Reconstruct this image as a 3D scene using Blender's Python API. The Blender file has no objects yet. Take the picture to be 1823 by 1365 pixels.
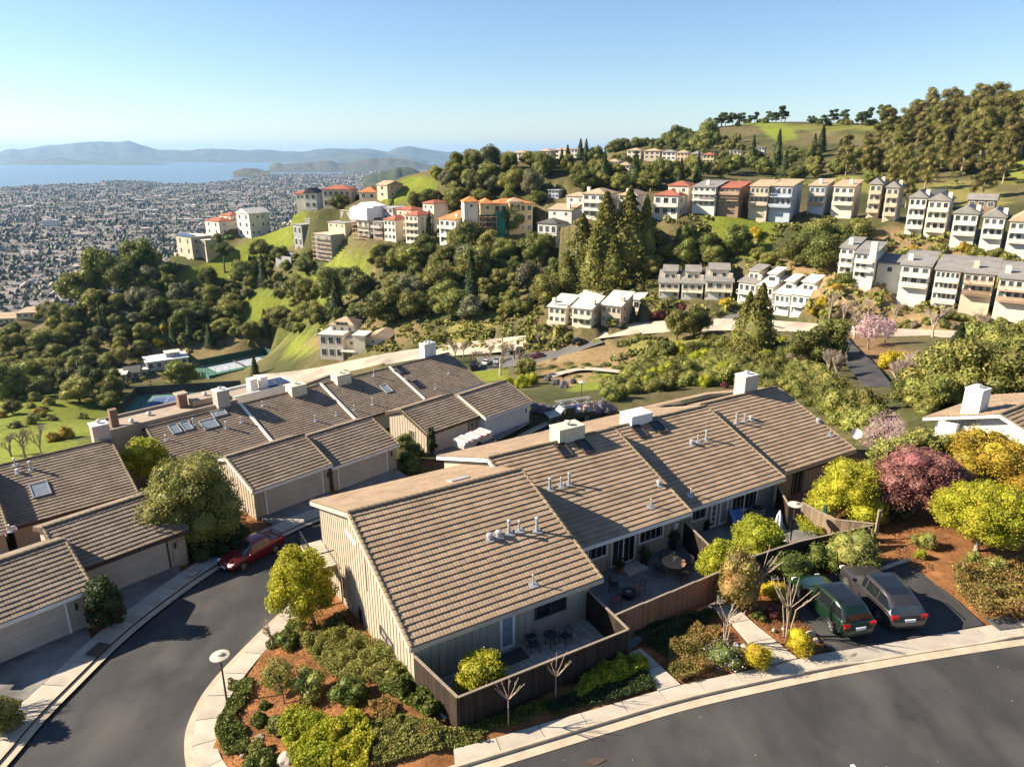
import bpy, math, random
import numpy as np
from mathutils import Vector, Matrix
scene = bpy.context.scene
col = scene.collection
R = math.radians
# ---------------------------------------------------------------- camera, sky, sun, exposure
CAMH = 23.0; PITCH = R(18.1); FPX = 1264.0; U0 = 911.5; V0 = 682.5
cam_d = bpy.data.cameras.new('camera'); cam = bpy.data.objects.new('camera', cam_d); col.objects.link(cam)
cam.location = (0, 0, CAMH); cam.rotation_euler = (math.pi / 2 - PITCH, 0, 0)
cam_d.sensor_width = 36.0; cam_d.lens = 36.0 * FPX / 1823.0
cam_d.clip_start = 0.5; cam_d.clip_end = 90000.0
scene.camera = cam
SUN_EL = 30.5; SUN_AZ = -87.0          # azimuth clockwise from +Y (view direction)
world = bpy.data.worlds.new('World'); scene.world = world; world.use_nodes = True
wn = world.node_tree; bg = wn.nodes['Background']
sky = wn.nodes.new('ShaderNodeTexSky'); sky.sky_type = 'NISHITA'; sky.sun_disc = False
sky.sun_elevation = R(SUN_EL); sky.sun_rotation = R(SUN_AZ)
sky.altitude = 250.0; sky.air_density = 1.0; sky.dust_density = 0.25; sky.ozone_density = 4.0
wn.links.new(sky.outputs[0], bg.inputs[0]); bg.inputs[1].default_value = 0.057
sun_d = bpy.data.lights.new('sun', 'SUN'); sun_d.energy = 4.7; sun_d.angle = R(0.5); sun_d.color = (1.0, 0.87, 0.67)
sun = bpy.data.objects.new('sun', sun_d); col.objects.link(sun)
SDIR = Vector((math.sin(R(SUN_AZ)) * math.cos(R(SUN_EL)), math.cos(R(SUN_AZ)) * math.cos(R(SUN_EL)), math.sin(R(SUN_EL))))
sun.rotation_euler = SDIR.to_track_quat('Z', 'Y').to_euler(); sun.location = (-30, 10, 60)
vs = scene.view_settings; vs.view_transform = 'Standard'; vs.look = 'None'; vs.exposure = 1.58; vs.gamma = 1.0; vs.use_curve_mapping = False
scene.cycles.use_denoising = True
scene.cycles.max_bounces = 6; scene.cycles.diffuse_bounces = 3; scene.cycles.glossy_bounces = 3
scene.cycles.transmission_bounces = 4; scene.cycles.transparent_max_bounces = 6; scene.cycles.volume_bounces = 0
scene.cycles.caustics_reflective = False; scene.cycles.caustics_refractive = False
rnd = random.Random(7); nrg = np.random.default_rng(11)
# ---------------------------------------------------------------- pixel <-> place helpers (photo pixels, 1823 wide)
_c, _s = math.cos(PITCH), math.sin(PITCH)
def ray(u, v):
    a = (u - U0) / FPX; b = (v - V0) / FPX
    return Vector((a, _c - b * _s, -_s - b * _c))
def at(u, v, Z):
    r = ray(u, v); return Vector((0, 0, CAMH)) + r * Z
def atz(u, v, z):
    r = ray(u, v); return Vector((0, 0, CAMH)) + r * ((z - CAMH) / r.z)
def proj_np(X, Y, Zz):
    z = Zz - CAMH; d = Y * _c - z * _s; up = Y * _s + z * _c
    d = np.where(np.abs(d) < 1e-3, 1e-3, d)
    return U0 + FPX * X / d, V0 - FPX * up / d, d
def proj(p):
    z = p[2] - CAMH; d = p[1] * _c - z * _s; up = p[1] * _s + z * _c
    return U0 + FPX * p[0] / d, V0 - FPX * up / d, d
# ---------------------------------------------------------------- materials
MATS = {}
def mat(name, c1, c2=None, scale=3.0, rough=0.8, bump=0.0, metal=0.0, spec=0.3, detail=4.0, bscale=None, rnd_obj=0.0, rnd_isl=0.0, contrast=(0.35, 0.65), trans=0.0, coat=0.0, stretch=None, dirt=None):
    if name in MATS: return MATS[name]
    m = bpy.data.materials.new(name); m.use_nodes = True; nt = m.node_tree; N = nt.nodes; Lk = nt.links
    b = N['Principled BSDF']; b.inputs['Roughness'].default_value = rough; b.inputs['Metallic'].default_value = metal
    b.inputs['Specular IOR Level'].default_value = spec; b.inputs['Coat Weight'].default_value = coat
    c2 = c2 or c1
    tc = N.new('ShaderNodeTexCoord'); src = tc.outputs['Object']
    if stretch:
        mp = N.new('ShaderNodeMapping'); mp.inputs['Scale'].default_value = stretch; Lk.new(src, mp.inputs[0]); src = mp.outputs[0]
    no = N.new('ShaderNodeTexNoise'); no.inputs['Scale'].default_value = scale; no.inputs['Detail'].default_value = detail; no.inputs['Roughness'].default_value = 0.62
    Lk.new(src, no.inputs['Vector'])
    rp = N.new('ShaderNodeValToRGB'); rp.color_ramp.elements[0].position = contrast[0]; rp.color_ramp.elements[1].position = contrast[1]
    rp.color_ramp.elements[0].color = (*c1, 1); rp.color_ramp.elements[1].color = (*c2, 1)
    Lk.new(no.outputs['Fac'], rp.inputs[0]); out = rp.outputs[0]
    if dirt:   # (colour, scale, lo, hi)
        n2 = N.new('ShaderNodeTexNoise'); n2.inputs['Scale'].default_value = dirt[1]; n2.inputs['Detail'].default_value = 6; Lk.new(src, n2.inputs['Vector'])
        mr = N.new('ShaderNodeMapRange'); mr.inputs[1].default_value = dirt[2]; mr.inputs[2].default_value = dirt[3]; Lk.new(n2.outputs['Fac'], mr.inputs[0])
        mx = N.new('ShaderNodeMix'); mx.data_type = 'RGBA'; Lk.new(mr.outputs[0], mx.inputs[0]); Lk.new(out, mx.inputs[6]); mx.inputs[7].default_value = (*dirt[0], 1); out = mx.outputs[2]
    for amt, kind in ((rnd_obj, 0), (rnd_isl, 1)):
        if amt:
            if kind == 0: nd = N.new('ShaderNodeObjectInfo'); o = nd.outputs['Random']
            else: nd = N.new('ShaderNodeNewGeometry'); o = nd.outputs['Random Per Island']
            mr = N.new('ShaderNodeMapRange'); mr.inputs[3].default_value = 1 - amt; mr.inputs[4].default_value = 1 + amt; Lk.new(o, mr.inputs[0])
            hs = N.new('ShaderNodeHueSaturation'); Lk.new(mr.outputs[0], hs.inputs['Value']); Lk.new(out, hs.inputs['Color'])
            mh = N.new('ShaderNodeMapRange'); mh.inputs[3].default_value = 0.5 - 0.045 * amt; mh.inputs[4].default_value = 0.5 + 0.045 * amt
            m7 = N.new('ShaderNodeMath'); m7.operation = 'MULTIPLY'; m7.inputs[1].default_value = 7.31; Lk.new(o, m7.inputs[0])
            m8 = N.new('ShaderNodeMath'); m8.operation = 'FRACT'; Lk.new(m7.outputs[0], m8.inputs[0]); Lk.new(m8.outputs[0], mh.inputs[0]); Lk.new(mh.outputs[0], hs.inputs['Hue'])
            out = hs.outputs[0]
    Lk.new(out, b.inputs['Base Color'])
    if bump:
        n3 = N.new('ShaderNodeTexNoise'); n3.inputs['Scale'].default_value = bscale or scale * 4; n3.inputs['Detail'].default_value = 5; Lk.new(src, n3.inputs['Vector'])
        bp = N.new('ShaderNodeBump'); bp.inputs['Strength'].default_value = bump; bp.inputs['Distance'].default_value = 0.05; Lk.new(n3.outputs['Fac'], bp.inputs['Height']); Lk.new(bp.outputs[0], b.inputs['Normal'])
    if trans:
        tr = N.new('ShaderNodeBsdfTranslucent'); Lk.new(out, tr.inputs[0]); ms = N.new('ShaderNodeMixShader'); ms.inputs[0].default_value = trans
        Lk.new(b.outputs[0], ms.inputs[1]); Lk.new(tr.outputs[0], ms.inputs[2]); Lk.new(ms.outputs[0], N['Material Output'].inputs[0])
    MATS[name] = m; return m
def leafmat(name, c1, c2, rnd_obj=0.0, isl=0.45, trans=0.3):
    return mat(name, c1, c2, scale=0.9, rough=0.55, spec=0.25, rnd_obj=rnd_obj, rnd_isl=isl, trans=trans, contrast=(0.3, 0.7))
# ---------------------------------------------------------------- mesh builder
class MB:
    def __init__(s): s.v = []; s.f = []
    def add(s, vs, fs):
        o = len(s.v); s.v += [tuple(p) for p in vs]; s.f += [tuple(i + o for i in f) for f in fs]; return s
    def box(s, x0, y0, z0, x1, y1, z1, M=None):
        vs = [Vector(p) for p in ((x0, y0, z0), (x1, y0, z0), (x1, y1, z0), (x0, y1, z0), (x0, y0, z1), (x1, y0, z1), (x1, y1, z1), (x0, y1, z1))]
        if M: vs = [M @ p for p in vs]
        return s.add(vs, ((0, 3, 2, 1), (4, 5, 6, 7), (0, 1, 5, 4), (1, 2, 6, 5), (2, 3, 7, 6), (3, 0, 4, 7)))
    def bbox(s, x0, y0, z0, x1, y1, z1, b=0.03, M=None):   # box with chamfered top edges
        vs = [(x0, y0, z0), (x1, y0, z0), (x1, y1, z0), (x0, y1, z0), (x0, y0, z1 - b), (x1, y0, z1 - b), (x1, y1, z1 - b), (x0, y1, z1 - b),
              (x0 + b, y0 + b, z1), (x1 - b, y0 + b, z1), (x1 - b, y1 - b, z1), (x0 + b, y1 - b, z1)]
        vs = [Vector(p) for p in vs]
        if M: vs = [M @ p for p in vs]
        f = [(0, 3, 2, 1), (8, 9, 10, 11)]
        for i in range(4):
            j = (i + 1) % 4; f += [(i, j, 4 + j, 4 + i), (4 + i, 4 + j, 8 + j, 8 + i)]
        return s.add(vs, f)
    def prism(s, pts, d):     # polygon pts (Vectors), extruded by vector d
        n = len(pts); d = Vector(d); a = [Vector(p) for p in pts]; b = [p + d for p in a]
        f = [tuple(range(n))[::-1], tuple(range(n, 2 * n))] + [(i, (i + 1) % n, n + (i + 1) % n, n + i) for i in range(n)]
        return s.add(a + b, f)
    def tube(s, pts, rad, n=8, cap=True):
        pts = [Vector(p) for p in pts]; rad = rad if isinstance(rad, (list, tuple)) else [rad] * len(pts); rings = []
        for i, p in enumerate(pts):
            t = (pts[min(i + 1, len(pts) - 1)] - pts[max(i - 1, 0)]).normalized()
            a = t.cross(Vector((0.31, 0.17, 0.93)) if abs(t.z) < 0.9 else Vector((1, 0, 0))).normalized(); b = t.cross(a)
            rings.append([p + (a * math.cos(2 * math.pi * k / n) + b * math.sin(2 * math.pi * k / n)) * rad[i] for k in range(n)])
        vs = [q for r_ in rings for q in r_]; f = []
        for i in range(len(pts) - 1):
            for k in range(n): f.append((i * n + k, i * n + (k + 1) % n, (i + 1) * n + (k + 1) % n, (i + 1) * n + k))
        if cap: f += [tuple(range(n))[::-1], tuple((len(pts) - 1) * n + k for k in range(n))]
        return s.add(vs, f)
    def lathe(s, prof, n=16, c=(0, 0, 0), axis='Z'):   # prof: (r, h)
        c = Vector(c); vs = []
        for r_, h in prof:
            for k in range(n):
                a = 2 * math.pi * k / n; x, y = r_ * math.cos(a), r_ * math.sin(a)
                vs.append(c + (Vector((x, y, h)) if axis == 'Z' else Vector((x, h, y))))
        f = []
        for i in range(len(prof) - 1):
            for k in range(n): f.append((i * n + k, i * n + (k + 1) % n, (i + 1) * n + (k + 1) % n, (i + 1) * n + k))
        f += [tuple(range(n))[::-1], tuple((len(prof) - 1) * n + k for k in range(n))]
        return s.add(vs, f)
    def build(s, name, m, parent=None, smooth=False, loc=None):
        return mk(name, s.v, s.f, m, parent, smooth, loc)
def mk(name, v, f, m, parent=None, smooth=False, loc=None):
    me = bpy.data.meshes.new(name)
    if isinstance(v, np.ndarray):
        f = np.asarray(f, dtype=np.int32); k = f.shape[1]
        me.vertices.add(len(v)); me.vertices.foreach_set('co', v.astype(np.float32).ravel())
        me.loops.add(f.size); me.loops.foreach_set('vertex_index', f.ravel())
        me.polygons.add(len(f)); me.polygons.foreach_set('loop_start', np.arange(0, f.size, k, dtype=np.int32)); me.update(calc_edges=True); me.shade_flat()
    else:
        me.from_pydata(v, [], f)
    if smooth: me.polygons.foreach_set('use_smooth', [True] * len(me.polygons))
    if isinstance(m, str): m = MATS[m]
    if m: me.materials.append(m)
    o = bpy.data.objects.new(name, me); col.objects.link(o)
    if parent: o.parent = parent
    if loc is not None: o.location = loc
    return o
def ob(name, me, parent=None, loc=None):
    o = bpy.data.objects.new(name, me); col.objects.link(o)
    if parent: o.parent = parent
    if loc is not None: o.location = loc
    return o
def tag(o, label=None, cat=None, group=None, kind=None):
    if label: o['label'] = label
    if cat: o['category'] = cat
    if group: o['group'] = group
    if kind: o['kind'] = kind
    return o
def thing(name, label, cat, loc=(0, 0, 0), rz=0.0, group=None, sc=None):
    o = bpy.data.objects.new(name, None); o.empty_display_size = 0.3; col.objects.link(o); o.location = loc; o.rotation_euler = (0, 0, rz)
    if sc: o.scale = sc if isinstance(sc, tuple) else (sc, sc, sc)
    return tag(o, label, cat, group)
def dup(root, loc, rz, label, group=None, sc=None):
    r_ = root.copy(); col.objects.link(r_); r_.location = loc; r_.rotation_euler = (0, 0, rz); r_['label'] = label
    if group: r_['group'] = group
    if sc: r_.scale = sc if isinstance(sc, tuple) else (sc, sc, sc)
    for ch in root.children:
        c = ch.copy(); col.objects.link(c); c.parent = r_
        for g in ch.children:
            d = g.copy(); col.objects.link(d); d.parent = c
    return r_
def struct(o): o['kind'] = 'structure'; return o
# ---------------------------------------------------------------- shared materials
mat('asphalt', (0.034, 0.033, 0.035), (0.056, 0.054, 0.056), scale=0.5, rough=0.85, bump=0.12, bscale=60, spec=0.2, detail=9.0, stretch=(1.0, 0.55, 1.0), dirt=((0.078, 0.073, 0.069), 0.35, 0.48, 0.70))
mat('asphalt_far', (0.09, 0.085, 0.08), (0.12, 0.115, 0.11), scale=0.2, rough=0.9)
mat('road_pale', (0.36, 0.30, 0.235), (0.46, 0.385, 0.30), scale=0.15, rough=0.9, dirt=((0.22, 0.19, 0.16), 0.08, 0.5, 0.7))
mat('concrete', (0.36, 0.315, 0.26), (0.47, 0.415, 0.345), scale=0.8, rough=0.88, bump=0.1, bscale=30, rnd_obj=0.10, dirt=((0.25, 0.215, 0.18), 0.5, 0.5, 0.75))
mat('concrete_drive', (0.17, 0.16, 0.15), (0.27, 0.25, 0.23), scale=0.6, rough=0.85, bump=0.1, bscale=30, dirt=((0.085, 0.08, 0.08), 0.45, 0.45, 0.7))
mat('joint', (0.17, 0.15, 0.125), rough=0.95)
mat('kerb', (0.38, 0.31, 0.23), (0.48, 0.40, 0.30), scale=1.2, rough=0.9, bump=0.1, bscale=25)
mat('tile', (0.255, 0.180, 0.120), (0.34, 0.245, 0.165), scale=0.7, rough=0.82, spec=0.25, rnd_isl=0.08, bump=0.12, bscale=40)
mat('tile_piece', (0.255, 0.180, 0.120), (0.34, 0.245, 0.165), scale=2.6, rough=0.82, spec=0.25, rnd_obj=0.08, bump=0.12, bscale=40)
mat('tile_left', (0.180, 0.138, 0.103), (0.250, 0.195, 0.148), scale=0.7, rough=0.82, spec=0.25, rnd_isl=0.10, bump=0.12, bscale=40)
mat('tile_trim', (0.165, 0.125, 0.08), (0.24, 0.185, 0.12), scale=2.5, rough=0.85, rnd_isl=0.2)
mat('roof_pan', (0.27, 0.22, 0.175), (0.33, 0.27, 0.215), scale=1.2, rough=0.85)
mat('siding', (0.33, 0.28, 0.215), (0.40, 0.34, 0.265), scale=1.4, rough=0.8, bump=0.1, bscale=20, stretch=(6, 6, 0.5), dirt=((0.31, 0.26, 0.2), 0.6, 0.55, 0.75))
mat('siding_grey', (0.245, 0.235, 0.225), (0.30, 0.29, 0.28), scale=1.4, rough=0.8, bump=0.1, bscale=20, stretch=(6, 6, 0.5))
mat('siding_white', (0.66, 0.64, 0.60), (0.75, 0.73, 0.69), scale=1.2, rough=0.75)
mat('trim_white', (0.66, 0.63, 0.58), (0.76, 0.73, 0.68), scale=2, rough=0.6)
mat('trim_tan', (0.40, 0.345, 0.275), (0.46, 0.40, 0.32), scale=2, rough=0.7)
mat('trim_brown', (0.055, 0.035, 0.028), (0.075, 0.05, 0.04), scale=2, rough=0.6)
mat('garage_door', (0.40, 0.35, 0.295), (0.46, 0.41, 0.35), scale=1.0, rough=0.6)
mat('garage_door_white', (0.58, 0.56, 0.54), (0.64, 0.62, 0.60), scale=1.0, rough=0.6)
mat('chimney_wood', (0.42, 0.38, 0.32), (0.50, 0.46, 0.39), scale=1.5, rough=0.75, stretch=(5, 5, 0.6))
mat('chimney_cream', (0.55, 0.49, 0.36), (0.64, 0.57, 0.43), scale=1.5, rough=0.75)
mat('metal_grey', (0.42, 0.42, 0.42), (0.52, 0.52, 0.52), scale=3, rough=0.45, metal=0.5)
mat('metal_dark', (0.035, 0.035, 0.038), rough=0.5, metal=0.3)
mat('lamp_metal', (0.05, 0.04, 0.035), rough=0.5)
mat('lamp_shade', (0.46, 0.40, 0.33), (0.52, 0.46, 0.38), rough=0.45)
mat('glass', (0.012, 0.015, 0.018), rough=0.06, spec=0.8)
mat('glass_sky', (0.20, 0.23, 0.26), (0.26, 0.29, 0.32), rough=0.10, spec=0.9)
mat('glass_far', (0.035, 0.042, 0.05), (0.07, 0.08, 0.09), scale=0.5, rough=0.15, spec=0.7, rnd_obj=0.6)
mat('fence_dark', (0.020, 0.013, 0.010), (0.048, 0.031, 0.022), scale=1.6, rough=0.85, rnd_obj=0.35, stretch=(8, 8, 0.7), bump=0.2, bscale=14)
mat('fence_brown', (0.17, 0.078, 0.045), (0.27, 0.135, 0.08), scale=1.6, rough=0.85, rnd_obj=0.25, stretch=(8, 8, 0.7), bump=0.2, bscale=14)
mat('fence_weathered', (0.13, 0.095, 0.065), (0.22, 0.165, 0.115), scale=1.6, rough=0.85, rnd_obj=0.3, stretch=(8, 8, 0.7), bump=0.2, bscale=14)
mat('fence_cap', (0.21, 0.165, 0.125), (0.28, 0.225, 0.17), scale=2, rough=0.85)
mat('patio', (0.12, 0.125, 0.125), (0.18, 0.18, 0.175), scale=1.5, rough=0.85, bump=0.08)
mat('paver', (0.32, 0.29, 0.25), (0.40, 0.365, 0.32), scale=2.5, rough=0.8, rnd_isl=0.15)
mat('rock', (0.30, 0.25, 0.20), (0.44, 0.38, 0.32), scale=3, rough=0.9, bump=0.4, bscale=9)
mat('bark', (0.20, 0.155, 0.115), (0.30, 0.24, 0.18), scale=4, rough=0.9, bump=0.4, bscale=14)
mat('bark_pale', (0.25, 0.19, 0.14), (0.36, 0.28, 0.21), scale=4, rough=0.85, bump=0.2, bscale=14)
mat('bark_dark', (0.07, 0.055, 0.042), (0.12, 0.095, 0.075), scale=2, rough=0.9)
mat('twig', (0.30, 0.24, 0.19), (0.42, 0.34, 0.27), scale=4, rough=0.9)
mat('solar', (0.008, 0.012, 0.028), (0.012, 0.018, 0.04), scale=2, rough=0.12, spec=0.7)
mat('tree_teak', (0.30, 0.175, 0.10), (0.38, 0.23, 0.14), rough=0.6)
leafmat('leaf_yellow', (0.285, 0.295, 0.022), (0.455, 0.42, 0.04), trans=0.42)
leafmat('leaf_lime', (0.25, 0.285, 0.024), (0.42, 0.42, 0.038), trans=0.42)
leafmat('leaf_green', (0.075, 0.10, 0.018), (0.155, 0.175, 0.034))
leafmat('leaf_dark', (0.03, 0.05, 0.018), (0.068, 0.092, 0.028))
leafmat('leaf_cover', (0.155, 0.170, 0.036), (0.30, 0.28, 0.075))
leafmat('leaf_autumn', (0.15, 0.16, 0.035), (0.33, 0.19, 0.065), isl=0.55)
leafmat('leaf_red', (0.17, 0.06, 0.055), (0.32, 0.15, 0.13))
leafmat('leaf_wine', (0.085, 0.02, 0.022), (0.16, 0.04, 0.04))
leafmat('leaf_gold', (0.36, 0.27, 0.012), (0.52, 0.42, 0.03))
leafmat('leaf_orange', (0.27, 0.18, 0.018), (0.40, 0.30, 0.035))
leafmat('leaf_pink', (0.52, 0.32, 0.34), (0.70, 0.50, 0.52))
leafmat('leaf_flower', (0.55, 0.46, 0.58), (0.75, 0.70, 0.76))
leafmat('leaf_lavender', (0.15, 0.14, 0.16), (0.28, 0.25, 0.34))
leafmat('leaf_oak', (0.078, 0.096, 0.024), (0.20, 0.205, 0.046), rnd_obj=0.38)
leafmat('leaf_olive', (0.135, 0.150, 0.034), (0.275, 0.262, 0.066), rnd_obj=0.30)
leafmat('leaf_sage', (0.115, 0.125, 0.06), (0.22, 0.215, 0.115), rnd_obj=0.25)
leafmat('leaf_conifer', (0.039, 0.060, 0.021), (0.092, 0.117, 0.033), rnd_obj=0.3)
leafmat('leaf_redwood', (0.105, 0.115, 0.022), (0.215, 0.195, 0.040), rnd_obj=0.2)
leafmat('leaf_euc', (0.115, 0.112, 0.032), (0.225, 0.195, 0.058), rnd_obj=0.25)
leafmat('leaf_grey', (0.15, 0.125, 0.085), (0.25, 0.20, 0.14), rnd_obj=0.3)
leafmat('leaf_city', (0.04, 0.05, 0.028), (0.10, 0.105, 0.05), isl=0.6)
# ================================================================ local frames
def frame(O, deg):
    a = R(deg); e1 = Vector((math.cos(a), math.sin(a), 0)); e2 = Vector((-math.sin(a), math.cos(a), 0)); O = Vector(O)
    return lambda x, y, z=0.0: Vector((O.x, O.y, 0)) + e1 * x + e2 * y + Vector((0, 0, z))
TH1 = 30.5; O1 = (-4.394, 25.548, 0); L1 = frame(O1, TH1)        # near terrace
TH2 = 46.0; O2 = (-19.43, 48.01, 0); L2 = frame(O2, TH2)         # garages on the left
# ================================================================ terrain control points
CP = []
def cp(u, v, Z): CP.append(tuple(at(u, v, Z)))
def cz(u, v, z): CP.append(tuple(atz(u, v, z)))
def cw(x, y, z): CP.append((x, y, z))
GUT = [(700, 1425, -.12), (800, 1392, -.12), (880, 1367, -.12), (1093, 1301, -.12), (1226, 1260.6, -.12), (1364, 1229, -.12), (1542, 1192, -.12), (1823, 1147, -.12), (2050, 1117, -.12)]
WIN = [(640, 1382, 0), (760, 1345, 0), (882, 1313, 0), (977, 1284, 0), (1090, 1253, 0), (1171, 1228, 0), (1214, 1218, 0), (1311, 1197.5, 0), (1419, 1173, 0), (1480, 1159, 0), (1586, 1144, 0), (1754, 1113, 0), (1823, 1103, 0), (2050, 1075, 0)]
LWO = [(640, 1470, -.7), (520, 1480, -1.2), (420, 1450, -1.7), (355, 1405, -2.1), (329, 1365, -2.3), (327, 1315, -2.4), (334, 1285, -2.5), (361, 1230, -2.7), (409, 1176, -2.85), (495, 1091, -3.15), (560, 1040, -3.4)]
LWI = [(640, 1410, -.5), (560, 1425, -1.0), (480, 1410, -1.5), (430, 1385, -1.85), (404, 1365, -2.1), (388, 1339, -2.25), (384, 1302, -2.4), (392, 1268, -2.5), (426, 1213, -2.7), (467, 1162, -2.85), (523, 1101, -3.1), (575, 1056, -3.3)]
GKE = [(-60, 1440, -2.6), (20, 1356, -2.75), (82, 1278, -2.85), (133, 1227, -2.95), (214, 1145, -3.15), (296, 1077, -3.3), (400, 1003, -3.5), (500, 957, -3.62), (586, 917, -3.75)]
P3 = lambda L: [atz(*p) for p in L]
GUTw, WINw, LWOw, LWIw, GKEw = P3(GUT), P3(WIN), P3(LWO), P3(LWI), P3(GKE)
LWOw += [L1(6, 18.6, -3.75), L1(12, 20.2, -4.1), L1(21, 22, -4.7), L1(30, 24, -5.2), L1(34, 27, -5.4)]
GKEw += [L1(9.5, 24.6, -4.15), L1(15, 27, -4.5), L1(21, 30.4, -4.9), L1(27, 34.5, -5.3), L1(33, 37, -5.5)]
for p in GUTw + WINw[1:] + LWIw + LWOw + GKEw: CP.append((p.x, p.y, p.z - 0.02))
for a in [(5, 5, .05), (11, -2, .0), (.4, 1.2, .05), (.4, 4.2, -.8), (.4, 7.6, -1.4), (.4, 12, -2.1), (.4, 15, -2.6), (-2, 3, -.9), (-3, 8, -2.0), (5, 18, -3.6), (15, 19.5, -4.0), (25, 21, -4.6), (35, 23, -5), (45, 22, -4.5),
          (42, 6, -1.3), (34, 3, -1.2), (24, 2, -.9), (13, 2.5, -.6), (18, 1, -.4), (27, -1, -.2), (46, 4, -.9), (47, 12, -3), (33, -2, -.1), (40, 0, -.2)]:
    CP.append(tuple(L1(*a)))
for a in [(3, 1, -3.7), (10, 1, -3.7), (5, 8, -4.2), (22, 3, -5.4), (30, 3, -5.7), (-9, -3, -3.4), (-16, -6, -3.1), (-9, 5, -4.6), (-18, 3, -4.4), (-22, -12, -2.9), (-8, 14, -7.3), (-20, 12, -7.3), (-8, 28, -11), (-26, 26, -11), (0, 12, -6)]:
    CP.append(tuple(L2(*a)))
for a in [(-20, 75, -8.6), (-4, 88, -8.7), (-35, 70, -10), (-12, 100, -12), (-34, 90, -14), (6, 92, -9), (12, 84, -6.4), (4, 84, -6.3), (33, 47, .8), (38, 60, .4), (28, 66, -4.5), (20, 78, -6), (30, 40, .4), (42, 30, .8), (45, 45, 1.5), (26, 33, .2),
          (-30, -40, -2), (30, -40, 2), (0, -70, 0), (70, 0, 3), (-70, 0, -8), (80, 40, 6), (-40, 20, -3.5), (-50, 40, -7), (60, 65, 3), (20, 10, .3), (-75, 60, -20), (-60, 75, -19), (-45, 100, -24), (5, 5, -.1),
          (-250, 520, -115), (-160, 560, -95), (-100, 430, -30), (-110, 540, -85), (-60, 700, -150), (0, 620, -60), (40, 800, -100), (150, 1150, -80), (-350, 400, -120), (-500, 300, -140), (-400, 100, -95), (-200, 60, -62), (-180, 150, -62), (-700, 500, -190), (-700, -80, -140), (-500, 900, -200), (-200, 1000, -200), (0, 1300, -200),
          (400, 1150, 30), (700, 900, 100), (1000, 500, 130), (600, 300, 70), (330, 160, 28), (220, 60, 12), (130, 0, 6), (1000, 1400, 60), (500, 1400, -60), (1000, -80, 60), (300, -80, 10)]:
    cw(*a)
for a in [(30, 800, 170), (30, 740, 215), (100, 700, 250), (205, 745, 240), (325, 722, 250), (440, 720, 252), (420, 645, 336), (360, 660, 325), (480, 640, 336), (310, 640, 340), (60, 600, 350), (0, 680, 300), (100, 560, 380), (850, 305, 400), (960, 305, 420), (1050, 325, 380), (1000, 370, 300), (1100, 380, 280), (1230, 390, 255), (1340, 392, 250), (1480, 390, 245), (1600, 400, 235), (1330, 420, 245), (1200, 460, 245), (1100, 520, 240), (1300, 470, 230), (1450, 470, 210), (1500, 500, 195), (1650, 460, 205),
          (1800, 460, 200), (1800, 570, 160), (1650, 570, 165), (1560, 560, 175), (1300, 545, 205), (1180, 535, 215), (1050, 582, 222), (1250, 575, 200), (1600, 590, 155), (1740, 600, 148), (1000, 605, 212), (850, 615, 222), (700, 635, 235), (560, 665, 235), (625, 632, 258), (866, 645, 222), (940, 640, 205),
          (1060, 640, 185), (1000, 670, 165), (1100, 690, 150), (1200, 660, 112), (1450, 680, 100), (1540, 650, 115), (1500, 610, 135), (1570, 690, 92), (1650, 640, 110), (1800, 650, 95), (1600, 345, 300), (1750, 360, 270), (1810, 300, 330), (1823, 200, 480), (1700, 262, 430), (1550, 300, 380), (1450, 292, 480),
          (1300, 275, 520), (1150, 290, 480), (1280, 310, 430), (1400, 330, 330), (1100, 300, 520), (1000, 280, 560), (1060, 268, 700), (1200, 240, 800), (1380, 218, 850), (1500, 225, 900), (1330, 250, 650), (1200, 268, 620), (1600, 232, 800), (1823, 150, 700), (1700, 215, 700)]:
    cp(*a)
def Zs(u, v): return float(np.interp(u, [100, 200, 420, 520, 600, 680, 760, 900, 1000], [350, 345, 350, 322, 285, 262, 252, 238, 226])) + .30 * (600 - v)
for u in range(180, 1001, 41):
    vr = np.interp(u, [180, 200, 260, 340, 420, 500, 560, 640, 740, 850, 960, 1001], [545, 525, 500, 460, 430, 405, 374, 356, 322, 306, 302, 300])
    for v in list(range(int(vr), 590, 42)) + ([598] if u < 560 else []): cp(u, v, Zs(u, v))
CPa = np.array(CP); n_ = len(CPa)
_d = np.sqrt(((CPa[:, None, :2] - CPa[None, :, :2]) ** 2).sum(-1) + 4.0)
_A = np.zeros((n_ + 3, n_ + 3)); _A[:n_, :n_] = -_d + 0.0; _A[:n_, :n_] -= np.eye(n_) * -1.2
_A[:n_, n_] = 1; _A[:n_, n_ + 1:] = CPa[:, :2]; _A[n_:, :n_] = _A[:n_, n_:].T
_w = np.linalg.solve(_A, np.concatenate([CPa[:, 2], [0, 0, 0]]))
def terr(x, y):
    x = np.asarray(x, float).ravel(); y = np.asarray(y, float).ravel(); o = np.empty(len(x))
    for i in range(0, len(x), 20000):
        d = np.sqrt((x[i:i + 20000, None] - CPa[None, :, 0]) ** 2 + (y[i:i + 20000, None] - CPa[None, :, 1]) ** 2 + 4.0)
        o[i:i + 20000] = -d @ _w[:n_] + _w[n_] + _w[n_ + 1] * x[i:i + 20000] + _w[n_ + 2] * y[i:i + 20000]
    return o
def lines(segs):
    out = []
    for a, b, st in segs: out += list(np.arange(a, b, st))
    out.append(segs[-1][1]); return np.array(out)
GX = lines([(-720, -260, 16), (-260, -60, 5), (-60, 50, 0.9), (50, 260, 4), (260, 1000, 14)])
GY = lines([(-80, 0, 8), (0, 90, 0.9), (90, 130, 2), (130, 420, 4), (420, 900, 9), (900, 1400, 25)])
MX, MY = np.meshgrid(GX, GY)
MZ = terr(MX, MY).reshape(MX.shape)
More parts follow.
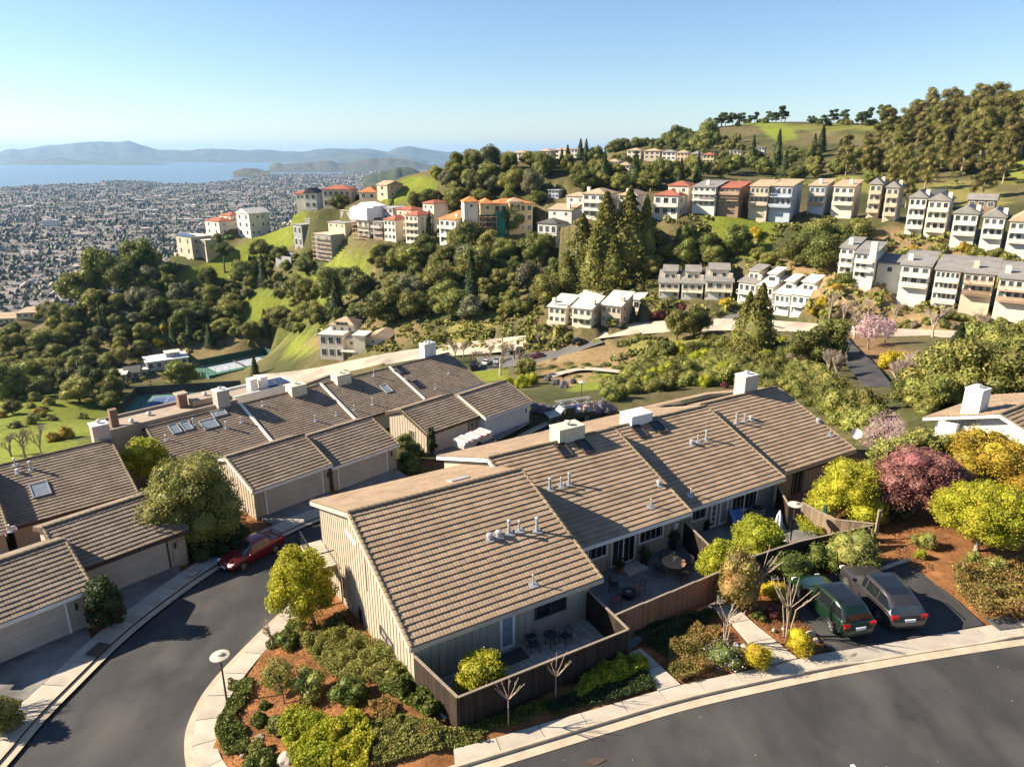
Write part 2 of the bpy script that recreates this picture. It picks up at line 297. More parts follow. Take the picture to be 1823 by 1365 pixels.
def vnoise(x, y, s, seed):
    r_ = np.random.default_rng(seed); T = r_.random((64, 64)); fx = x / s; fy = y / s; ix = np.floor(fx).astype(int); iy = np.floor(fy).astype(int); tx = fx - ix; ty = fy - iy
    tx = tx * tx * (3 - 2 * tx); ty = ty * ty * (3 - 2 * ty); g = lambda a, b: T[a % 64, b % 64]
    return (g(ix, iy) * (1 - tx) + g(ix + 1, iy) * tx) * (1 - ty) + (g(ix, iy + 1) * (1 - tx) + g(ix + 1, iy + 1) * tx) * ty
_far = np.clip((np.hypot(MX, MY) - 130) / 200, 0, 1)
MZ += _far * ((vnoise(MX, MY, 42, 1) - .5) * 5 + (vnoise(MX, MY, 17, 2) - .5) * 2.2) * np.clip(1 - (MY - 900) / 400, 0.2, 1)
for _ in range(10):
    Q = MZ.copy(); Q[1:-1, 1:-1] = (MZ[1:-1, 1:-1] * 2 + MZ[:-2, 1:-1] + MZ[2:, 1:-1] + MZ[1:-1, :-2] + MZ[1:-1, 2:]) / 6; MZ = MZ * (1 - _far) + Q * _far
_near = np.clip(1 - np.hypot(MX, MY - 30) / 60, 0, 1)
MZ += _near * (vnoise(MX, MY, 2.2, 5) - .5) * 0.16
def inpoly(px, py, poly):
    r_ = np.zeros(px.shape, bool); n = len(poly); j = n - 1
    for i in range(n):
        xi, yi = poly[i][0], poly[i][1]; xj, yj = poly[j][0], poly[j][1]
        r_ ^= ((yi > py) != (yj > py)) & (px < (xj - xi) * (py - yi) / (yj - yi + 1e-12) + xi); j = i
    return r_
def flatten(poly, zf=None, drop=0.35):
    """lower the terrain beneath a paved polygon (list of Vectors)"""
    m_ = inpoly(MX, MY, poly)
    if not m_.any(): return
    P_ = np.array([tuple(p) for p in poly]); idx = np.argwhere(m_)
    for i, j in idx:
        d = (P_[:, 0] - MX[i, j]) ** 2 + (P_[:, 1] - MY[i, j]) ** 2 + 0.3; w = 1 / d ** 1.5
        MZ[i, j] = min(MZ[i, j], (P_[:, 2] * w).sum() / w.sum() - drop)
def raise_(poly, z):
    m_ = inpoly(MX, MY, poly); MZ[m_] = np.maximum(MZ[m_], z)
def tz(x, y):
    """terrain height, read from the finished grid"""
    i = int(np.clip(np.searchsorted(GX, x) - 1, 0, len(GX) - 2)); j = int(np.clip(np.searchsorted(GY, y) - 1, 0, len(GY) - 2))
    a = (x - GX[i]) / (GX[i + 1] - GX[i]); b = (y - GY[j]) / (GY[j + 1] - GY[j])
    return float((MZ[j, i] * (1 - a) + MZ[j, i + 1] * a) * (1 - b) + (MZ[j + 1, i] * (1 - a) + MZ[j + 1, i + 1] * a) * b)
def hit0(u, v, z0=8.0, z1=1300.0):
    """where the sight line through a photo pixel meets the terrain"""
    r = ray(u, v); t = z0; C0 = Vector((0, 0, CAMH))
    while t < z1:
        p = C0 + r * t
        if p.z < tz(p.x, p.y):
            lo, hi = t * 0.985 - 0.3, t
            for _ in range(14):
                m_ = (lo + hi) / 2; q = C0 + r * m_
                if q.z < tz(q.x, q.y): hi = m_
                else: lo = m_
            q = C0 + r * hi; q.z = tz(q.x, q.y); return q
        t = t * 1.015 + 0.3
    return None
def hit(u, v, z0=8.0):
    for k in range(60):
        p = hit0(u, v + 3 * k, z0)
        if p is not None: return p
def gnd(p): return Vector((p.x, p.y, tz(p.x, p.y)))
def resample(P, n):
    P = [Vector(p) for p in P]; d = [0]
    for a, b in zip(P, P[1:]): d.append(d[-1] + (b - a).length)
    out = []
    for k in range(n):
        t = d[-1] * k / (n - 1); i = max(j for j in range(len(P)) if d[j] <= t + 1e-9); i = min(i, len(P) - 2)
        out.append(P[i].lerp(P[i + 1], (t - d[i]) / (d[i + 1] - d[i])))
    return out
def smoothl(P, it=2):
    for _ in range(it):
        Q = [P[0]]
        for a, b in zip(P, P[1:]): Q += [a.lerp(b, .25), a.lerp(b, .75)]
        P = Q + [P[-1]]
    return P
def offs(P, d):
    out = []
    for i, p in enumerate(P):
        t = P[min(i + 1, len(P) - 1)] - P[max(i - 1, 0)]; t.z = 0; t.normalize(); out.append(p + Vector((-t.y, t.x, 0)) * d)
    return out
UPZ = Vector((0, 0, 1))
def ribbon(A, B, n, dz=0.0):
    A = resample(A, n); B = resample(B, n); v = []; f = []
    for a, b in zip(A, B): v += [a + UPZ * dz, b + UPZ * dz]
    for i in range(n - 1): f.append((2 * i, 2 * i + 1, 2 * i + 3, 2 * i + 2))
    return v, f
# ---------------------------------------------------------------- front street, kerb, sidewalk slabs
G = smoothl(GUTw, 3); Wn = smoothl(WINw, 2)
GL = resample(G, 90)
far_side = offs(GL, -14.0)
v, f = ribbon(GL, [p + Vector((0, 0, 0)) for p in far_side], 90, -0.02)
street = struct(mk('street', v, f, 'asphalt')); flatten([*GL, *far_side[::-1]])
gi = offs(GL, 0.45)
v, f = ribbon(GL, gi, 90, 0.0); gutter = struct(mk('gutter', v, f, 'kerb'))
ki = offs(GL, 0.47); ko = offs(GL, 0.62); mb = MB(); nK = len(ki)
def kh(p):
    u, vv, d = proj(p); a = min(max((u - 1495) / 45, 0), 1) * min(max((1800 - u) / 45, 0), 1); return 0.13 - 0.105 * a
vv_ = []; ff_ = []
for a, b in zip(ki, ko):
    h = kh(a); vv_ += [a + UPZ * -.1, a + UPZ * (h - .02), a + UPZ * h + (b - a) * .12, b + UPZ * h, b + UPZ * -.1]
for i in range(nK - 1):
    for k in range(4): ff_.append((i * 5 + k, i * 5 + k + 1, (i + 1) * 5 + k + 1, (i + 1) * 5 + k))
kerb = struct(mk('kerb', vv_, ff_, 'kerb'))
def slabs(parentname, A, B, step, thick=0.1, gap=0.02, matn='concrete', zl=0.0, base=True):
    """sidewalk: a dark joint bed with separate slabs on it"""
    La = sum((b - a).length for a, b in zip(A, A[1:])); n = max(2, int(La / step)) + 1
    v, f = ribbon(A, B, max(n * 2, 8), zl - 0.035); bed = struct(mk(parentname, v, f, 'joint'))
    sub = 3; A2 = resample(A, (n - 1) * sub + 1); Bd = resample(B, 400); B2 = [min(Bd, key=lambda q: (q.xy - a.xy).length).copy() for a in A2]
    for i in range(n - 1):
        ps = []; aa = [A2[i * sub + k].copy() for k in range(sub + 1)]; bb = [B2[i * sub + k].copy() for k in range(sub + 1)]
        for L in (aa, bb):
            d = (L[1] - L[0]).normalized(); L[0] += d * gap; d = (L[-1] - L[-2]).normalized(); L[-1] -= d * gap
        ring = aa + bb[::-1]; c = sum(ring, Vector()) / len(ring); m_ = MB(); m_.prism([p - c + UPZ * (zl - thick) for p in ring], (0, 0, thick))
        m_.build('slab', matn, bed, loc=c)
    return bed
so = offs(GL, 0.63)
so = [p + UPZ * (kh(p) - .01) for p in so]
iA = [p for p in so if 800 < proj(p)[0] < 1950]
iB = [p for p in resample(Wn, 200) if 805 < proj(p)[0] < 1950]
for p in iB: p.z = 0.0
slabs('sidewalk', iA, iB, 1.9)
flatten([*GL, *[Vector((p.x, p.y, 0)) for p in resample(Wn, 60)][::-1]], drop=0.22)
# ---------------------------------------------------------------- left road with its two sidewalks
LO = smoothl(LWOw, 2); LI = smoothl(LWIw, 2); GK = smoothl(GKEw, 2)
ra, rb = resample(LO, 90), resample(GK, 90); v = []; f = []
for a, b in zip(ra, rb):
    for k in range(13):
        q = a.lerp(b, k / 12); v.append((q.x, q.y, 0))
zr_ = terr([q[0] for q in v], [q[1] for q in v]); wz = [a.z + (b.z - a.z) * k / 12 for a, b in zip(ra, rb) for k in range(13)]
v = [(q[0], q[1], .5 * z + .5 * w - .12) for q, z, w in zip(v, zr_, wz)]
for i in range(89):
    for k in range(12): f.append((i * 13 + k, i * 13 + k + 1, (i + 1) * 13 + k + 1, (i + 1) * 13 + k))
lroad = struct(mk('side_road', v, f, 'asphalt', smooth=True)); flatten([*resample(LO, 60), *resample(GK, 60)[::-1]], drop=0.45)
v, f = ribbon(GK, offs(resample(GK, 60), .45), 60); struct(mk('gutter', v, [q[::-1] for q in f], 'kerb'))
# widen the street mouth between the two roads (out of the picture below)
ap = [LO[0], LO[len(LO) // 8], GL[0], far_side[0], Vector((-22, 8, -2.2)), GK[0]]
struct(mk('road_mouth', [tuple(p - UPZ * .32) for p in ap], [(0, 1, 2, 3, 4, 5)], 'asphalt')); flatten(ap, drop=.4)
LIc = [p for p in resample(LI, 120)]; LOc = [p for p in resample(LO, 200) if p.y < LIc[-1].y + .3 or p.x < -12.7][:140]
LOc = [p for p in resample(LO, 240) if (p - Vector(LIc[-1])).length > 0 and proj(p)[0] < 566]
kin = offs(LOc, -.32); mb = MB()
v, f = ribbon(LOc, kin, 70, 0.0); struct(mk('kerb', v, [q[::-1] for q in f], 'kerb'))
v2, f2 = ribbon([p - UPZ * .2 for p in LOc], LOc, 70, 0.0); struct(mk('kerb', v2, f2, 'kerb'))
slabs('sidewalk', [p + UPZ * .005 for p in kin], LIc, 1.7)
flatten([*LOc, *LIc[::-1]], drop=.25)
# sidewalk on the garage side
gs_in = offs(resample(GK, 120), .62); gs_out = offs(resample(GK, 120), 1.85)
v, f = ribbon(offs(resample(GK, 80), .45), offs(resample(GK, 80), .62), 80, .09); struct(mk('kerb', v, [q[::-1] for q in f], 'kerb'))
slabs('sidewalk', [p + UPZ * .09 for p in gs_in[:86]], [p + UPZ * .10 for p in gs_out[:86]], 1.8)
flatten([*GK, *offs(GK, 1.9)[::-1]], drop=.3)
# ---------------------------------------------------------------- parking pad with the two cars
PAD = [atz(*p) for p in [(1421, 1098, .02), (1481, 1160, .0), (1586, 1143, .0), (1752, 1112, .0), (1704, 1068, .05), (1632, 1014, .06), (1596, 996, .06), (1540, 1003, .06), (1440, 1030, .05)]]
struct(mk('parking_pad', [tuple(p + UPZ * .012) for p in PAD], [tuple(range(len(PAD)))], 'asphalt')); flatten(PAD, drop=.25)
# garden path to the terrace and the path beside the fence
PATH = [atz(*p) for p in [(1270, 1078, .04), (1300, 1075, .04), (1405, 1160, .02), (1421, 1173, .01), (1372, 1186, .01), (1352, 1162, .02)]]
pa = [atz(1262, 1076, .04), atz(1302, 1108, .03), atz(1371, 1187, .01)]; pb = [atz(1300, 1072, .04), atz(1345, 1112, .03), atz(1420, 1172, .01)]
slabs('garden_path', pb, pa, 1.3, zl=.03); flatten([*pa, *pb[::-1]], drop=.2)
pa = [atz(1117, 1160, .03), atz(1165, 1200, .02), atz(1212, 1219, .0)]; pb = [atz(1135, 1152, .03), atz(1195, 1207, .02), atz(1232, 1213, .0)]
pa = [atz(1120, 1162, .03), atz(1172, 1230, .0)]; pb = [atz(1140, 1153, .03), atz(1212, 1219, .0)]
slabs('garden_path', pb, pa, 1.2, zl=.03); flatten([*pa, *pb[::-1]], drop=.2)
# ---------------------------------------------------------------- valley road and parking
def pxroad(name, A, B, matn, n=50, dz=.12, sm=2, wid=4.5):
    a = smoothl([at(*p) for p in A], sm); b = smoothl([at(*p) for p in B], sm)
    flatten([*offs(a, -wid), *offs(b, wid)[::-1]], drop=.35); flatten([*a, *b[::-1]], drop=.6); v, f = ribbon(a, b, n, dz)
    return struct(mk(name, v, f, matn)), a, b
VR_N = [(470, 700, 232), (560, 676, 235), (640, 660, 234), (720, 643, 231), (800, 634, 228), (900, 627, 221), (1000, 613, 212), (1100, 598, 207), (1250, 588, 198), (1400, 590, 178), (1500, 596, 166), (1620, 604, 152), (1760, 610, 146), (1900, 612, 142)]
VR_F = [(450, 668, 248), (540, 660, 246), (620, 643, 245), (700, 627, 243), (800, 613, 238), (900, 601, 231), (1000, 592, 222), (1100, 578, 217), (1250, 566, 208), (1400, 572, 186), (1500, 580, 173), (1620, 587, 159), (1760, 592, 152), (1900, 594, 148)]
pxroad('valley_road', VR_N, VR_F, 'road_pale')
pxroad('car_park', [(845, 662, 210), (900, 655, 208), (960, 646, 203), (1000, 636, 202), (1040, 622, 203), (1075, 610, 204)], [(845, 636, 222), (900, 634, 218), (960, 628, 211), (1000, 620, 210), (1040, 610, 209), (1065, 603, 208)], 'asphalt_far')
pxroad('lane', [(1590, 690, 91), (1560, 650, 110), (1530, 625, 127), (1512, 606, 140), (1505, 596, 150)], [(1545, 697, 93), (1505, 650, 113), (1490, 625, 130), (1483, 606, 143), (1478, 594, 152)], 'asphalt')
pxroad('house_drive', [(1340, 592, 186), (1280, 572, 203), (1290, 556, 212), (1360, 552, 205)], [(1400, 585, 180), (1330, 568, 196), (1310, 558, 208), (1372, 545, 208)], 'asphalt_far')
pxroad('garden_walk', [(985, 672, 166), (1030, 658, 174), (1080, 662, 170), (1130, 668, 165)], [(976, 667, 170), (1034, 653, 177), (1087, 657, 173), (1134, 664, 168)], 'concrete')
# ---------------------------------------------------------------- terrain sheet
def build_terrain():
    ny, nx = MX.shape; V = np.stack([MX, MY, MZ], -1).reshape(-1, 3)
    i = np.arange(nx - 1); j = np.arange(ny - 1); I, J = np.meshgrid(i, j); a = (J * nx + I).ravel()
    F = np.stack([a, a + 1, a + nx + 1, a + nx], 1)
    o = mk('hillside', V, F, None, smooth=True); struct(o)
    U, Vv, D = proj_np(MX, MY, MZ); U = U.ravel(); Vv = Vv.ravel(); D = D.ravel()
    x = MX.ravel(); y = MY.ravel(); n1 = vnoise(x, y, 23, 8); n2 = vnoise(x, y, 7, 9)
    base = np.array([0.115, 0.098, 0.045]); colr = np.tile(base, (len(x), 1))
    brush = np.array([0.062, 0.066, 0.026]); w = np.clip((n1 - .35) * 3, 0, 1)[:, None]; colr = colr * (1 - w) + brush * w
    grass = np.array([0.15, 0.175, 0.026]); dry = np.array([0.235, 0.165, 0.085]); soil = np.array([0.17, 0.105, 0.055]); mulch = np.array([0.215, 0.098, 0.040])
    def ell(u, v, ru, rv, c, rot=0.0, d0=100, d1=1500, soft=.35):
        nonlocal colr
        ca, sa = math.cos(R(rot)), math.sin(R(rot)); du = U - u; dv = Vv - v; a = (du * ca + dv * sa) / ru; b = (-du * sa + dv * ca) / rv
        q = np.sqrt(a * a + b * b) + (n2 - .5) * soft; w = np.clip((1.05 - q) * 6, 0, 1) * ((D > d0) & (D < d1)); w = w[:, None]; colr = colr * (1 - w) + np.array(c) * w
    for e in [(735, 338, 55, 26, grass, -15), (620, 475, 45, 30, grass, 30), (500, 420, 62, 28, grass, -30), (420, 470, 90, 28, grass, -20), (560, 520, 60, 35, grass, 0), (330, 515, 60, 30, grass, -20), (540, 618, 40, 14, grass, -15), (500, 600, 60, 20, grass, 0),
              (1320, 405, 70, 30, grass, 0), (1330, 440, 50, 18, grass, 0), (1385, 232, 36, 18, grass, 25), (1330, 219, 80, 5, grass, 3), (1500, 226, 110, 6, grass * .7 + dry * .2, 0), (1190, 243, 40, 5, grass, 0), (1810, 300, 40, 30, grass * .9 + dry * .2, -20), (1790, 205, 40, 20, grass, -30),
              (1560, 330, 120, 14, grass * .8 + dry * .3, 3), (1720, 345, 80, 22, grass * .5 + dry * .5, 10), (60, 740, 120, 50, grass, 10), (180, 730, 60, 22, grass, -10), (40, 800, 120, 40, grass, 0), (830, 590, 70, 25, grass * .6 + dry * .5, -30), (870, 665, 40, 14, grass, 0), (400, 560, 200, 60, grass * .35 + brush * .6, 0), (470, 545, 60, 26, grass * .8, -10), (800, 455, 70, 14, grass * .6 + dry * .4, 0), (700, 540, 50, 16, grass * .7 + dry * .2, 0), (360, 490, 60, 12, grass, -15),
              (1500, 500, 130, 50, dry, 10), (1600, 450, 120, 40, dry * .9, 10), (1760, 470, 90, 30, dry, 8), (1640, 575, 160, 22, dry, 4), (1460, 545, 60, 25, dry, 0), (1560, 630, 70, 30, soil * 1.2, 20), (1200, 620, 90, 18, grass * .6 + dry * .4, 0), (1050, 645, 100, 32, dry * .9, 0), (1070, 672, 95, 22, dry * 1.15, 0), (1090, 668, 42, 7, grass * 1.05, -8), (1045, 688, 34, 9, grass * 1.05, -10), (1130, 655, 26, 5, grass, -5), (990, 668, 22, 5, soil, 0),
              (820, 500, 120, 50, brush * 1.1 + dry * .25, 0), (300, 620, 200, 30, dry * .6 + brush * .5, 0), (650, 600, 120, 20, dry * .6 + brush * .4, -5), (1000, 470, 200, 40, brush, 0)]: ell(*e)
    nm = (np.hypot(x - 5, y - 30) < 46) & (y < 62); nm &= ~((x > 30) & (y > 40)); colr[nm] = mulch * (0.75 + 0.6 * vnoise(x, y, 1.7, 12)[nm])[:, None]
    colr *= (0.82 + 0.36 * vnoise(x, y, 4.5, 14))[:, None]
    me = o.data; at_ = me.color_attributes.new('ground', 'FLOAT_COLOR', 'POINT'); at_.data.foreach_set('color', np.concatenate([colr, np.ones((len(x), 1))], 1).astype(np.float32).ravel())
    m = bpy.data.materials.new('ground'); m.use_nodes = True; nt = m.node_tree; N = nt.nodes; b = N['Principled BSDF']; b.inputs['Roughness'].default_value = .95; b.inputs['Specular IOR Level'].default_value = .1
    a = N.new('ShaderNodeAttribute'); a.attribute_name = 'ground'; tcn = N.new('ShaderNodeTexCoord')
    no = N.new('ShaderNodeTexNoise'); no.inputs['Scale'].default_value = 1.1; no.inputs['Detail'].default_value = 8; no.inputs['Roughness'].default_value = .72; nt.links.new(tcn.outputs['Object'], no.inputs[0])
    mr = N.new('ShaderNodeMapRange'); mr.inputs[1].default_value = .3; mr.inputs[2].default_value = .7; mr.inputs[3].default_value = .5; mr.inputs[4].default_value = 1.5; nt.links.new(no.outputs[0], mr.inputs[0])
    mx = N.new('ShaderNodeVectorMath'); mx.operation = 'SCALE'; nt.links.new(a.outputs[0], mx.inputs[0]); nt.links.new(mr.outputs[0], mx.inputs[3]); nt.links.new(mx.outputs[0], b.inputs[0])
    bp = N.new('ShaderNodeBump'); bp.inputs['Strength'].default_value = .9; bp.inputs['Distance'].default_value = .12; n3 = N.new('ShaderNodeTexNoise'); n3.inputs['Scale'].default_value = 5; n3.inputs['Detail'].default_value = 8; n3.inputs['Roughness'].default_value = .8
    nt.links.new(tcn.outputs['Object'], n3.inputs[0]); nt.links.new(n3.outputs[0], bp.inputs['Height']); nt.links.new(bp.outputs[0], b.inputs['Normal'])
    me.materials.append(m); return o
# (called after every flatten(), at the end of the setting)
# ---------------------------------------------------------------- bay, flatland, far hills
SEA = -247.0
def water_mat():
    m = bpy.data.materials.new('bay_water'); m.use_nodes = True; nt = m.node_tree; b = nt.nodes['Principled BSDF']; b.inputs['Base Color'].default_value = (0.085, 0.115, 0.145, 1); b.inputs['Roughness'].default_value = .28; b.inputs['Specular IOR Level'].default_value = .5
    tcn = nt.nodes.new('ShaderNodeTexCoord'); no = nt.nodes.new('ShaderNodeTexNoise'); no.inputs['Scale'].default_value = .012; no.inputs['Detail'].default_value = 6; mp = nt.nodes.new('ShaderNodeMapping'); mp.inputs['Scale'].default_value = (.3, 1, 1)
    nt.links.new(tcn.outputs['Object'], mp.inputs[0]); nt.links.new(mp.outputs[0], no.inputs[0]); bp = nt.nodes.new('ShaderNodeBump'); bp.inputs['Strength'].default_value = .5; bp.inputs['Distance'].default_value = 3; nt.links.new(no.outputs[0], bp.inputs['Height']); nt.links.new(bp.outputs[0], b.inputs['Normal']); return m
struct(mk('bay', [(-40000, 3000, SEA), (40000, 3000, SEA), (40000, 45000, SEA), (-40000, 45000, SEA)], [(0, 1, 2, 3)], water_mat()))
SHORE = [(-900, 350), (-400, 343), (0, 338), (60, 333), (120, 331), (175, 330), (185, 325), (230, 324), (286, 327), (290, 330), (350, 330), (380, 327), (430, 322), (470, 313), (520, 311), (570, 313), (620, 310), (670, 305), (720, 296), (790, 291), (900, 290), (1100, 290), (1500, 290)]
def flatz(t): return SEA + 1.2 + 62 * max(0, 1 - t) ** 1.6
mat('flatland_ground', (0.075, 0.075, 0.062), (0.155, 0.145, 0.12), scale=.02, rough=.95, detail=8, dirt=((0.06, 0.085, 0.03), .006, .55, .7))
def shore_u(u):
    for (a, b), (c, d) in zip(SHORE, SHORE[1:]):
        if a <= u <= c: return b + (d - b) * (u - a) / (c - a)
    return SHORE[-1][1]
def flat_pt(u, t):
    p = atz(u, shore_u(u), SEA + .8); d = Vector((p.x, p.y, 0)); L = d.length; q = d * ((300 + (L - 300) * t) / L); return Vector((q.x, q.y, flatz(t)))
us = np.linspace(-900, 1500, 161); ts = np.linspace(0, 1, 40); v = []; f = []
for u in us:
    for t in ts: v.append(tuple(flat_pt(u, t)))
for i in range(160):
    for j in range(39): f.append((i * 40 + j, (i + 1) * 40 + j, (i + 1) * 40 + j + 1, i * 40 + j + 1))
struct(mk('flatland', v, f, 'flatland_ground', smooth=True))
def ridge(name, pts, Z, thick, matn, seed, base=SEA - 5, rows=14, amp=.16, step=6):
    """a range of hills: crest line, flanks with spurs and gullies in front and behind"""
    r_ = np.random.default_rng(seed); U = np.arange(pts[0][0], pts[-1][0] + .1, step); Vt = np.interp(U, [p[0] for p in pts], [p[1] for p in pts]); Vt = Vt + (vnoise(U, U * 0, 9, seed) - .5) * 1.2
    crest = [at(u, v_, Z) for u, v_ in zip(U, Vt)]; V = []; F = []; n = len(U); T = np.linspace(-1, 1, 2 * rows + 1)
    for k, t in enumerate(T):
        for i, c in enumerate(crest):
            d = Vector((c.x, c.y, 0)).normalized(); h = c.z - base
            sp = (vnoise(np.array([U[i]]), np.array([t * 3 + (0 if t < 0 else 50)]), 16, seed + 3)[0] - .5) + .6 * (vnoise(np.array([U[i]]), np.array([t * 8.]), 6, seed + 4)[0] - .5)
            q = Vector((c.x, c.y, 0)) + d * thick * t; zz = base + h * max(0, (1 - abs(t)) ** 1.15 * (1 + amp * 2 * sp * min(1, abs(t) * 4) * (1 - abs(t))))
            if abs(t) == 1: zz = base
            V.append((q.x, q.y, zz))
    for k in range(2 * rows):
        for i in range(n - 1): F.append((k * n + i, k * n + i + 1, (k + 1) * n + i + 1, (k + 1) * n + i))
    return struct(mk(name, V, F, matn, smooth=True))
mat('far_forest', (0.035, 0.045, 0.022), (0.10, 0.10, 0.05), scale=.002, rough=.95, detail=8)
mat('far_brown', (0.04, 0.045, 0.026), (0.11, 0.095, 0.06), scale=.012, rough=.95, detail=8)
ridge('mountain', [(-120, 285), (-60, 276), (0, 271), (17, 265), (37, 267), (82, 259.5), (146, 254), (177, 252), (204, 253), (228, 250.5), (238, 253.5), (255, 259.5), (282, 266.5), (340, 268), (367, 264.6), (408, 266), (442, 268), (469, 266), (510, 270), (544, 270), (568, 265), (595, 264.4), (626, 266), (653, 264.6), (690, 270), (704, 264), (728, 260.5), (752, 264.6), (789, 270), (820, 272), (833, 268), (874, 270), (925, 271), (959, 268), (986, 264.6), (1017, 270), (1080, 276)], 21000, 3800, 'far_forest', 21)
ridge('mountain', [(540, 283), (570, 277), (600, 274), (640, 270), (680, 274), (720, 279), (760, 284)], 17500, 1500, 'far_forest', 25)
ridge('mountain', [(-150, 297), (-40, 294), (0, 291), (68, 284.5), (100, 281), (112, 281), (126, 284), (150, 287), (190, 289), (238, 288.5), (280, 290), (318, 293.5)], 15500, 1300, 'far_forest', 31)
ridge('hill', [(478, 296), (490, 289.5), (505, 292), (530, 290.5), (561, 288), (582, 285.5), (602, 291), (620, 291), (636, 287.5), (656, 282.5), (690, 281.5), (721, 284), (740, 288), (762, 293), (790, 296)], 10200, 700, 'far_brown', 41, step=4)
ridge('island', [(414, 305.5), (425, 302), (442, 299), (462, 301.5), (480, 305)], 8000, 250, 'far_brown', 43, step=3)
mat('near_forest', (0.028, 0.04, 0.018), (0.065, 0.075, 0.03), scale=.03, rough=.95, detail=8)
ridge('hill', [(646, 314), (663, 309.5), (690, 303), (708, 298), (722, 297.5), (735, 300), (748, 307), (756, 313)], 4600, 330, 'near_forest', 45, base=-236, step=3)
# ---------------------------------------------------------------- the city on the flatland
mat('city_wall', (0.33, 0.295, 0.255), (0.46, 0.41, 0.36), scale=.004, rough=.85, rnd_isl=.3)
mat('city_roof', (0.22, 0.19, 0.17), (0.33, 0.285, 0.25), scale=.004, rough=.9, rnd_isl=.35)
mat('city_white', (0.50, 0.47, 0.43), (0.60, 0.57, 0.52), scale=.01, rough=.8, rnd_obj=.15)
def city():
    def samp(n, p):
        u = nrg.uniform(-60, 1010, n); s = np.array([shore_u(a) for a in u]); t = np.clip(nrg.random(n) ** p, 0.03, .985); sh = np.array([tuple(atz(a, b, SEA)) for a, b in zip(u, s)])
        L = np.hypot(sh[:, 0], sh[:, 1]); rr = (300 + (L - 300) * t); x = sh[:, 0] / L * rr; y = sh[:, 1] / L * rr; z = SEA + 1.2 + 62 * np.maximum(0, 1 - t) ** 1.6; return x, y, z, t, rr
    x, y, z, t, rr = samp(15000, 1.0); n = len(x); w = nrg.uniform(4, 8, n) * (1 + t * .9); l = w * nrg.uniform(1, 1.9, n); h = nrg.uniform(3.5, 7, n) * (1 + .7 * t); big = nrg.random(n) < .035; w[big] *= 2.4; l[big] *= 2.2; h[big] *= 1.7; rot = R(20) + (nrg.random(n) < .5) * math.pi / 2 + nrg.normal(0, .08, n)
    ca, sa = np.cos(rot), np.sin(rot); base = np.array([(-1, -1), (1, -1), (1, 1), (-1, 1)], float); V = np.zeros((n, 10, 3))
    for k in range(4):
        a = base[k, 0] * w; b = base[k, 1] * l; V[:, k] = np.stack([x + a * ca - b * sa, y + a * sa + b * ca, z - 4], 1); V[:, 4 + k] = np.stack([x + a * ca - b * sa, y + a * sa + b * ca, z + h], 1)
    for k, q in enumerate((-1, 1)):
        b = q * l * .98; V[:, 8 + k] = np.stack([x - b * sa, y + b * ca, z + h + np.where(big, .05, w * .55)], 1)
    FW = np.array([(0, 1, 5, 4), (1, 2, 6, 5), (2, 3, 7, 6), (3, 0, 4, 7)]); FR = np.array([(5, 6, 9, 8), (7, 4, 8, 9), (4, 5, 8, 8), (6, 7, 9, 9)])
    off = (np.arange(n) * 10)[:, None, None]; V = V.reshape(-1, 3)
    o = mk('city_houses', V, (FW[None] + off).reshape(-1, 4), 'city_wall'); tag(o, 'dense sprawl of small pale city houses on the flatland by the bay', 'houses', kind='stuff')
    FR3 = np.array([(5, 6, 9), (5, 9, 8), (7, 4, 8), (7, 8, 9), (4, 5, 8), (6, 7, 9)])
    o2 = mk('city_roofs', V, (FR3[None] + off).reshape(-1, 3), 'city_roof', o); o2['kind'] = 'stuff'
    x, y, z, t, rr = samp(46000, .95); n = len(x); s = nrg.uniform(2.4, 5.6, n) * (1 + t * .7); hh = s * nrg.uniform(1.2, 2.6, n)
    ph = np.array([0, 2.1, 4.2]); V = np.zeros((n, 8, 3)); V[:, 0] = np.stack([x, y, z + hh * 1.25], 1); V[:, 7] = np.stack([x, y, z - 2], 1)
    for k in range(6):
        a = k * math.pi / 3 + nrg.random(n) * .6; rr_ = s * nrg.uniform(.7, 1.25, n); V[:, 1 + k] = np.stack([x + rr_ * np.cos(a), y + rr_ * np.sin(a), z + hh * nrg.uniform(.3, .95, n)], 1)
    Ft = np.array([(0, 1 + k, 1 + (k + 1) % 6) for k in range(6)] + [(7, 1 + (k + 1) % 6, 1 + k) for k in range(6)])
    tag(mk('city_trees', V.reshape(-1, 3), (Ft[None] + (np.arange(n) * 8)[:, None, None]).reshape(-1, 3), 'leaf_city'), 'street trees scattered all through the city flatland', 'trees', kind='stuff')
    mb = MB(); mb.box(-1, -1, -.3, 1, 1, 1); mb.box(-.6, -.4, 1, .1, .3, 1.25); me = mb.build('wall', 'city_white'); proto = me.data; bpy.data.objects.remove(me)
    k = 0
    spots = [(93, 398, 20, 14, 22)] + [(nrg.uniform(20, 700), 0, nrg.uniform(8, 20), nrg.uniform(7, 14), nrg.uniform(6, 14)) for _ in range(70)]
    for i, (u, v_, a, b, h) in enumerate(spots):
        t = nrg.random() * .55 + .4 if i else 0; p = flat_pt(u, t)
        if i == 0: p = atz(u, v_ + 6, -205)
        k_ = 1 + 1.2 * t
        o = ob('city_building', proto, None, p); o.scale = (a * k_, b * k_, h * (1 + .4 * t)); o.rotation_euler = (0, 0, R(20 + nrg.normal(0, 4)))
        if i == 0: tag(o, 'large white block standing out from the city houses, left of the wooded spur', 'building')
        else: tag(o, 'pale flat-roofed block among the city houses on the flatland', 'building', 'larger buildings in the city')
city()
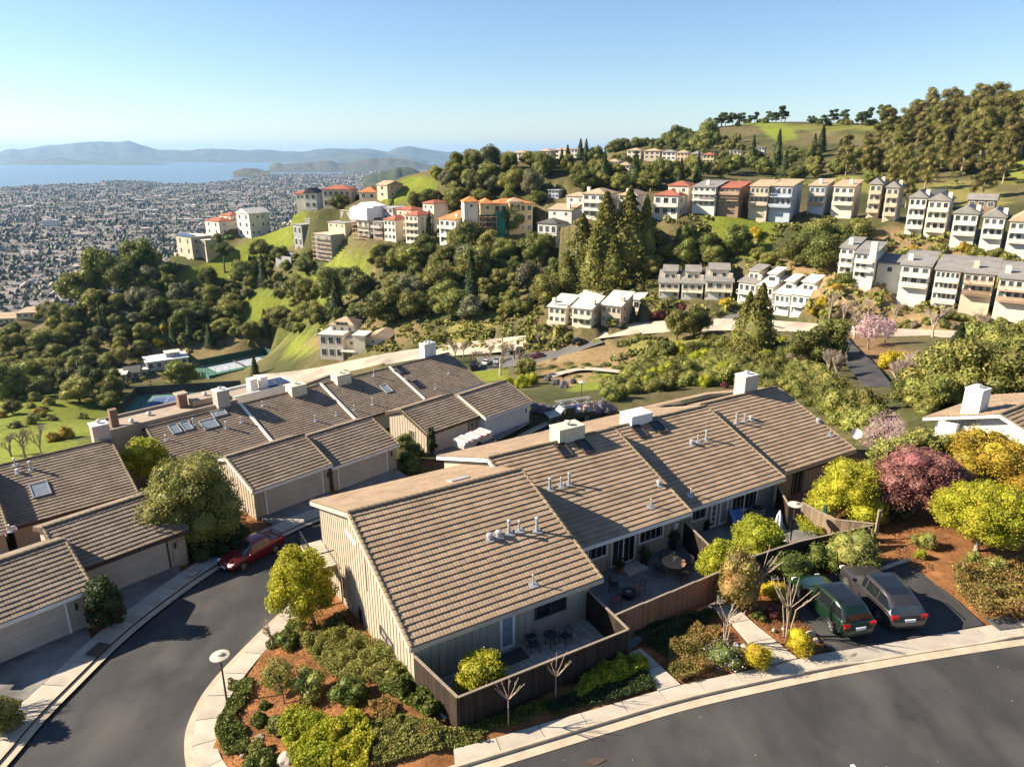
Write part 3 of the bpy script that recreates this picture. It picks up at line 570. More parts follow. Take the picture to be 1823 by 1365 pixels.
# ================================================================ gabled houses with tiled roofs
PIT = 0.364; PA = math.atan(PIT); TW = 0.335; EX = 0.36
_pr = [0, .009, .002, .009, 0]
TV = np.array([(TW * k / 4 * .985, 0, .070 + _pr[k]) for k in range(5)] + [(TW * k / 4 * .985, EX * 1.12, .006 + _pr[k]) for k in range(5)] + [(TW * k / 4 * .985, .004, -.012) for k in range(5)])
TF = np.array([(k, k + 1, k + 6, k + 5) for k in range(4)] + [(10 + k, 11 + k, k + 1, k) for k in range(4)])
def tile_mesh(matn):
    me = bpy.data.meshes.new('tile'); me.from_pydata([tuple(p) for p in TV], [], [tuple(q) for q in TF]); me.materials.append(MATS[matn]); return me
def slope(parent, O, ex, es, L, S, matn, pieces=0, piece_mat='tile_piece', name='roof_tiles'):
    """lay tiles in courses on a slope; the first `pieces` (from the eave up) are objects of their own"""
    O, ex, es = Vector(O), Vector(ex), Vector(es); nn = ex.cross(es); nc = int(L / TW + .5); nr = int(S / EX + .5); sx = L / (nc * TW); sy = S / (nr * EX)
    M = Matrix((ex * sx, es * sy, nn)).transposed(); Mn = np.array(M); pos = []
    for r_ in range(nr):
        for c in range(nc): pos.append((c * TW, r_ * EX, nrg.normal(0, .003)))
    pos = np.array(pos); Mo = np.array([tuple(O)])
    if pieces:
        me = tile_mesh(piece_mat)
        for p in pos[:pieces]:
            o = bpy.data.objects.new('tile', me); col.objects.link(o); o.parent = parent
            M4 = M.to_4x4(); M4.translation = O + M @ Vector(p); o.matrix_local = M4
        pos = pos[pieces:]
    V = (TV[None] + pos[:, None]).reshape(-1, 3) @ Mn.T + Mo; F = (TF[None] + (np.arange(len(pos)) * 15)[:, None, None]).reshape(-1, 4)
    o = mk(name, V, F, matn, parent); o['kind'] = 'stuff'; return o
def capline(parent, A, B, up, matn, name, single=False, w=.13, h=.10, stp=.34):
    """a line of overlapping half-round cap tiles"""
    A, B, up = Vector(A), Vector(B), Vector(up).normalized(); d = B - A; n = int(d.length / stp); d.normalize(); sd = d.cross(up)
    def cap(mb, p, tilt):
        vs = []
        for k, (t, lift) in enumerate(((0, .035), (stp * 1.12, 0))):
            for a in (0, 45, 90, 135, 180): vs.append(p + d * t + sd * (w * math.cos(R(a))) + up * (h * math.sin(R(a)) + lift - .03))
        mb.add(vs, [(i, i + 1, i + 6, i + 5) for i in range(4)] + [(4, 3, 2, 1, 0)])
    if single:
        me = None
        for i in range(n):
            mb = MB(); p = A + d * (i * stp)
            if me is None:
                cap(mb, Vector(), 0); o = mb.build(name, matn, parent, loc=p); me = o.data
            else: ob(name, me, parent, p)
    else:
        mb = MB()
        for i in range(n): cap(mb, A + d * (i * stp), 0)
        o = mb.build(name, matn, parent); o['kind'] = 'stuff'
class House:
    def __init__(s, name, label, cat, O, th, L, run, ez, fz, wall='siding', tile='tile', oh=.6, side=.3, brun=None, bz=None, pieces=0, fascia='trim_tan', group=None, back=True, trim='tile_trim', capsingle=False):
        s.O = Vector(O); s.th = R(th); s.L, s.run, s.ez, s.fz, s.oh, s.side = L, run, ez, fz, oh, side; s.br = brun or run; bz = fz if bz is None else bz; s.wallm = wall
        s.e = thing(name, label, cat, (s.O.x, s.O.y, 0), s.th, group); e = s.e
        s.e1 = Vector((math.cos(s.th), math.sin(s.th), 0)); s.e2 = Vector((-math.sin(s.th), math.cos(s.th), 0))
        rz = ez + run * PIT; s.rz = rz; bez = rz - s.br * PIT; D = run + s.br; t = .17; c, sn = math.cos(PA), math.sin(PA)
        s.roof = MB().prism([Vector((0, 0, ez - t)), Vector((0, D, bez - t)) if False else Vector((0, run, rz - t)), Vector((0, D, bez - t)), Vector((0, D, bez - .02)), Vector((0, run, rz - .02)), Vector((0, 0, ez - .02))], (L, 0, 0)).build('roof', 'roof_pan', e)
        slope(s.roof, (0, 0, ez), (1, 0, 0), (0, c, sn), L, run / c, tile, pieces)
        if back: slope(s.roof, (L, D, bez), (-1, 0, 0), (0, -c, sn), L, s.br / c, tile, name='roof_tiles_back')
        capline(s.roof, (0, run, rz + .06), (L, run, rz + .06), (0, 0, 1), trim, 'ridge_tile', capsingle)
        for x in (0.06, L - .06): capline(s.roof, (x, -.03, ez + .05), (x, run, rz + .05), (0, -sn, c), trim, 'rake_tile', capsingle and x < 1, w=.10, h=.075)
        # walls
        y0, y1 = oh, D - oh; x0, x1 = side, L - side; zt = lambda y: (ez + y * PIT if y < run else rz - (y - run) * PIT) - t - .01
        s.y0, s.y1, s.x0, s.x1, s.zt = y0, y1, x0, x1, zt
        fzb = min(fz, bz) - 1.2
        s.wall = MB().prism([Vector((x0, y0, fzb)), Vector((x0, y1, fzb)), Vector((x0, y1, zt(y1))), Vector((x0, run, zt(run))), Vector((x0, y0, zt(y0)))], (x1 - x0, 0, 0)).build('wall', wall, e)
        # fascia / gutter
        MB().box(-.01, -.055, ez - .24, L + .01, -.002, ez - .005).build('fascia', fascia, e)
        MB().box(-.01, D + .002, bez - .24, L + .01, D + .05, bez - .005).build('fascia', fascia, e)
        for xa, xb in ((-.045, -.002), (L + .002, L + .045)):
            MB().prism([Vector((xa, 0, ez - .25)), Vector((xa, run, rz - .25)), Vector((xa, run, rz - .005)), Vector((xa, 0, ez - .005))], (xb - xa, 0, 0)).build('rake_board', fascia, e)
            MB().prism([Vector((xa, run, rz - .25)), Vector((xa, D, bez - .25)), Vector((xa, D, bez - .005)), Vector((xa, run, rz - .005))], (xb - xa, 0, 0)).build('rake_board', fascia, e)
    def loc(s, p): d = Vector(p) - s.O; return Vector((d.dot(s.e1), d.dot(s.e2), p[2]))
    def front(s, u, v, y=None):
        y = s.y0 if y is None else y; r = ray(u, v); P0 = s.O + s.e2 * y; C0 = Vector((0, 0, CAMH)); return s.loc(C0 + r * ((P0 - C0).dot(s.e2) / r.dot(s.e2)))
    def left(s, u, v, x=None):
        x = s.x0 if x is None else x; r = ray(u, v); P0 = s.O + s.e1 * x; C0 = Vector((0, 0, CAMH)); return s.loc(C0 + r * ((P0 - C0).dot(s.e1) / r.dot(s.e1)))
    def onroof(s, u, v):
        n = -s.e2 * math.sin(PA) + UPZ * math.cos(PA); P0 = s.O + UPZ * s.ez; C0 = Vector((0, 0, CAMH)); r = ray(u, v); return s.loc(C0 + r * ((P0 - C0).dot(n) / r.dot(n)))
    def onback(s, u, v):
        n = s.e2 * math.sin(PA) + UPZ * math.cos(PA); P0 = s.O + s.e2 * s.run + UPZ * s.rz; C0 = Vector((0, 0, CAMH)); r = ray(u, v); return s.loc(C0 + r * ((P0 - C0).dot(n) / r.dot(n)))
    def battens(s, which, sp=.405, z0=None, skip=(), matn=None):
        m = matn or s.wallm
        if which == 'front':
            n = int((s.x1 - s.x0) / sp); z0 = s.fz if z0 is None else z0
            for i in range(n + 1):
                x = s.x0 + i * (s.x1 - s.x0) / n
                if any(a < x < b for a, b in skip): continue
                MB().box(x - .022, s.y0 - .028, z0 - .3, x + .022, s.y0 - .001, s.zt(s.y0) - .01).build('batten', m, s.wall)
        else:
            xs = (s.x0 - .028, s.x0 - .001) if which == 'left' else (s.x1 + .001, s.x1 + .028); n = int((s.y1 - s.y0) / sp)
            for i in range(n + 1):
                y = s.y0 + i * (s.y1 - s.y0) / n; zb = (s.fz if z0 is None else z0) - .4
                if any(a < y < b for a, b in skip): continue
                MB().box(xs[0], y - .022, zb, xs[1], y + .022, s.zt(y) - .02).build('batten', m, s.wall)
    def opening(s, plane, a0, z0, a1, z1, frame='trim_white', glass='glass', mull=1, name='window', fw=.09, hz=0, pr=.06):
        """window or door on the front (plane='front') or the left wall: frame bars, pane(s), sill"""
        a0, a1 = min(a0, a1), max(a0, a1); z0, z1 = min(z0, z1), max(z0, z1)
        w = bpy.data.objects.new(name, None); w.empty_display_size = .1; col.objects.link(w); w.parent = s.e
        def bx(p, q, r_, t, d0, d1):
            mb = MB()
            if plane == 'front': mb.box(p, s.y0 - d1, q, r_, s.y0 - d0, t)
            elif plane == 'left': mb.box(s.x0 - d1, p, q, s.x0 - d0, r_, t)
            return mb
        fr = MB()
        for q in ((a0, z0, a0 + fw, z1), (a1 - fw, z0, a1, z1), (a0 + fw, z1 - fw, a1 - fw, z1), (a0 + fw, z0, a1 - fw, z0 + fw)):
            b = bx(q[0], q[1], q[2], q[3], .001, pr); fr.add(b.v, b.f)
        for k in range(1, mull):
            x = a0 + (a1 - a0) * k / mull; b = bx(x - fw * .4, z0 + fw, x + fw * .4, z1 - fw, .001, pr - .008); fr.add(b.v, b.f)
        for k in range(1, hz + 1):
            z = z0 + (z1 - z0) * k / (hz + 1); b = bx(a0 + fw, z - .02, a1 - fw, z + .02, .001, pr - .012); fr.add(b.v, b.f)
        fr.build('frame', frame, w)
        for k in range(mull):
            xa = a0 + fw + (a1 - a0 - 2 * fw) * k / mull; xb = a0 + fw + (a1 - a0 - 2 * fw) * (k + 1) / mull; bx(xa + .002, z0 + fw, xb - .002, z1 - fw, .001, .018).build('pane', glass, w)
        return w
    def vent(s, u, v, h=.5, r=.06, kind='pipe'):
        p = s.onroof(u, v); mb = MB(); M = Matrix.Translation(p) @ Matrix.Rotation(PA, 4, 'X'); mb.box(-.22, -.2, .05, .22, .2, .075, M=M)
        if kind == 'pipe': mb.tube([p, p + UPZ * (h + .1)], r, 8); mb.lathe([(r * 1.5, h + .1), (r * 1.5, h + .16), (r * .6, h + .2)], 8, p)
        else: mb.lathe([(.10, 0), (.10, .22), (.19, .24), (.17, .36), (.08, .40)], 10, p)
        mb.build('roof_vent', 'metal_grey', s.e)
    def skylight(s, u, v, w=.75, l=1.15, glass='glass', dark=True):
        p = s.onroof(u, v); k = bpy.data.objects.new('skylight', None); k.empty_display_size = .1; col.objects.link(k); k.parent = s.e; k.matrix_local = Matrix.Translation(p) @ Matrix.Rotation(PA, 4, 'X')
        fr = MB()
        for q in ((-w / 2, -l / 2, -w / 2 + .07, l / 2), (w / 2 - .07, -l / 2, w / 2, l / 2), (-w / 2 + .07, l / 2 - .07, w / 2 - .07, l / 2), (-w / 2 + .07, -l / 2, w / 2 - .07, -l / 2 + .07)): fr.box(q[0], q[1], .0, q[2], q[3], .17)
        fr.build('frame', 'trim_brown' if dark else 'metal_grey', k); MB().box(-w / 2 + .07, -l / 2 + .07, .02, w / 2 - .07, l / 2 - .07, .12).build('pane', glass, k)
    def chimney(s, x, y, w, d, top, matn='chimney_wood', flue=1, base=None, bat=True, cap='trim_white'):
        ch = bpy.data.objects.new('chimney', None); ch.empty_display_size = .2; col.objects.link(ch); ch.parent = s.e; ch.location = (x, y, 0)
        zb = (s.zt(y) - .8) if base is None else base
        MB().box(-w / 2, -d / 2, zb, w / 2, d / 2, top - .09).build('shaft', matn, ch)
        MB().bbox(-w / 2 - .06, -d / 2 - .06, top - .09, w / 2 + .06, d / 2 + .06, top, .03).build('cap', cap, ch)
        if bat:
            for i in range(int(w / .36) + 1):
                xx = -w / 2 + w * i / int(w / .36); MB().box(xx - .022, -d / 2 - .025, zb, xx + .022, -d / 2 - .001, top - .095).build('batten', matn, ch)
            for i in range(int(d / .36) + 1):
                yy = -d / 2 + d * i / int(d / .36); MB().box(-w / 2 - .025, yy - .022, zb, -w / 2 - .001, yy + .022, top - .095).build('batten', matn, ch)
        for k in range(flue):
            xx = (k - (flue - 1) / 2) * .6; MB().lathe([(.13, top), (.13, top + .16), (.24, top + .19), (.22, top + .27), (.10, top + .3)], 12, (xx, 0, 0)).build('flue', 'metal_grey' if matn != 'chimney_cream' else 'chimney_cream', ch)
        return ch
    def garage(s, x0, x1, h=2.13, matn='garage_door', frame='trim_white'):
        g = bpy.data.objects.new('garage_door', None); g.empty_display_size = .2; col.objects.link(g); g.parent = s.e; n = 4; z0 = s.fz
        for k in range(n): MB().bbox(x0, s.y0 - .045, z0 + h * k / n + .006, x1, s.y0 - .002, z0 + h * (k + 1) / n - .006, .004).build('panel', matn, g)
        for a, b, c, d in ((x0 - .12, z0 - .1, x0 - .005, z0 + h + .12), (x1 + .005, z0 - .1, x1 + .12, z0 + h + .12), (x0 - .004, z0 + h + .005, x1 + .004, z0 + h + .12)): MB().box(a, s.y0 - .06, b, c, s.y0 - .001, d).build('door_frame', frame, g)
# ---------------------------------------------------------------- the four near townhouses
z5 = lambda a, b: (800 + a / 2.935, 850 + b / 2.935)
z4 = lambda a, b: (350 + a / 2.935, 900 + b / 2.935)
z7 = lambda a, b: (1000 + a / 3.25, 640 + b / 3.25)
z3r = lambda a, b: (900 + a / 4.5575, 560 + b / 4.5575)
h1 = House('townhouse', 'nearest townhouse, tan board walls and brown tile roof above the corner garden', 'townhouse', L1(0, 0), TH1, 10.40, 7.82, 2.66, .12, bz=-2.8, pieces=300, side=.38, capsingle=True)
h2 = House('townhouse', 'second townhouse of the terrace, with cream chimney and wooden round table on its patio', 'townhouse', L1(10.32, 4.0), TH1, 10.1, 7.85, 1.78, -.72, bz=-3.6, fascia='trim_white', wall='siding')
h3 = House('townhouse', 'third townhouse of the terrace, with low white chimney and white french doors', 'townhouse', L1(20.40, 5.0), TH1, 9.9, 7.9, 1.28, -1.2, bz=-4.2, fascia='trim_white', wall='siding_grey')
h4 = House('townhouse', 'farthest townhouse of the terrace, with tall tan chimney and solar panels behind its ridge', 'townhouse', L1(30.28, 5.75), TH1, 9.0, 7.85, 1.15, -1.4, bz=-4.8, fascia='trim_tan', wall='siding')
h1.battens('left', z0=-2.6); h1.battens('front', skip=((4.55, 5.6), (6.9, 9.2)), z0=.1)
for h in (h2, h3, h4): h.battens('front', z0=h.fz)
for q in [(210, 325), (257, 310)]: h1.vent(*z5(*q), kind='cap')
h1.vent(*z5(312, 292), h=.62, r=.085); h1.vent(*z5(365, 280), h=.45, r=.05); h1.vent(*z5(457, 282), h=.66, r=.085); h1.vent(*z5(437, 562), h=.42, r=.035)
for q in [(525, 62)]: h2.vent(*z5(*q), h=.6, r=.085)
h2.vent(*z5(583, 45), h=.45, r=.05); h2.vent(*z5(625, 35), h=.62, r=.085); h2.vent(*z5(1095, 42), kind='cap'); h2.vent(*z5(1052, 155), h=.4, r=.035)
h2.skylight(*z3r(560, 1035) if False else (1003, 803), .8, 1.3); h2.skylight(1041, 796, .8, 1.3)
h3.skylight(*z3r(1085, 955), .8, 1.3); h3.skylight(*z3r(1240, 920), .8, 1.3)
h3.vent(*z7(752, 492), kind='cap'); h3.vent(*z7(787, 480), h=.42, r=.05); h3.vent(*z7(835, 465), h=.62, r=.085); h3.vent(*z7(745, 790), h=.4, r=.035)
h4.vent(*z7(1010, 368), h=.6, r=.085); h4.vent(*z7(1057, 357), h=.42, r=.05); h4.vent(*z7(1095, 350), kind='cap'); h4.vent(*z7(1483, 365), kind='cap'); h4.vent(*z7(1552, 440), h=.42, r=.035)
c_ = h2.onroof(*z3r(500, 990)); h2.chimney(c_.x, h2.run + .25, 2.0, 1.15, h2.rz + .95, 'chimney_cream', cap='chimney_cream')
c_ = h3.onroof(*z3r(1060, 850)); h3.chimney(c_.x, h3.run + .3, 1.9, 1.3, h3.rz + .7, 'siding_white', flue=0)
c_ = h4.onroof(1322, 687); h4.chimney(c_.x, h4.run + .6, 1.5, 1.1, h4.rz + 1.5, 'chimney_wood')
# small skylight and solar panels on the back slopes
p = h1.onback(817, 856); k = MB(); M = Matrix.Translation(p) @ Matrix.Rotation(-PA, 4, 'X'); k.box(-.6, -.4, .03, .6, .4, .16, M=M); k.build('skylight', 'metal_grey', h1.e)
M0 = Matrix.Translation((0, h4.run, h4.rz)) @ Matrix.Rotation(-PA, 4, 'X')
for i in range(6):
    for j in range(2): MB().box(1.0 + i * 1.03 - 1.2, 1.6 + j * 1.7, .16, 1.98 + i * 1.03 - 1.2, 3.25 + j * 1.7, .20, M=M0).build('solar_panel', 'solar', h4.e)
# doors and windows of the patio fronts
def fr_open(h, a, b, zf=None, **kw):
    p, q = h.front(*a), h.front(*b); z0 = min(p.z, q.z) if zf is None else zf; h.opening('front', p.x, z0, q.x, max(p.z, q.z, h.fz + 2.1), **kw)
fr_open(h1, z5(262, 890), z5(340, 725), zf=.16, glass='glass_sky', name='door', fw=.14)
fr_open(h1, z5(445, 745), z5(610, 640), frame='trim_brown', mull=2)
fr_open(h2, z5(718, 440), z5(825, 350), mull=1); fr_open(h2, z5(838, 475), z5(972, 310), zf=h2.fz + .06, mull=2, name='sliding_door'); fr_open(h2, z5(985, 350), z5(1118, 258))
fr_open(h3, z5(1355, 270), z5(1398, 150), zf=h3.fz + .1, name='french_door', mull=1, hz=4, fw=.12); fr_open(h3, z5(1400, 265), z5(1455, 130), zf=h3.fz + .1, glass='glass_sky', name='french_door', fw=.12); fr_open(h3, z5(1465, 195), z5(1608, 75), mull=2); fr_open(h3, z5(1260, 235), z5(1345, 170))
fr_open(h4, z7(1335, 690), z7(1405, 610), zf=h4.fz + .05, frame='trim_brown', name='door'); fr_open(h4, z7(1420, 640), z7(1545, 550), frame='trim_brown', mull=2); fr_open(h4, z7(1255, 670), z7(1300, 600), frame='trim_brown')
def lf_open(h, a, b, **kw):
    p, q = h.left(*a), h.left(*b); h.opening('left', p.y, p.z, q.y, q.z, **kw)
lf_open(h1, z4(836, 212), z4(780, 120), glass='glass_sky'); lf_open(h1, z4(893, 445), z4(875, 265), frame='trim_tan'); lf_open(h1, z4(872, 640), z4(848, 520), frame='trim_brown'); lf_open(h1, z4(1032, 770), z4(962, 620), frame='trim_brown', mull=2, glass='glass_sky'); lf_open(h1, z4(775, 480), z4(752, 350), frame='trim_brown')
# balcony at the back corner of the nearest townhouse
bal = bpy.data.objects.new('balcony', None); bal.empty_display_size = .2; col.objects.link(bal); bal.parent = h1.e
MB().box(-.9, 12.2, -.12, .36, 15.4, .02).build('deck', 'trim_tan', bal)
for i in range(13): MB().box(-.88, 12.25 + i * .25, .02, -.85, 12.28 + i * .25, .95).build('baluster', 'metal_dark', bal)
MB().box(-.9, 12.2, .95, -.83, 15.4, 1.0).build('rail', 'metal_dark', bal); MB().box(-.9, 12.2, .95, .3, 12.26, 1.0).build('rail', 'metal_dark', bal)
for y in (12.3, 15.2): MB().box(-.85, y, -3.4, -.73, y + .12, -.12).build('post', 'trim_tan', bal)
# ---------------------------------------------------------------- garages on the left
def garage(label, x, y, L, ez, fz, door, wall='siding', doorm='garage_door', frame='trim_white', fascia='trim_white', run=4.1, th=TH2, bat=True):
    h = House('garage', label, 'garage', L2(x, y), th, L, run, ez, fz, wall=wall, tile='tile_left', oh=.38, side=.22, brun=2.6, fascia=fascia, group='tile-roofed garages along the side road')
    h.garage(door[0], door[1], matn=doorm, frame=frame)
    n0 = len(col.objects)
    if bat: h.battens('front', sp=.4, skip=((door[0] - .15, door[1] + .15),))
    MB().box(door[1] + .5, h.y0 - .1, fz + 1.3, door[1] + .62, h.y0 - .03, fz + 1.7).build('wall_lamp', 'metal_dark', h.e)
    return h
gA1 = garage('left garage of the middle pair, beside the big round tree', 0, -.05, 6.86, -1.2, -3.66, (1.15, 6.0))
gA2 = garage('right garage of the middle pair, lower roof and bare driveway', 6.9, .05, 6.85, -1.55, -3.9, (.75, 5.6))
gB1 = garage('tan garage at the back with a door in its lit side wall', 19.3, 3.1, 7.0, -3.15, -5.5, (.8, 5.7), fascia='trim_brown', frame='trim_brown')
gB2 = garage('white-doored garage at the back, nearest the ladder truck', 26.35, 2.2, 7.2, -3.15, -5.6, (1.0, 5.9), wall='siding_white', doorm='garage_door_white')
gC = garage('brown-trimmed garage beside the parked red sedan', -13.05, -2.9, 7.2, -.9, -3.35, (.9, 5.75), fascia='trim_brown', frame='trim_brown', th=47)
gD = garage('white-trimmed garage cut by the left edge of the picture', -19.8, -6.1, 7.3, -.62, -3.05, (.9, 5.75), th=47)
for g in (gA1, gC, gD): g.battens('left') if g is gA1 else None
gB1.battens('left'); gA1.battens('left') if False else None
p, q = gB1.left(400 + 1000 / 3.033, 550 + 775 / 3.033), gB1.left(400 + 1030 / 3.033, 550 + 665 / 3.033); gB1.opening('left', p.y, gB1.fz, q.y, gB1.fz + 2.05, frame='trim_tan', glass='trim_brown', name='door')
# driveways
for g, (a, b) in ((gA1, (.4, 6.4)), (gA2, (.4, 6.4)), (gC, (.3, 6.4)), (gD, (.3, 6.6)), (gB1, (.3, 6.5)), (gB2, (.3, 6.8))):
    pts = []
    for x, y in ((a, .37), (b, .37), (b, -1.4), (a, -1.4)):
        w_ = g.O + g.e1 * x + g.e2 * y; pts.append(Vector((w_.x, w_.y, g.fz)))
    for k in (2, 3):
        gk = min(resample(GK, 400), key=lambda q: (q.xy - pts[k].xy).length); out = offs(resample(GK, 400), 1.84)
        gk2 = min(out, key=lambda q: (q.xy - pts[k].xy).length); pts[k] = Vector((gk2.x, gk2.y, gk.z + .1))
    ctr = sum(pts, Vector()) / 4
    struct(MB().prism([p_ - UPZ * .12 for p_ in pts], (0, 0, .13)).build('driveway', 'concrete_drive')); flatten(pts, drop=.3)
# ---------------------------------------------------------------- townhouses behind the garages
THM = 44.7; eM1 = Vector((math.cos(R(THM)), math.sin(R(THM)), 0)); eM2 = Vector((-math.sin(R(THM)), math.cos(R(THM)), 0))
RRm = Vector((-8.7, 94.2, 0)); OM = RRm - eM1 * 39.6 - eM2 * 7.2
labs = ['left end townhouse of the back row, with a row of three skylights', 'second townhouse of the back row, with small vents and a cream chimney at its right', 'third townhouse of the back row, with a long chimney shadow and one pale skylight', 'right end townhouse of the back row, with two skylights and a tall white chimney']
hM = []
for i in range(4):
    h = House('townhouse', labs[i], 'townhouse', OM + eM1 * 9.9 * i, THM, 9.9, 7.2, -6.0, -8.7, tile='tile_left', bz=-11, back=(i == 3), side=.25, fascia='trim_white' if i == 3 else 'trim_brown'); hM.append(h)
    if i: MB().prism([Vector((-.14, -.02, -6.0)), Vector((-.14, 7.2, -6 + 7.2 * PIT)), Vector((-.14, 7.2, -6 + 7.2 * PIT + .22)), Vector((-.14, -.02, -5.78))], (.28, 0, 0)).build('flashing', 'trim_white', h.e)
zA = lambda a, b: (140 + a / 4.5575, 590 + b / 4.5575); zB = lambda a, b: (520 + a / 4.5575, 560 + b / 4.5575)
for q, w, l in (((782, 795), .9, 1.5), ((875, 770), .9, 1.5), ((1060, 755), 1.6, 1.5), ((1140, 668), 1.5, 1.0)): hM[0].skylight(*zA(*q), w, l, glass='glass_sky', dark=False)
hM[0].vent(*zA(710, 880), h=.4, r=.05); hM[0].vent(*zA(935, 765), h=.7, r=.07); hM[0].vent(*zA(1200, 785), h=.6, r=.11); hM[0].vent(*zA(1320, 740), h=.5, r=.08)
hM[1].vent(*zA(1495, 605), h=.4, r=.06); hM[1].vent(*zB(358, 820), h=.3, r=.05); hM[1].vent(*zB(193, 865), h=.6, r=.1)
hM[2].vent(*zB(505, 778), h=.5, r=.06); hM[2].vent(*zB(655, 730), h=.7, r=.08); hM[2].vent(*zB(665, 500), h=.7, r=.07); hM[2].skylight(*zB(765, 605), 1.0, 1.6, glass='glass_sky', dark=False)
hM[3].skylight(*zB(890, 452), 1.0, 1.6); hM[3].skylight(*zB(1020, 570), 1.0, 1.6); hM[3].vent(*zB(1163, 603), h=.5, r=.05); hM[3].vent(*zB(1270, 480), h=.3, r=.05); hM[3].vent(*zB(830, 470), kind='cap'); hM[3].vent(*zB(920, 535), kind='cap')
rzM = hM[0].rz
x = hM[0].onroof(402, 728).x; hM[0].chimney(x, 7.9, 1.3, 1.3, rzM + 2.0, 'chimney_wood')
x = hM[1].onroof(535, 706).x; hM[1].chimney(x, 6.9, 1.9, 1.5, rzM + .9, 'chimney_cream', cap='chimney_cream', bat=False)
x = hM[2].onroof(617, 688).x; hM[2].chimney(x, 6.9, 1.9, 1.5, rzM + .9, 'chimney_cream', cap='chimney_cream', bat=False)
x = hM[3].onroof(772, 640).x; hM[3].chimney(x, 7.9, 1.9, 1.1, rzM + 1.9, 'siding_white', flue=2)
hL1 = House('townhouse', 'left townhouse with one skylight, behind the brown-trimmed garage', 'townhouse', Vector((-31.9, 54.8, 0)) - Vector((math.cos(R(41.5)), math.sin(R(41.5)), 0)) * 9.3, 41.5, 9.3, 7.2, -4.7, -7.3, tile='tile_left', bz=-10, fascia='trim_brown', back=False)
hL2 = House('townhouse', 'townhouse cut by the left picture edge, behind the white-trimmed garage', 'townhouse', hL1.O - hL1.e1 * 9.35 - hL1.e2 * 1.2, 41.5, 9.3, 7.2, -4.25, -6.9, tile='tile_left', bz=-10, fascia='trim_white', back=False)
zL = lambda a, b: (a / 4.015, 760 + b / 4.015)
hL1.skylight(*zL(288, 450), 1.3, 1.7, glass='glass_sky', dark=False); hL1.vent(*zL(222, 305), h=.6, r=.11); hL1.vent(*zL(128, 328), kind='cap'); hL1.vent(*zL(110, 275), h=.5, r=.06); hL2.vent(*zL(75, 745), h=.4, r=.05); hL2.vent(*zL(100, 740), kind='cap')
hL1.chimney(9.3 - .6, 8.3, 1.35, 1.35, hL1.rz + 1.45, 'chimney_wood')
# flat-roofed houses lower behind
mat('stucco_brown', (0.30, 0.235, 0.18), (0.37, 0.30, 0.235), scale=1, rough=.85); mat('brick_brown', (0.16, 0.10, 0.075), (0.23, 0.15, 0.11), scale=5, rough=.9)
def flat_house(name, label, O, th, w, d, zt, zb, wall, roofm, par=.25):
    e = thing(name, label, 'house', (O[0], O[1], 0), R(th)); MB().box(0, 0, zb, w, d, zt - .05).build('wall', wall, e); MB().box(.25, .25, zt - .049, w - .25, d - .25, zt - .02).build('roof', roofm, e)
    for a in ((0, 0, w, .22), (0, d - .22, w, d), (0, .22, .22, d - .22), (w - .22, .22, w, d - .22)): MB().box(a[0], a[1], zt - .05, a[2], a[3], zt + par).build('parapet', wall, e)
    return e
pA = atz(196, 775, -3.6); f1 = flat_house('flat_roofed_house', 'flat-roofed house with brown parapets behind the left townhouse', pA, 44.7, 13, 4.2, -3.3, -12, 'stucco_brown', 'stucco_brown')
MB().box(.6, 1.2, -3.3, 1.3, 1.9, -1.5).build('chimney', 'brick_brown', f1); MB().box(7.6, 2.2, -3.3, 8.5, 3.1, -1.9).build('chimney', 'brick_brown', f1); MB().bbox(7.45, 2.05, -1.9, 8.65, 3.25, -1.72).build('chimney_cap', 'stucco_brown', f1)
MB().box(8.8, 1.4, -3.2, 12.6, 4.0, -2.6).build('raised_roof', 'stucco_brown', f1)
for x_, y_ in ((2.5, 1.5), (4.5, 2.4), (10.5, 2.5)): MB().lathe([(.2, -3.32), (.2, -3.1), (.28, -3.08), (.1, -2.9)], 8, (x_, y_, 0 if x_ < 8 else .72)).build('roof_vent', 'metal_grey', f1)
pB = atz(395, 706, -5.2); f2 = flat_house('flat_roofed_house', 'white flat-roofed house with twin chimneys beyond the back row', pB + eM2 * 2.5, 44.7, 11, 4, -6.7, -14, 'siding_white', 'roof_pan')
for x_ in (5.2, 6.6): MB().box(x_, 1, -6.7, x_ + 1, 2.2, -5.1).build('chimney', 'siding_white', f2)
for k in range(2): MB().box(7.6 + k * 1.6, .8, -6.5, 9.0 + k * 1.6, 3.2, -6.43).build('solar_panel', 'solar', f2)
# ---------------------------------------------------------------- white house at the right edge
HR = House('house', 'white board-walled house with tall chimney at the right edge', 'house', Vector((38.5, 44.3, 0)), 32.7, 10, 5.2, 2.8, .3, wall='siding_white', fascia='trim_white', oh=.7, side=.7, bz=-.5)
HR.battens('left', sp=.42); HR.chimney(1.35, HR.run + 2.3, 1.3, 1.2, HR.rz + 1.2, 'siding_white'); HR.opening('left', 3.6, .5, 4.5, 2.4, name='door', glass='trim_white'); HR.chimney(.35, HR.run + 3.4, .5, 1.3, HR.zt(HR.run + 3.4) - .3, 'siding_white', flue=0, base=-.8)
pp = at(530, 690, 112); hPv = House('pavilion', 'small tile-roofed pavilion beyond the back row, one slope pale and one striped', 'pavilion', Vector((pp.x, pp.y, 0)) - Vector((-math.sin(R(60)), math.cos(R(60)), 0)) * 5, 60, 11, 5, pp.z - 5 * PIT, pp.z - 5, tile='tile_left', bz=pp.z - 6)
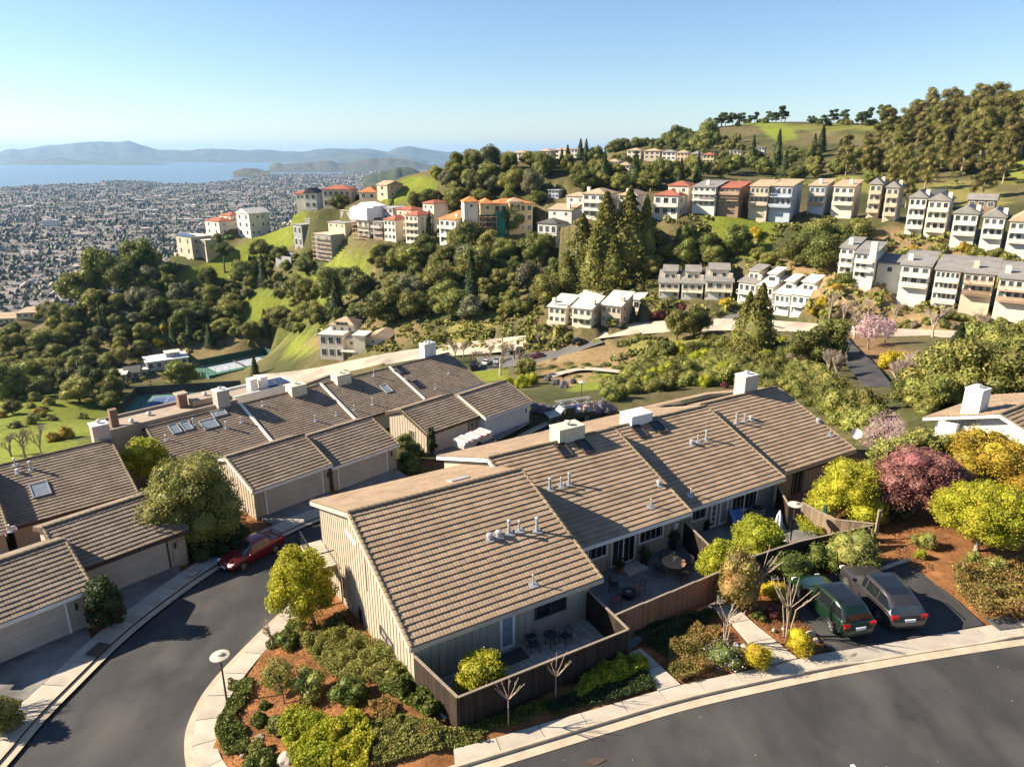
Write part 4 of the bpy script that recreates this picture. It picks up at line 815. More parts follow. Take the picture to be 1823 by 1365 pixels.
# ================================================================ vegetation
_ico = None
def ico():
    global _ico
    if _ico is None:
        t = (1 + 5 ** .5) / 2; v = [(-1, t, 0), (1, t, 0), (-1, -t, 0), (1, -t, 0), (0, -1, t), (0, 1, t), (0, -1, -t), (0, 1, -t), (t, 0, -1), (t, 0, 1), (-t, 0, -1), (-t, 0, 1)]
        f = [(0, 11, 5), (0, 5, 1), (0, 1, 7), (0, 7, 10), (0, 10, 11), (1, 5, 9), (5, 11, 4), (11, 10, 2), (10, 7, 6), (7, 1, 8), (3, 9, 4), (3, 4, 2), (3, 2, 6), (3, 6, 8), (3, 8, 9), (4, 9, 5), (2, 4, 11), (6, 2, 10), (8, 6, 7), (9, 8, 1)]
        v = [Vector(p).normalized() for p in v]; cache = {}; f2 = []
        def mid(a, b):
            k = (min(a, b), max(a, b))
            if k not in cache: v.append(((v[a] + v[b]) / 2).normalized()); cache[k] = len(v) - 1
            return cache[k]
        for a, b, c in f: ab, bc, ca = mid(a, b), mid(b, c), mid(c, a); f2 += [(a, ab, ca), (b, bc, ab), (c, ca, bc), (ab, bc, ca)]
        _ico = (np.array([tuple(p) for p in v]), np.array(f2))
    return _ico
def leafquads(P, Nrm, size, rg, asp=.6, jit=.9, droop=0.0):
    """one bent leaf-clump face per point"""
    n = len(P); N = Nrm + rg.normal(0, jit, (n, 3)); N /= np.linalg.norm(N, axis=1)[:, None] + 1e-9
    A = np.cross(N, rg.normal(0, 1, (n, 3))); A /= np.linalg.norm(A, axis=1)[:, None] + 1e-9; A[:, 2] -= droop; A /= np.linalg.norm(A, axis=1)[:, None] + 1e-9; B = np.cross(N, A)
    s = size * rg.uniform(.6, 1.35, n)[:, None]
    V = np.stack([P - A * s, P + B * s * asp + N * s * .12, P + A * s, P - B * s * asp + N * s * .12], 1).reshape(-1, 3); F = np.arange(n * 4).reshape(-1, 4); return V, F
def lobecloud(lobes, n, size, seed, core=.74, asp=.6, shell=(.78, 1.06), jit=.8, droop=0.0, flat=None):
    """foliage spread over and inside a group of lobes (cx,cy,cz,rx,ry,rz)"""
    rg = np.random.default_rng(seed); L = np.array(lobes, float); area = (L[:, 3] * L[:, 4] + L[:, 3] * L[:, 5] + L[:, 4] * L[:, 5]); k = rg.choice(len(L), int(n * 1.7), p=area / area.sum())
    d = rg.normal(0, 1, (len(k), 3)); d /= np.linalg.norm(d, axis=1)[:, None]; r_ = rg.uniform(shell[0], shell[1], len(k))[:, None]; P = L[k, :3] + d * L[k, 3:] * r_
    keep = np.ones(len(k), bool)
    for i in range(len(L)):
        q = (((P - L[i, :3]) / L[i, 3:]) ** 2).sum(1) ** .5; keep &= ~((q < .72) & (k != i))
    P = P[keep][:n]; d = d[keep][:n]; V, F = leafquads(P, d, size, rg, asp, jit, droop)
    if core:
        iv, iff = ico(); Vs = [V]; Fs = [F]; o = len(V)
        for l in L:
            c = l[:3] + iv * l[3:] * core * (1 + rg.normal(0, .06, (len(iv), 1))); Vs.append(c); Fs.append(np.concatenate([iff, iff[:, 2:3]], 1) + o); o += len(iv)
        V = np.concatenate(Vs); F4 = np.concatenate(Fs[:1]); T = np.concatenate(Fs[1:])[:, :3]
        return V, F4, T
    return V, F, None
def leafmesh(name, data, matn):
    V, F, T = data; me = bpy.data.meshes.new(name); nf = len(F); nt = 0 if T is None else len(T)
    me.vertices.add(len(V)); me.vertices.foreach_set('co', V.astype(np.float32).ravel()); li = F.ravel() if T is None else np.concatenate([F.ravel(), T.ravel()])
    me.loops.add(len(li)); me.loops.foreach_set('vertex_index', li.astype(np.int32)); me.polygons.add(nf + nt)
    st = np.arange(nf) * 4
    if nt: st = np.concatenate([st, nf * 4 + np.arange(nt) * 3])
    me.polygons.foreach_set('loop_start', st.astype(np.int32)); me.update(calc_edges=True); me.shade_flat(); me.materials.append(MATS[matn]); return me
def dome(rg, n, w, h, z0, lob=.42, flat=.75):
    """lobes filling a rounded crown of width w, height h above z0"""
    out = [(0, 0, z0 + h * .45, w * .34, w * .34, h * .42)]
    for i in range(n):
        a = i * 2.399 + rg.uniform(0, .6); t = (i + .5) / n; zz = z0 + h * (.22 + .62 * t); rr = w * .5 * math.sqrt(max(.05, 1 - (max(0, t - .15) / .95) ** 2)) * .66 * rg.uniform(.72, 1.16); s = w * lob * .5 * rg.uniform(.75, 1.2)
        out.append((rr * math.cos(a), rr * math.sin(a), zz, s, s, s * flat))
    return out
def trunkmesh(h, r, seed, limbs=4, spread=1.2, lean=.1, top=.35, sub=0, name='trunk', matn='bark', n=7):
    rg = random.Random(seed); mb = MB(); lx, ly = rg.uniform(-lean, lean) * h, rg.uniform(-lean, lean) * h
    mb.tube([(0, 0, -.6), (0, 0, 0), (lx * .3, ly * .3, h * .4), (lx, ly, h)], [r * 1.35, r * 1.15, r * .85, r * top], n)
    for i in range(limbs):
        a = i * 2.4 + rg.random(); z = h * rg.uniform(.45, .9); e = Vector((lx + math.cos(a) * spread * rg.uniform(.6, 1), ly + math.sin(a) * spread * rg.uniform(.6, 1), z + spread * rg.uniform(.5, 1))); s = Vector((lx * z / h, ly * z / h, z))
        mb.tube([s, s.lerp(e, .5) + Vector((0, 0, -.1 * spread)), e], [r * .5, r * .35, r * .15], 5)
        for k in range(sub):
            b = a + rg.uniform(-1, 1); e2 = e + Vector((math.cos(b), math.sin(b), rg.uniform(.3, 1.2))) * spread * .5; mb.tube([s.lerp(e, .6), e2], [r * .25, r * .07], 4)
    me = bpy.data.meshes.new(name); me.from_pydata([tuple(p) for p in mb.v], [], mb.f); me.materials.append(MATS[matn]); return me
def twigmesh(h, seed, levels=4, r=.16, matn='twig', spread=.55, kids=4, name='branches', n0=1, upb=.25):
    """a leafless tree: repeatedly forking branches"""
    rg = random.Random(seed); mb = MB()
    def br(p, d, L, rad, lv):
        e = p + d * L; m = p.lerp(e, .5) + Vector((rg.uniform(-1, 1), rg.uniform(-1, 1), 0)) * L * .06; mb.tube([p, m, e], [rad, rad * .8, rad * .6], 6 if lv == levels else (4 if lv > 1 else 3), cap=False)
        if lv == 0: return
        for k in range(kids):
            dd = (d + Vector((rg.uniform(-1, 1), rg.uniform(-1, 1), rg.uniform(-.3, .7))) * spread + Vector((0, 0, upb * .4))).normalized(); br(p.lerp(e, rg.uniform(.45, 1)), dd, L * rg.uniform(.55, .8), rad * .55, lv - 1)
    for k in range(n0):
        d = Vector((rg.uniform(-1, 1) * .35 * (n0 > 1), rg.uniform(-1, 1) * .35 * (n0 > 1), 1)).normalized(); br(Vector((0, 0, -.2)), d, h * .33, r, levels)
    me = bpy.data.meshes.new(name); me.from_pydata([tuple(p) for p in mb.v], [], mb.f); me.materials.append(MATS[matn]); return me
PROTO = {}
def proto(kind, variants):
    PROTO[kind] = variants
def plant(kind, p, s, label, cat='tree', group=None, rz=None, name=None, var=None, sz=None):
    V = PROTO[kind]; nm, parts = V[rnd.randrange(len(V)) if var is None else var % len(V)]
    e = thing(name or nm, label, cat, p, rnd.uniform(0, 6.28) if rz is None else rz, group, sc=(s * rnd.uniform(.82, 1.22), s * rnd.uniform(.82, 1.22), s * (sz or rnd.uniform(.8, 1.28))))
    for pn, me in parts: ob(pn, me, e)
    return e
def mk_oak(i, matn, lf=.235, n=2600, nm='oak_tree'):
    rg = np.random.default_rng(100 + i); return (nm, [('trunk', trunkmesh(3.0, .28, i, 4, 2.0, matn='bark_dark')), ('crown', leafmesh('crown', lobecloud(dome(rg, 9 + i % 3, 8.0, 6.2, 1.0, .5), n, lf, 50 + i), matn))])
proto('oak', [mk_oak(i, 'leaf_oak') for i in range(4)]); proto('limetree', [mk_oak(i + 9, 'leaf_cover', nm='bay_tree') for i in range(2)]); proto('greytree', [mk_oak(i + 12, 'leaf_sage', nm='sage_tree') for i in range(2)]); proto('olive', [mk_oak(i + 5, 'leaf_olive', nm='olive_tree') for i in range(3)])
def mk_conifer(i, matn, h=14, w=7.2, name='conifer_tree', tiers=13, lf=.36, n=3200):
    rg = np.random.default_rng(200 + i); P = []; N = []
    for k in range(n):
        t = rg.random() ** 1.35; zz = h * (.06 + .94 * t); tier = (t * tiers) % 1; rad = w * .5 * (1 - t) ** .8 * (1.0 - .38 * tier) * rg.uniform(.45, 1.08) + .12; a = rg.random() * 6.283; rad *= .82 + .3 * math.sin(a * 3 + i + zz) * .6
        P.append((rad * math.cos(a), rad * math.sin(a), zz - rad * .18)); N.append((math.cos(a) * .7, math.sin(a) * .7, .6))
    V, F = leafquads(np.array(P), np.array(N), lf, rg, .45, .55, .25); iv, iff = ico(); cv = iv * np.array([w * .26, w * .26, h * .36]) + np.array([0, 0, h * .40]); cv[:, :2] *= np.clip(1.35 - cv[:, 2:3] / h * 1.25, .1, 1.3); T = iff + len(V)
    return (name, [('trunk', trunkmesh(h * .95, .34, i, 0, 1, lean=.01, top=.1, matn='bark_dark')), ('crown', leafmesh('crown', (np.concatenate([V, cv]), F, T), matn))])
proto('conifer', [mk_conifer(i, 'leaf_conifer', w=8.6) for i in range(3)]); proto('redwood', [mk_conifer(i + 4, 'leaf_redwood', 17, 16.0, 'redwood_tree', 11, .40, 6000) for i in range(3)])
proto('pine', [(lambda i, rg: ('pine_tree', [('trunk', trunkmesh(9, .3, i, 5, 2.2, matn='bark_dark')), ('crown', leafmesh('crown', lobecloud([(rg.uniform(-2.4, 2.4), rg.uniform(-2.4, 2.4), rg.uniform(6, 12), rg.uniform(1.4, 2.3), rg.uniform(1.4, 2.3), rg.uniform(.8, 1.3)) for _ in range(9)], 2200, .25, 70 + i), 'leaf_conifer'))]))(i, np.random.default_rng(300 + i)) for i in range(3)])
def mk_euc(i):
    rg = np.random.default_rng(400 + i); lob = []
    for k in range(22):
        t = k / 22; a = k * 2.4; rr = rg.uniform(.8, 4.2) * (1.15 - .55 * t); lob.append((rr * math.cos(a), rr * math.sin(a), 4.5 + 14.5 * t + rg.uniform(-1, 1), rg.uniform(1.3, 2.2), rg.uniform(1.3, 2.2), rg.uniform(1.2, 1.9)))
    return ('eucalyptus_tree', [('trunk', trunkmesh(17, .34, i, 7, 2.6, lean=.05, top=.25, matn='bark_pale')), ('crown', leafmesh('crown', lobecloud(lob, 5200, .25, 80 + i, asp=.45, core=.66, droop=.5), 'leaf_euc'))])
proto('euc', [mk_euc(i) for i in range(3)])
def mk_shrub(i, matn, n=1500, lf=.085, w=2.4, h=1.8, name='shrub', nl=6):
    name = {'leaf_oak': 'evergreen_bush', 'leaf_olive': 'olive_bush'}.get(matn, name)
    rg = np.random.default_rng(500 + i); return (name, [('foliage', leafmesh('foliage', lobecloud(dome(rg, nl, w, h, -.1, .6, .85), n, lf, 90 + i), matn))])
for nm_, mt_ in (('shrub_oak', 'leaf_oak'), ('shrub_olive', 'leaf_olive'), ('shrub_gold', 'leaf_gold'), ('shrub_orange', 'leaf_orange'), ('shrub_wine', 'leaf_wine'), ('shrub_grey', 'leaf_grey'), ('shrub_lime', 'leaf_lime'), ('shrub_lav', 'leaf_lavender')): proto(nm_, [mk_shrub(i + hash(mt_) % 7 if False else i, mt_) for i in range(2)])
def mk_cyp(i):
    rg = np.random.default_rng(600 + i); return ('cypress_tree', [('crown', leafmesh('crown', lobecloud([(0, 0, 1.2 + k * 1.15, .75 * (1 - k * .1), .75 * (1 - k * .1), .95) for k in range(7)], 900, .18, 95 + i), 'leaf_conifer')), ('trunk', trunkmesh(2, .12, i, 0, matn='bark_dark'))])
proto('cypress', [mk_cyp(i) for i in range(2)])
proto('bare', [('bare_tree', [('branches', twigmesh(9, i + 3, 4, .27, 'twig', .62, 4))]) for i in range(3)])
proto('barebush', [('bare_shrub', [('branches', twigmesh(6, i + 13, 3, .13, 'twig', .5, 5, n0=9))]) for i in range(2)])
proto('blossom', [(lambda i, rg: ('blossom_tree', [('trunk', trunkmesh(1.8, .14, i, 5, 1.4, sub=1)), ('crown', leafmesh('crown', lobecloud(dome(rg, 9, 4.6, 3.2, 1.2, .45), 1500, .13, 120 + i, core=0, shell=(.45, 1.1)), 'leaf_pink'))]))(i, np.random.default_rng(700 + i)) for i in range(2)])
# ---------------------------------------------------------------- hillside woods, placed on the terrain
USED = []
def free(p, d):
    for q, r_ in USED:
        if (q.x - p.x) ** 2 + (q.y - p.y) ** 2 < (d * .5 + r_) ** 2: return False
    return True
def inpoly1(u, v, poly):
    r_ = False; j = len(poly) - 1
    for i in range(len(poly)):
        (xi, yi), (xj, yj) = poly[i], poly[j]
        if (yi > v) != (yj > v) and u < (xj - xi) * (v - yi) / (yj - yi) + xi: r_ = not r_
        j = i
    return r_
def scatter(poly, n, kinds, dia, smin, smax, group, avoid=(), zmin=60, tries=9):
    """woods: pick spots that can be seen inside an outline and grow a tree on each"""
    us = [p[0] for p in poly]; vs_ = [p[1] for p in poly]; k = 0
    for _ in range(n * tries):
        if k >= n: break
        u = rnd.uniform(min(us), max(us)); v = rnd.uniform(min(vs_), max(vs_))
        if not inpoly1(u, v, poly) or any(((u - a) / c) ** 2 + ((v - b) / d) ** 2 < 1 for a, b, c, d in avoid): continue
        p = hit0(u, v, zmin)
        if p is None: continue
        s = rnd.uniform(smin, smax)
        if not free(p, dia * s * .72): continue
        USED.append((p, dia * s * .36)); kind, label, cat = rnd.choices(kinds, [q[3] for q in kinds])[0][:3]
        plant(kind, p - UPZ * .3, s, label, cat, group); k += 1
    return k
# ================================================================ houses on the far hillside
for nm_, a, b in (('st_white', (.54, .515, .47), (.63, .60, .55)), ('st_cream', (.60, .53, .42), (.68, .61, .49)), ('st_peach', (.58, .42, .28), (.66, .49, .34)), ('st_yellow', (.60, .47, .24), (.68, .54, .30)), ('st_grey', (.34, .34, .35), (.42, .42, .43)), ('st_tan', (.46, .38, .28), (.54, .45, .34)),
                  ('st_blue', (.36, .40, .46), (.44, .48, .54)), ('st_brown', (.22, .15, .10), (.28, .20, .14)), ('st_concrete', (.24, .24, .245), (.32, .32, .32)), ('roof_orange', (.42, .15, .05), (.55, .23, .09)), ('roof_red', (.27, .085, .055), (.36, .13, .085)), ('roof_shingle', (.19, .18, .17), (.27, .255, .24)),
                  ('roof_tan', (.36, .26, .17), (.44, .33, .22)), ('roof_dark', (.075, .072, .07), (.11, .105, .10)), ('roof_pale', (.48, .46, .43), (.56, .54, .50)), ('wrap_white', (.78, .78, .78), (.84, .84, .84)), ('net_dark', (.05, .048, .045), (.09, .085, .08)), ('net_green', (.02, .16, .11), (.03, .2, .14)), ('deck_wood', (.36, .25, .17), (.44, .32, .22))):
    mat(nm_, a, b, scale=.35, rough=.85, dirt=(tuple(x * .86 for x in a), .12, .45, .7))
_wf = MB(); _wf.box(-.5, -.06, -.5, .5, .02, .5); _wfm = _wf.build('frame', 'trim_white'); WFM = _wfm.data; bpy.data.objects.remove(_wfm)
_wp = MB(); _wp.box(-.43, -.09, -.43, -.02, -.061, .43); _wp.box(.02, -.09, -.43, .43, -.061, .43); _wpm = _wp.build('pane', 'glass_far'); WPM = _wpm.data; bpy.data.objects.remove(_wpm)
def far_win(e, x, y, z, w, h, rz=0.0):
    f = ob('window', WFM, e, (x, y, z)); f.scale = (w, 1, h); f.rotation_euler = (0, 0, rz); ob('pane', WPM, f)
def roof_part(e, kind, x0, x1, y0, y1, z, rise, matn, oh=.45, name='roof'):
    X0, X1, Y0, Y1 = x0 - oh, x1 + oh, y0 - oh, y1 + oh; t = .22; mb = MB()
    if kind == 'flat': mb.box(X0, Y0, z, X1, Y1, z + t); return mb.build(name, matn, e)
    if kind == 'shed': mb.prism([Vector((X0, Y0, z)), Vector((X0, Y1, z + rise)), Vector((X0, Y1, z + rise + t)), Vector((X0, Y0, z + t))], (X1 - X0, 0, 0)); mb.add([(x0, y0, z), (x1, y0, z), (x1, y1, z), (x0, y1, z), (x1, y1, z + rise), (x0, y1, z + rise)], [(0, 5, 3), (1, 2, 4), (3, 5, 4, 2)]); return mb.build(name, matn, e)
    xm, ym = (X0 + X1) / 2, (Y0 + Y1) / 2
    if kind == 'gabley': mb.prism([Vector((X0, Y0, z)), Vector((X1, Y0, z)), Vector((X1, Y0, z + t)), Vector((xm, Y0, z + rise + t)), Vector((X0, Y0, z + t))], (0, Y1 - Y0, 0))
    elif kind == 'gablex': mb.prism([Vector((X0, Y0, z)), Vector((X0, Y0, z + t)), Vector((X0, ym, z + rise + t)), Vector((X0, Y1, z + t)), Vector((X0, Y1, z))], (X1 - X0, 0, 0))
    else:
        r_ = min(X1 - X0, Y1 - Y0) / 2; a = [(X0, Y0, z), (X1, Y0, z), (X1, Y1, z), (X0, Y1, z), (X0, Y0, z + t), (X1, Y0, z + t), (X1, Y1, z + t), (X0, Y1, z + t)]
        if X1 - X0 >= Y1 - Y0: a += [(X0 + r_, ym, z + rise + t), (X1 - r_ + .01, ym, z + rise + t)]; fs = [(4, 5, 9, 8), (5, 6, 9), (6, 7, 8, 9), (7, 4, 8)]
        else: a += [(xm, Y0 + r_, z + rise + t), (xm, Y1 - r_ + .01, z + rise + t)]; fs = [(4, 5, 8), (5, 6, 9, 8), (6, 7, 9), (7, 4, 8, 9)]
        mb.add(a, [(3, 2, 1, 0), (0, 1, 5, 4), (1, 2, 6, 5), (2, 3, 7, 6), (3, 0, 4, 7)] + fs)
    return mb.build(name, matn, e)
HH = []; LM = []
def short(t):
    for w_ in (' with ', ' at the ', ' in the ', ' by the ', ' behind ', ' beside ', ' next to ', ' wrapped', ' under ', ' on ', ' among ', ' near ', ' right of ', ' stepping', ' alone', ' second', ' below ', ' peeking', ' amid'):
        if w_ in t and len(t.split(w_)[0].split()) >= 2: t = t.split(w_)[0]
    return ' '.join(t.replace(',', '').split()[:6])
def hill_house(label, u0, u1, vt, vb, Z, th=-38, dep=11, st=3, wall='st_white', roof='hip', roofm='roof_tan', rise=1.7, balc=(), nw=3, side=2, chim=None, base=None, name='hill_house', group=None, win=True, down=5.0, bal_m=None, cat='house'):
    um = (u0 + u1) / 2; Z = Zs(um, vb) if (Z and um < 1010 and 335 < vb < 470) else (Z or proj(hit(um, vb, 150))[2]); p = at(um, vb, Z); a = R(th); k = FPX / Z * (math.cos(a) - (p.x / p.y) * math.sin(a)); w = max(3.0, (u1 - u0) / k); H = max(2.6, (vb - vt) * Z / FPX / .93)
    e = thing(name, label, cat, p, a, group); x0, x1 = -w / 2, w / 2; sh = (H - (base or 0)) / st; b0 = base or 0
    MB().box(x0, 0, -down, x1, dep, H).build('wall', wall, e)
    roof_part(e, roof, x0, x1, 0, dep, H, rise, roofm)
    for s in range(st if win else 0):
        zc = b0 + sh * (s + .55); ww = min(1.9, w / nw * .66)
        for i in range(nw): far_win(e, x0 + w * (i + .5) / nw, 0, zc, ww, sh * .58)
        for i in range(side):
            if (s + i) % 3 != 2: far_win(e, x1, dep * (i + .6) / side, zc, 1.1, sh * .45, math.pi / 2)
    for s in balc:
        zb = b0 + sh * s; m_ = MB(); m_.box(x0 + .1, -1.5, zb - .2, x1 - .1, -.02, zb); b = m_.build('balcony', bal_m or wall, e)
        r_ = MB(); r_.box(x0 + .1, -1.5, zb + .95, x1 - .1, -1.42, zb + 1.05); nb = int(w / .6)
        for i in range(nb + 1): xx = x0 + .12 + (w - .28) * i / nb; r_.box(xx - .03, -1.49, zb, xx + .03, -1.43, zb + .95)
        for xx in (x0 + .1, x1 - .18): r_.box(xx, -1.42, zb + .95, xx + .08, -.02, zb + 1.05)
        r_.box(x0 + .12, -1.475, zb + .12, x1 - .12, -1.455, zb + .9) if s % 2 == 0 else None
        r_.build('railing', bal_m or wall, b)
    if chim is not None:
        cx = x0 + w * chim; MB().bbox(cx - .55, dep * .25, H - .5, cx + .55, dep * .25 + 1.0, H + 2.3, .1).build('chimney', wall, e)
    wp = lambda x, y, z=0.: Vector((p.x + math.cos(a) * x - math.sin(a) * y, p.y + math.sin(a) * x + math.cos(a) * y, p.z + z))
    flatten([wp(-w / 2 - 2, -9), wp(w / 2 + 2, -9), wp(w / 2 + 2, dep * .6), wp(-w / 2 - 2, dep * .6)], drop=.25)
    raise_([wp(-w / 2 - 6, -7), wp(w / 2 + 6, -7), wp(w / 2 + 6, dep), wp(-w / 2 - 6, dep)], p.z - 3.2); raise_([wp(-w / 2 - 3, -3), wp(w / 2 + 3, -3), wp(w / 2 + 3, dep), wp(-w / 2 - 3, dep)], p.z - .5)
    U_, V_, _q = proj(p); LM.append((U_, V_ - 14, short(label)))
    USED.append((wp(0, -6), w * .36))
    c = p + Vector((-math.sin(a), math.cos(a), 0)) * dep * .5; USED.append((c, max(w, dep) * .52)); HH.append((p, w, dep, a)); return e, w, H, dep
def annex(e, x0, y0, x1, y1, z0, z1, wall, roof=None, roofm=None, rise=1.2, nwin=0):
    MB().box(x0, y0, z0, x1, y1, z1).build('wing', wall, e)
    if roof: roof_part(e, roof, x0, x1, y0, y1, z1, rise, roofm, name='wing_roof')
    for i in range(nwin): far_win(e, x0 + (x1 - x0) * (i + .5) / nwin, y0, z1 - 1.4, 1.2, 1.3)
# --- left end of the spur
e, w, H, d = hill_house('tan modern house on stilts at the left tip of the spur', 318, 344, 424, 456, 302, -38, 12, 2, 'st_tan', 'flat', 'roof_pale', nw=2, side=3); annex(e, w / 2 - 3, 4, w / 2 + 7, 12, -5, H - 1.5, 'st_tan', 'flat', 'roof_pale', nwin=3); annex(e, -w / 2 - 3, -1, -w / 2 - .8, 5, -8, 1, 'st_tan'); MB().box(-w / 2, .5, H + .3, w / 2 - 1, 5, H + .42, M=Matrix.Rotation(R(6), 4, 'X')).build('solar_panel', 'solar', e)
hill_house('cream house with dark red roof behind the stilted house', 368, 392, 396, 418, 320, -38, 10, 2, 'st_cream', 'hip', 'roof_red', nw=2)
e, w, H, d = hill_house('tall white gabled house on its own at the left of the grass slope', 425, 447, 384, 421, 300, -38, 13, 3, 'st_white', 'gabley', 'roof_pale', rise=2.6, nw=2, side=4); annex(e, -w / 2 - 4, -1, w / 2 + .2, 3, -6, -.8, 'st_grey')
hill_house('tan house with brick roof behind the white gabled house', 394, 412, 386, 405, 335, -38, 9, 2, 'st_cream', 'hip', 'roof_red', nw=2)
# --- upper row behind the building site
e, w, H, d = hill_house('white gabled house at the left of the upper row', 543, 565, 347, 372, 330, -8, 9, 2, 'st_white', 'gabley', 'roof_dark', rise=2.4, nw=2, side=1); annex(e, -w / 2 - 5, 1, -w / 2, 8, -4, H - .6, 'st_cream', 'gablex', 'roof_red', 1.4, 2)
hill_house('tan arched-window villa with red tile roof behind a dark tree', 576, 625, 341, 370, 335, -8, 10, 2, 'st_tan', 'hip', 'roof_red', nw=5)
hill_house('low garage house with bright orange hip roof', 640, 670, 344, 356, 345, -8, 12, 1, 'st_tan', 'hip', 'roof_orange', rise=2.4, nw=2)
hill_house('peach house right of the orange garage roof', 672, 690, 332, 352, 338, -38, 10, 2, 'st_peach', 'gablex', 'roof_tan', nw=1)
# --- building site
e, w, H, d = hill_house('grey concrete house shell stepping down the slope', 525, 540, 404, 442, 276, -38, 6, 2, 'st_concrete', 'flat', 'st_concrete', nw=2, side=1)
for k, (xa, ya, xb, yb, zt_) in enumerate(((-1, 6, 5, 12, H + 2.5), (0, 12, 8, 18, H + 5.5), (2, 18, 9, 24, H + 8))): annex(e, xa, ya, xb, yb, -3, zt_, 'st_concrete' if k != 1 else 'st_grey', 'flat', 'st_concrete', nwin=2)
annex(e, -8, -9, 5, -8.4, -9, -3.2, 'st_concrete'); annex(e, -8, -5, 5, -4.4, -6, -1.8, 'st_concrete')
def scaffold(e, x0, x1, y0, y1, z0, z1, name='scaffold'):
    m_ = MB(); nx = max(2, int((x1 - x0) / 2)); ny = max(2, int((y1 - y0) / 2)); nz = int((z1 - z0) / 2)
    pts = [(x0 + (x1 - x0) * i / nx, y0) for i in range(nx + 1)] + [(x1, y0 + (y1 - y0) * i / ny) for i in range(1, ny + 1)]
    for x, y in pts: m_.box(x - .05, y - .05, z0, x + .05, y + .05, z1)
    for k in range(nz + 1): z = z0 + 2 * k; m_.box(x0, y0 - .04, z - .04, x1, y0 + .04, z + .04); m_.box(x1 - .04, y0, z - .04, x1 + .04, y1, z + .04); m_.box(x0, y0 - .9, z - .09, x1, y0 - .1, z - .045)
    for i in range(nx):
        a = x0 + (x1 - x0) * i / nx; b = x0 + (x1 - x0) * (i + 1) / nx
        for k in range(nz): m_.tube([(a, y0 - .06, z0 + 2 * k), (b, y0 - .06, z0 + 2 * k + 2)], .035, 4)
    return m_.build(name, 'deck_wood', e)
e, w, H, d = hill_house('unfinished house tower wrapped in wooden scaffolding', 563, 592, 421, 461, 268, -38, 7, 3, 'st_concrete', 'flat', 'st_tan', nw=2, side=1); scaffold(e, -w / 2 - .6, w / 2 + .6, -1, d, -2, H + .5)
annex(e, -w / 2 + 2, d, w / 2 + 2, d + 7, -2, H + 5, 'st_tan', 'flat', 'st_concrete', nwin=3); annex(e, -w / 2 + 3, d + 7, w / 2 + 3, d + 14, -2, H + 10, 'st_concrete', 'flat', 'st_tan', nwin=2)
e, w, H, d = hill_house('new house under white shrink wrap with scaffolding below', 638, 658, 395, 424, 268, -38, 9, 2, 'st_white', 'flat', 'st_white', nw=2, side=1); scaffold(e, -w / 2 - 2.5, w / 2 + .5, -1, d * .5, -2, H)
m_ = MB(); m_.prism([Vector((-w / 2 - 3, -1.5, H + .3)), Vector((w / 2 + .8, -1.5, H + .3)), Vector((w / 2 + .8, -1.5, H + 5.6)), Vector((-w / 2 + .5, -1.5, H + 6.4)), Vector((-w / 2 - 3, -1.5, H + 5.2))], (0, 4, 0)); m_.prism([Vector((-w / 2 - 2.9, 2.5, H + 1)), Vector((w / 2 + .7, 2.5, H + 1)), Vector((w / 2 + .7, 2.5, H + 6.2)), Vector((-w / 2 + .5, 2.5, H + 7.6)), Vector((-w / 2 - 2.9, 2.5, H + 6))], (0, 8, 0)); m_.build('shrink_wrap', 'wrap_white', e)
hill_house('grey flat-topped house beside the white-wrapped one', 675, 700, 372, 392, 285, -38, 9, 2, 'st_grey', 'flat', 'st_grey', nw=3)
# --- peach and tan row
e, w, H, d = hill_house('brick-fronted narrow house at the left of the peach row', 665, 682, 398, 425, 262, -38, 9, 3, 'st_brown', 'flat', 'st_concrete', balc=(1, 2), nw=2, bal_m='st_grey')
e, w, H, d = hill_house('peach stucco house with green shutters and red roof', 685, 705, 395, 428, 258, -38, 10, 3, 'st_cream', 'hip', 'roof_red', nw=3, side=1); annex(e, -w / 2 + 1, 7, w / 2 + 3, 15, 0, H + 4, 'st_peach', 'hip', 'roof_red', nwin=2)
e, w, H, d = hill_house('tan stucco house with curved corner and stacked balconies', 723, 745, 388, 432, 256, -38, 10, 4, 'st_cream', 'hip', 'roof_red', balc=(1, 2, 3), nw=3, side=2, bal_m='st_tan'); annex(e, -w / 2 + 2, 9, w / 2 + 1, 18, 0, H + 4.5, 'st_cream', 'hip', 'roof_red', nwin=2)
for k in range(7): q = at(762 + k * 3.5, 424 - k * 4, Zs(762, 426) + k * 2.6); USED.append((q, 1)); plant('cypress', q - UPZ * 1.5, 1.35, 'dark narrow cypress in the hedge row beside the tan stucco house', 'tree', 'cypress hedge row', var=k)
e, w, H, d = hill_house('white house with bright orange roof stepping down the hill', 783, 812, 395, 436, 266, -40, 12, 3, 'st_white', 'shed', 'roof_orange', rise=2.6, balc=(1, 2), nw=3, side=3, chim=.72); annex(e, -w / 2 + 1.5, 12, w / 2, 22, 0, H + 4.2, 'st_white', 'gablex', 'roof_orange', 1.6)
for k in range(3): far_win(e, w / 2, 14 + 2.6 * k, H + 1.5, 1.1, 1.4, math.pi / 2)
e, w, H, d = hill_house('long yellow villa with several orange hip roofs', 880, 948, 368, 415, 275, 12, 11, 3, 'st_yellow', 'hip', 'roof_orange', nw=6, side=1)
annex(e, -w / 2 - 6, -2, -w / 2, 7, -4, H + .2, 'st_yellow', 'hip', 'roof_orange', 1.8, 1); annex(e, -w / 2 - 12, 1, -w / 2 - 6.2, 9, -4, H + .8, 'st_white', 'hip', 'roof_orange', 1.9, 1); annex(e, -2, -1.6, 3, 4, -4, H + .7, 'st_yellow', 'hip', 'roof_tan', 1.6, 2)
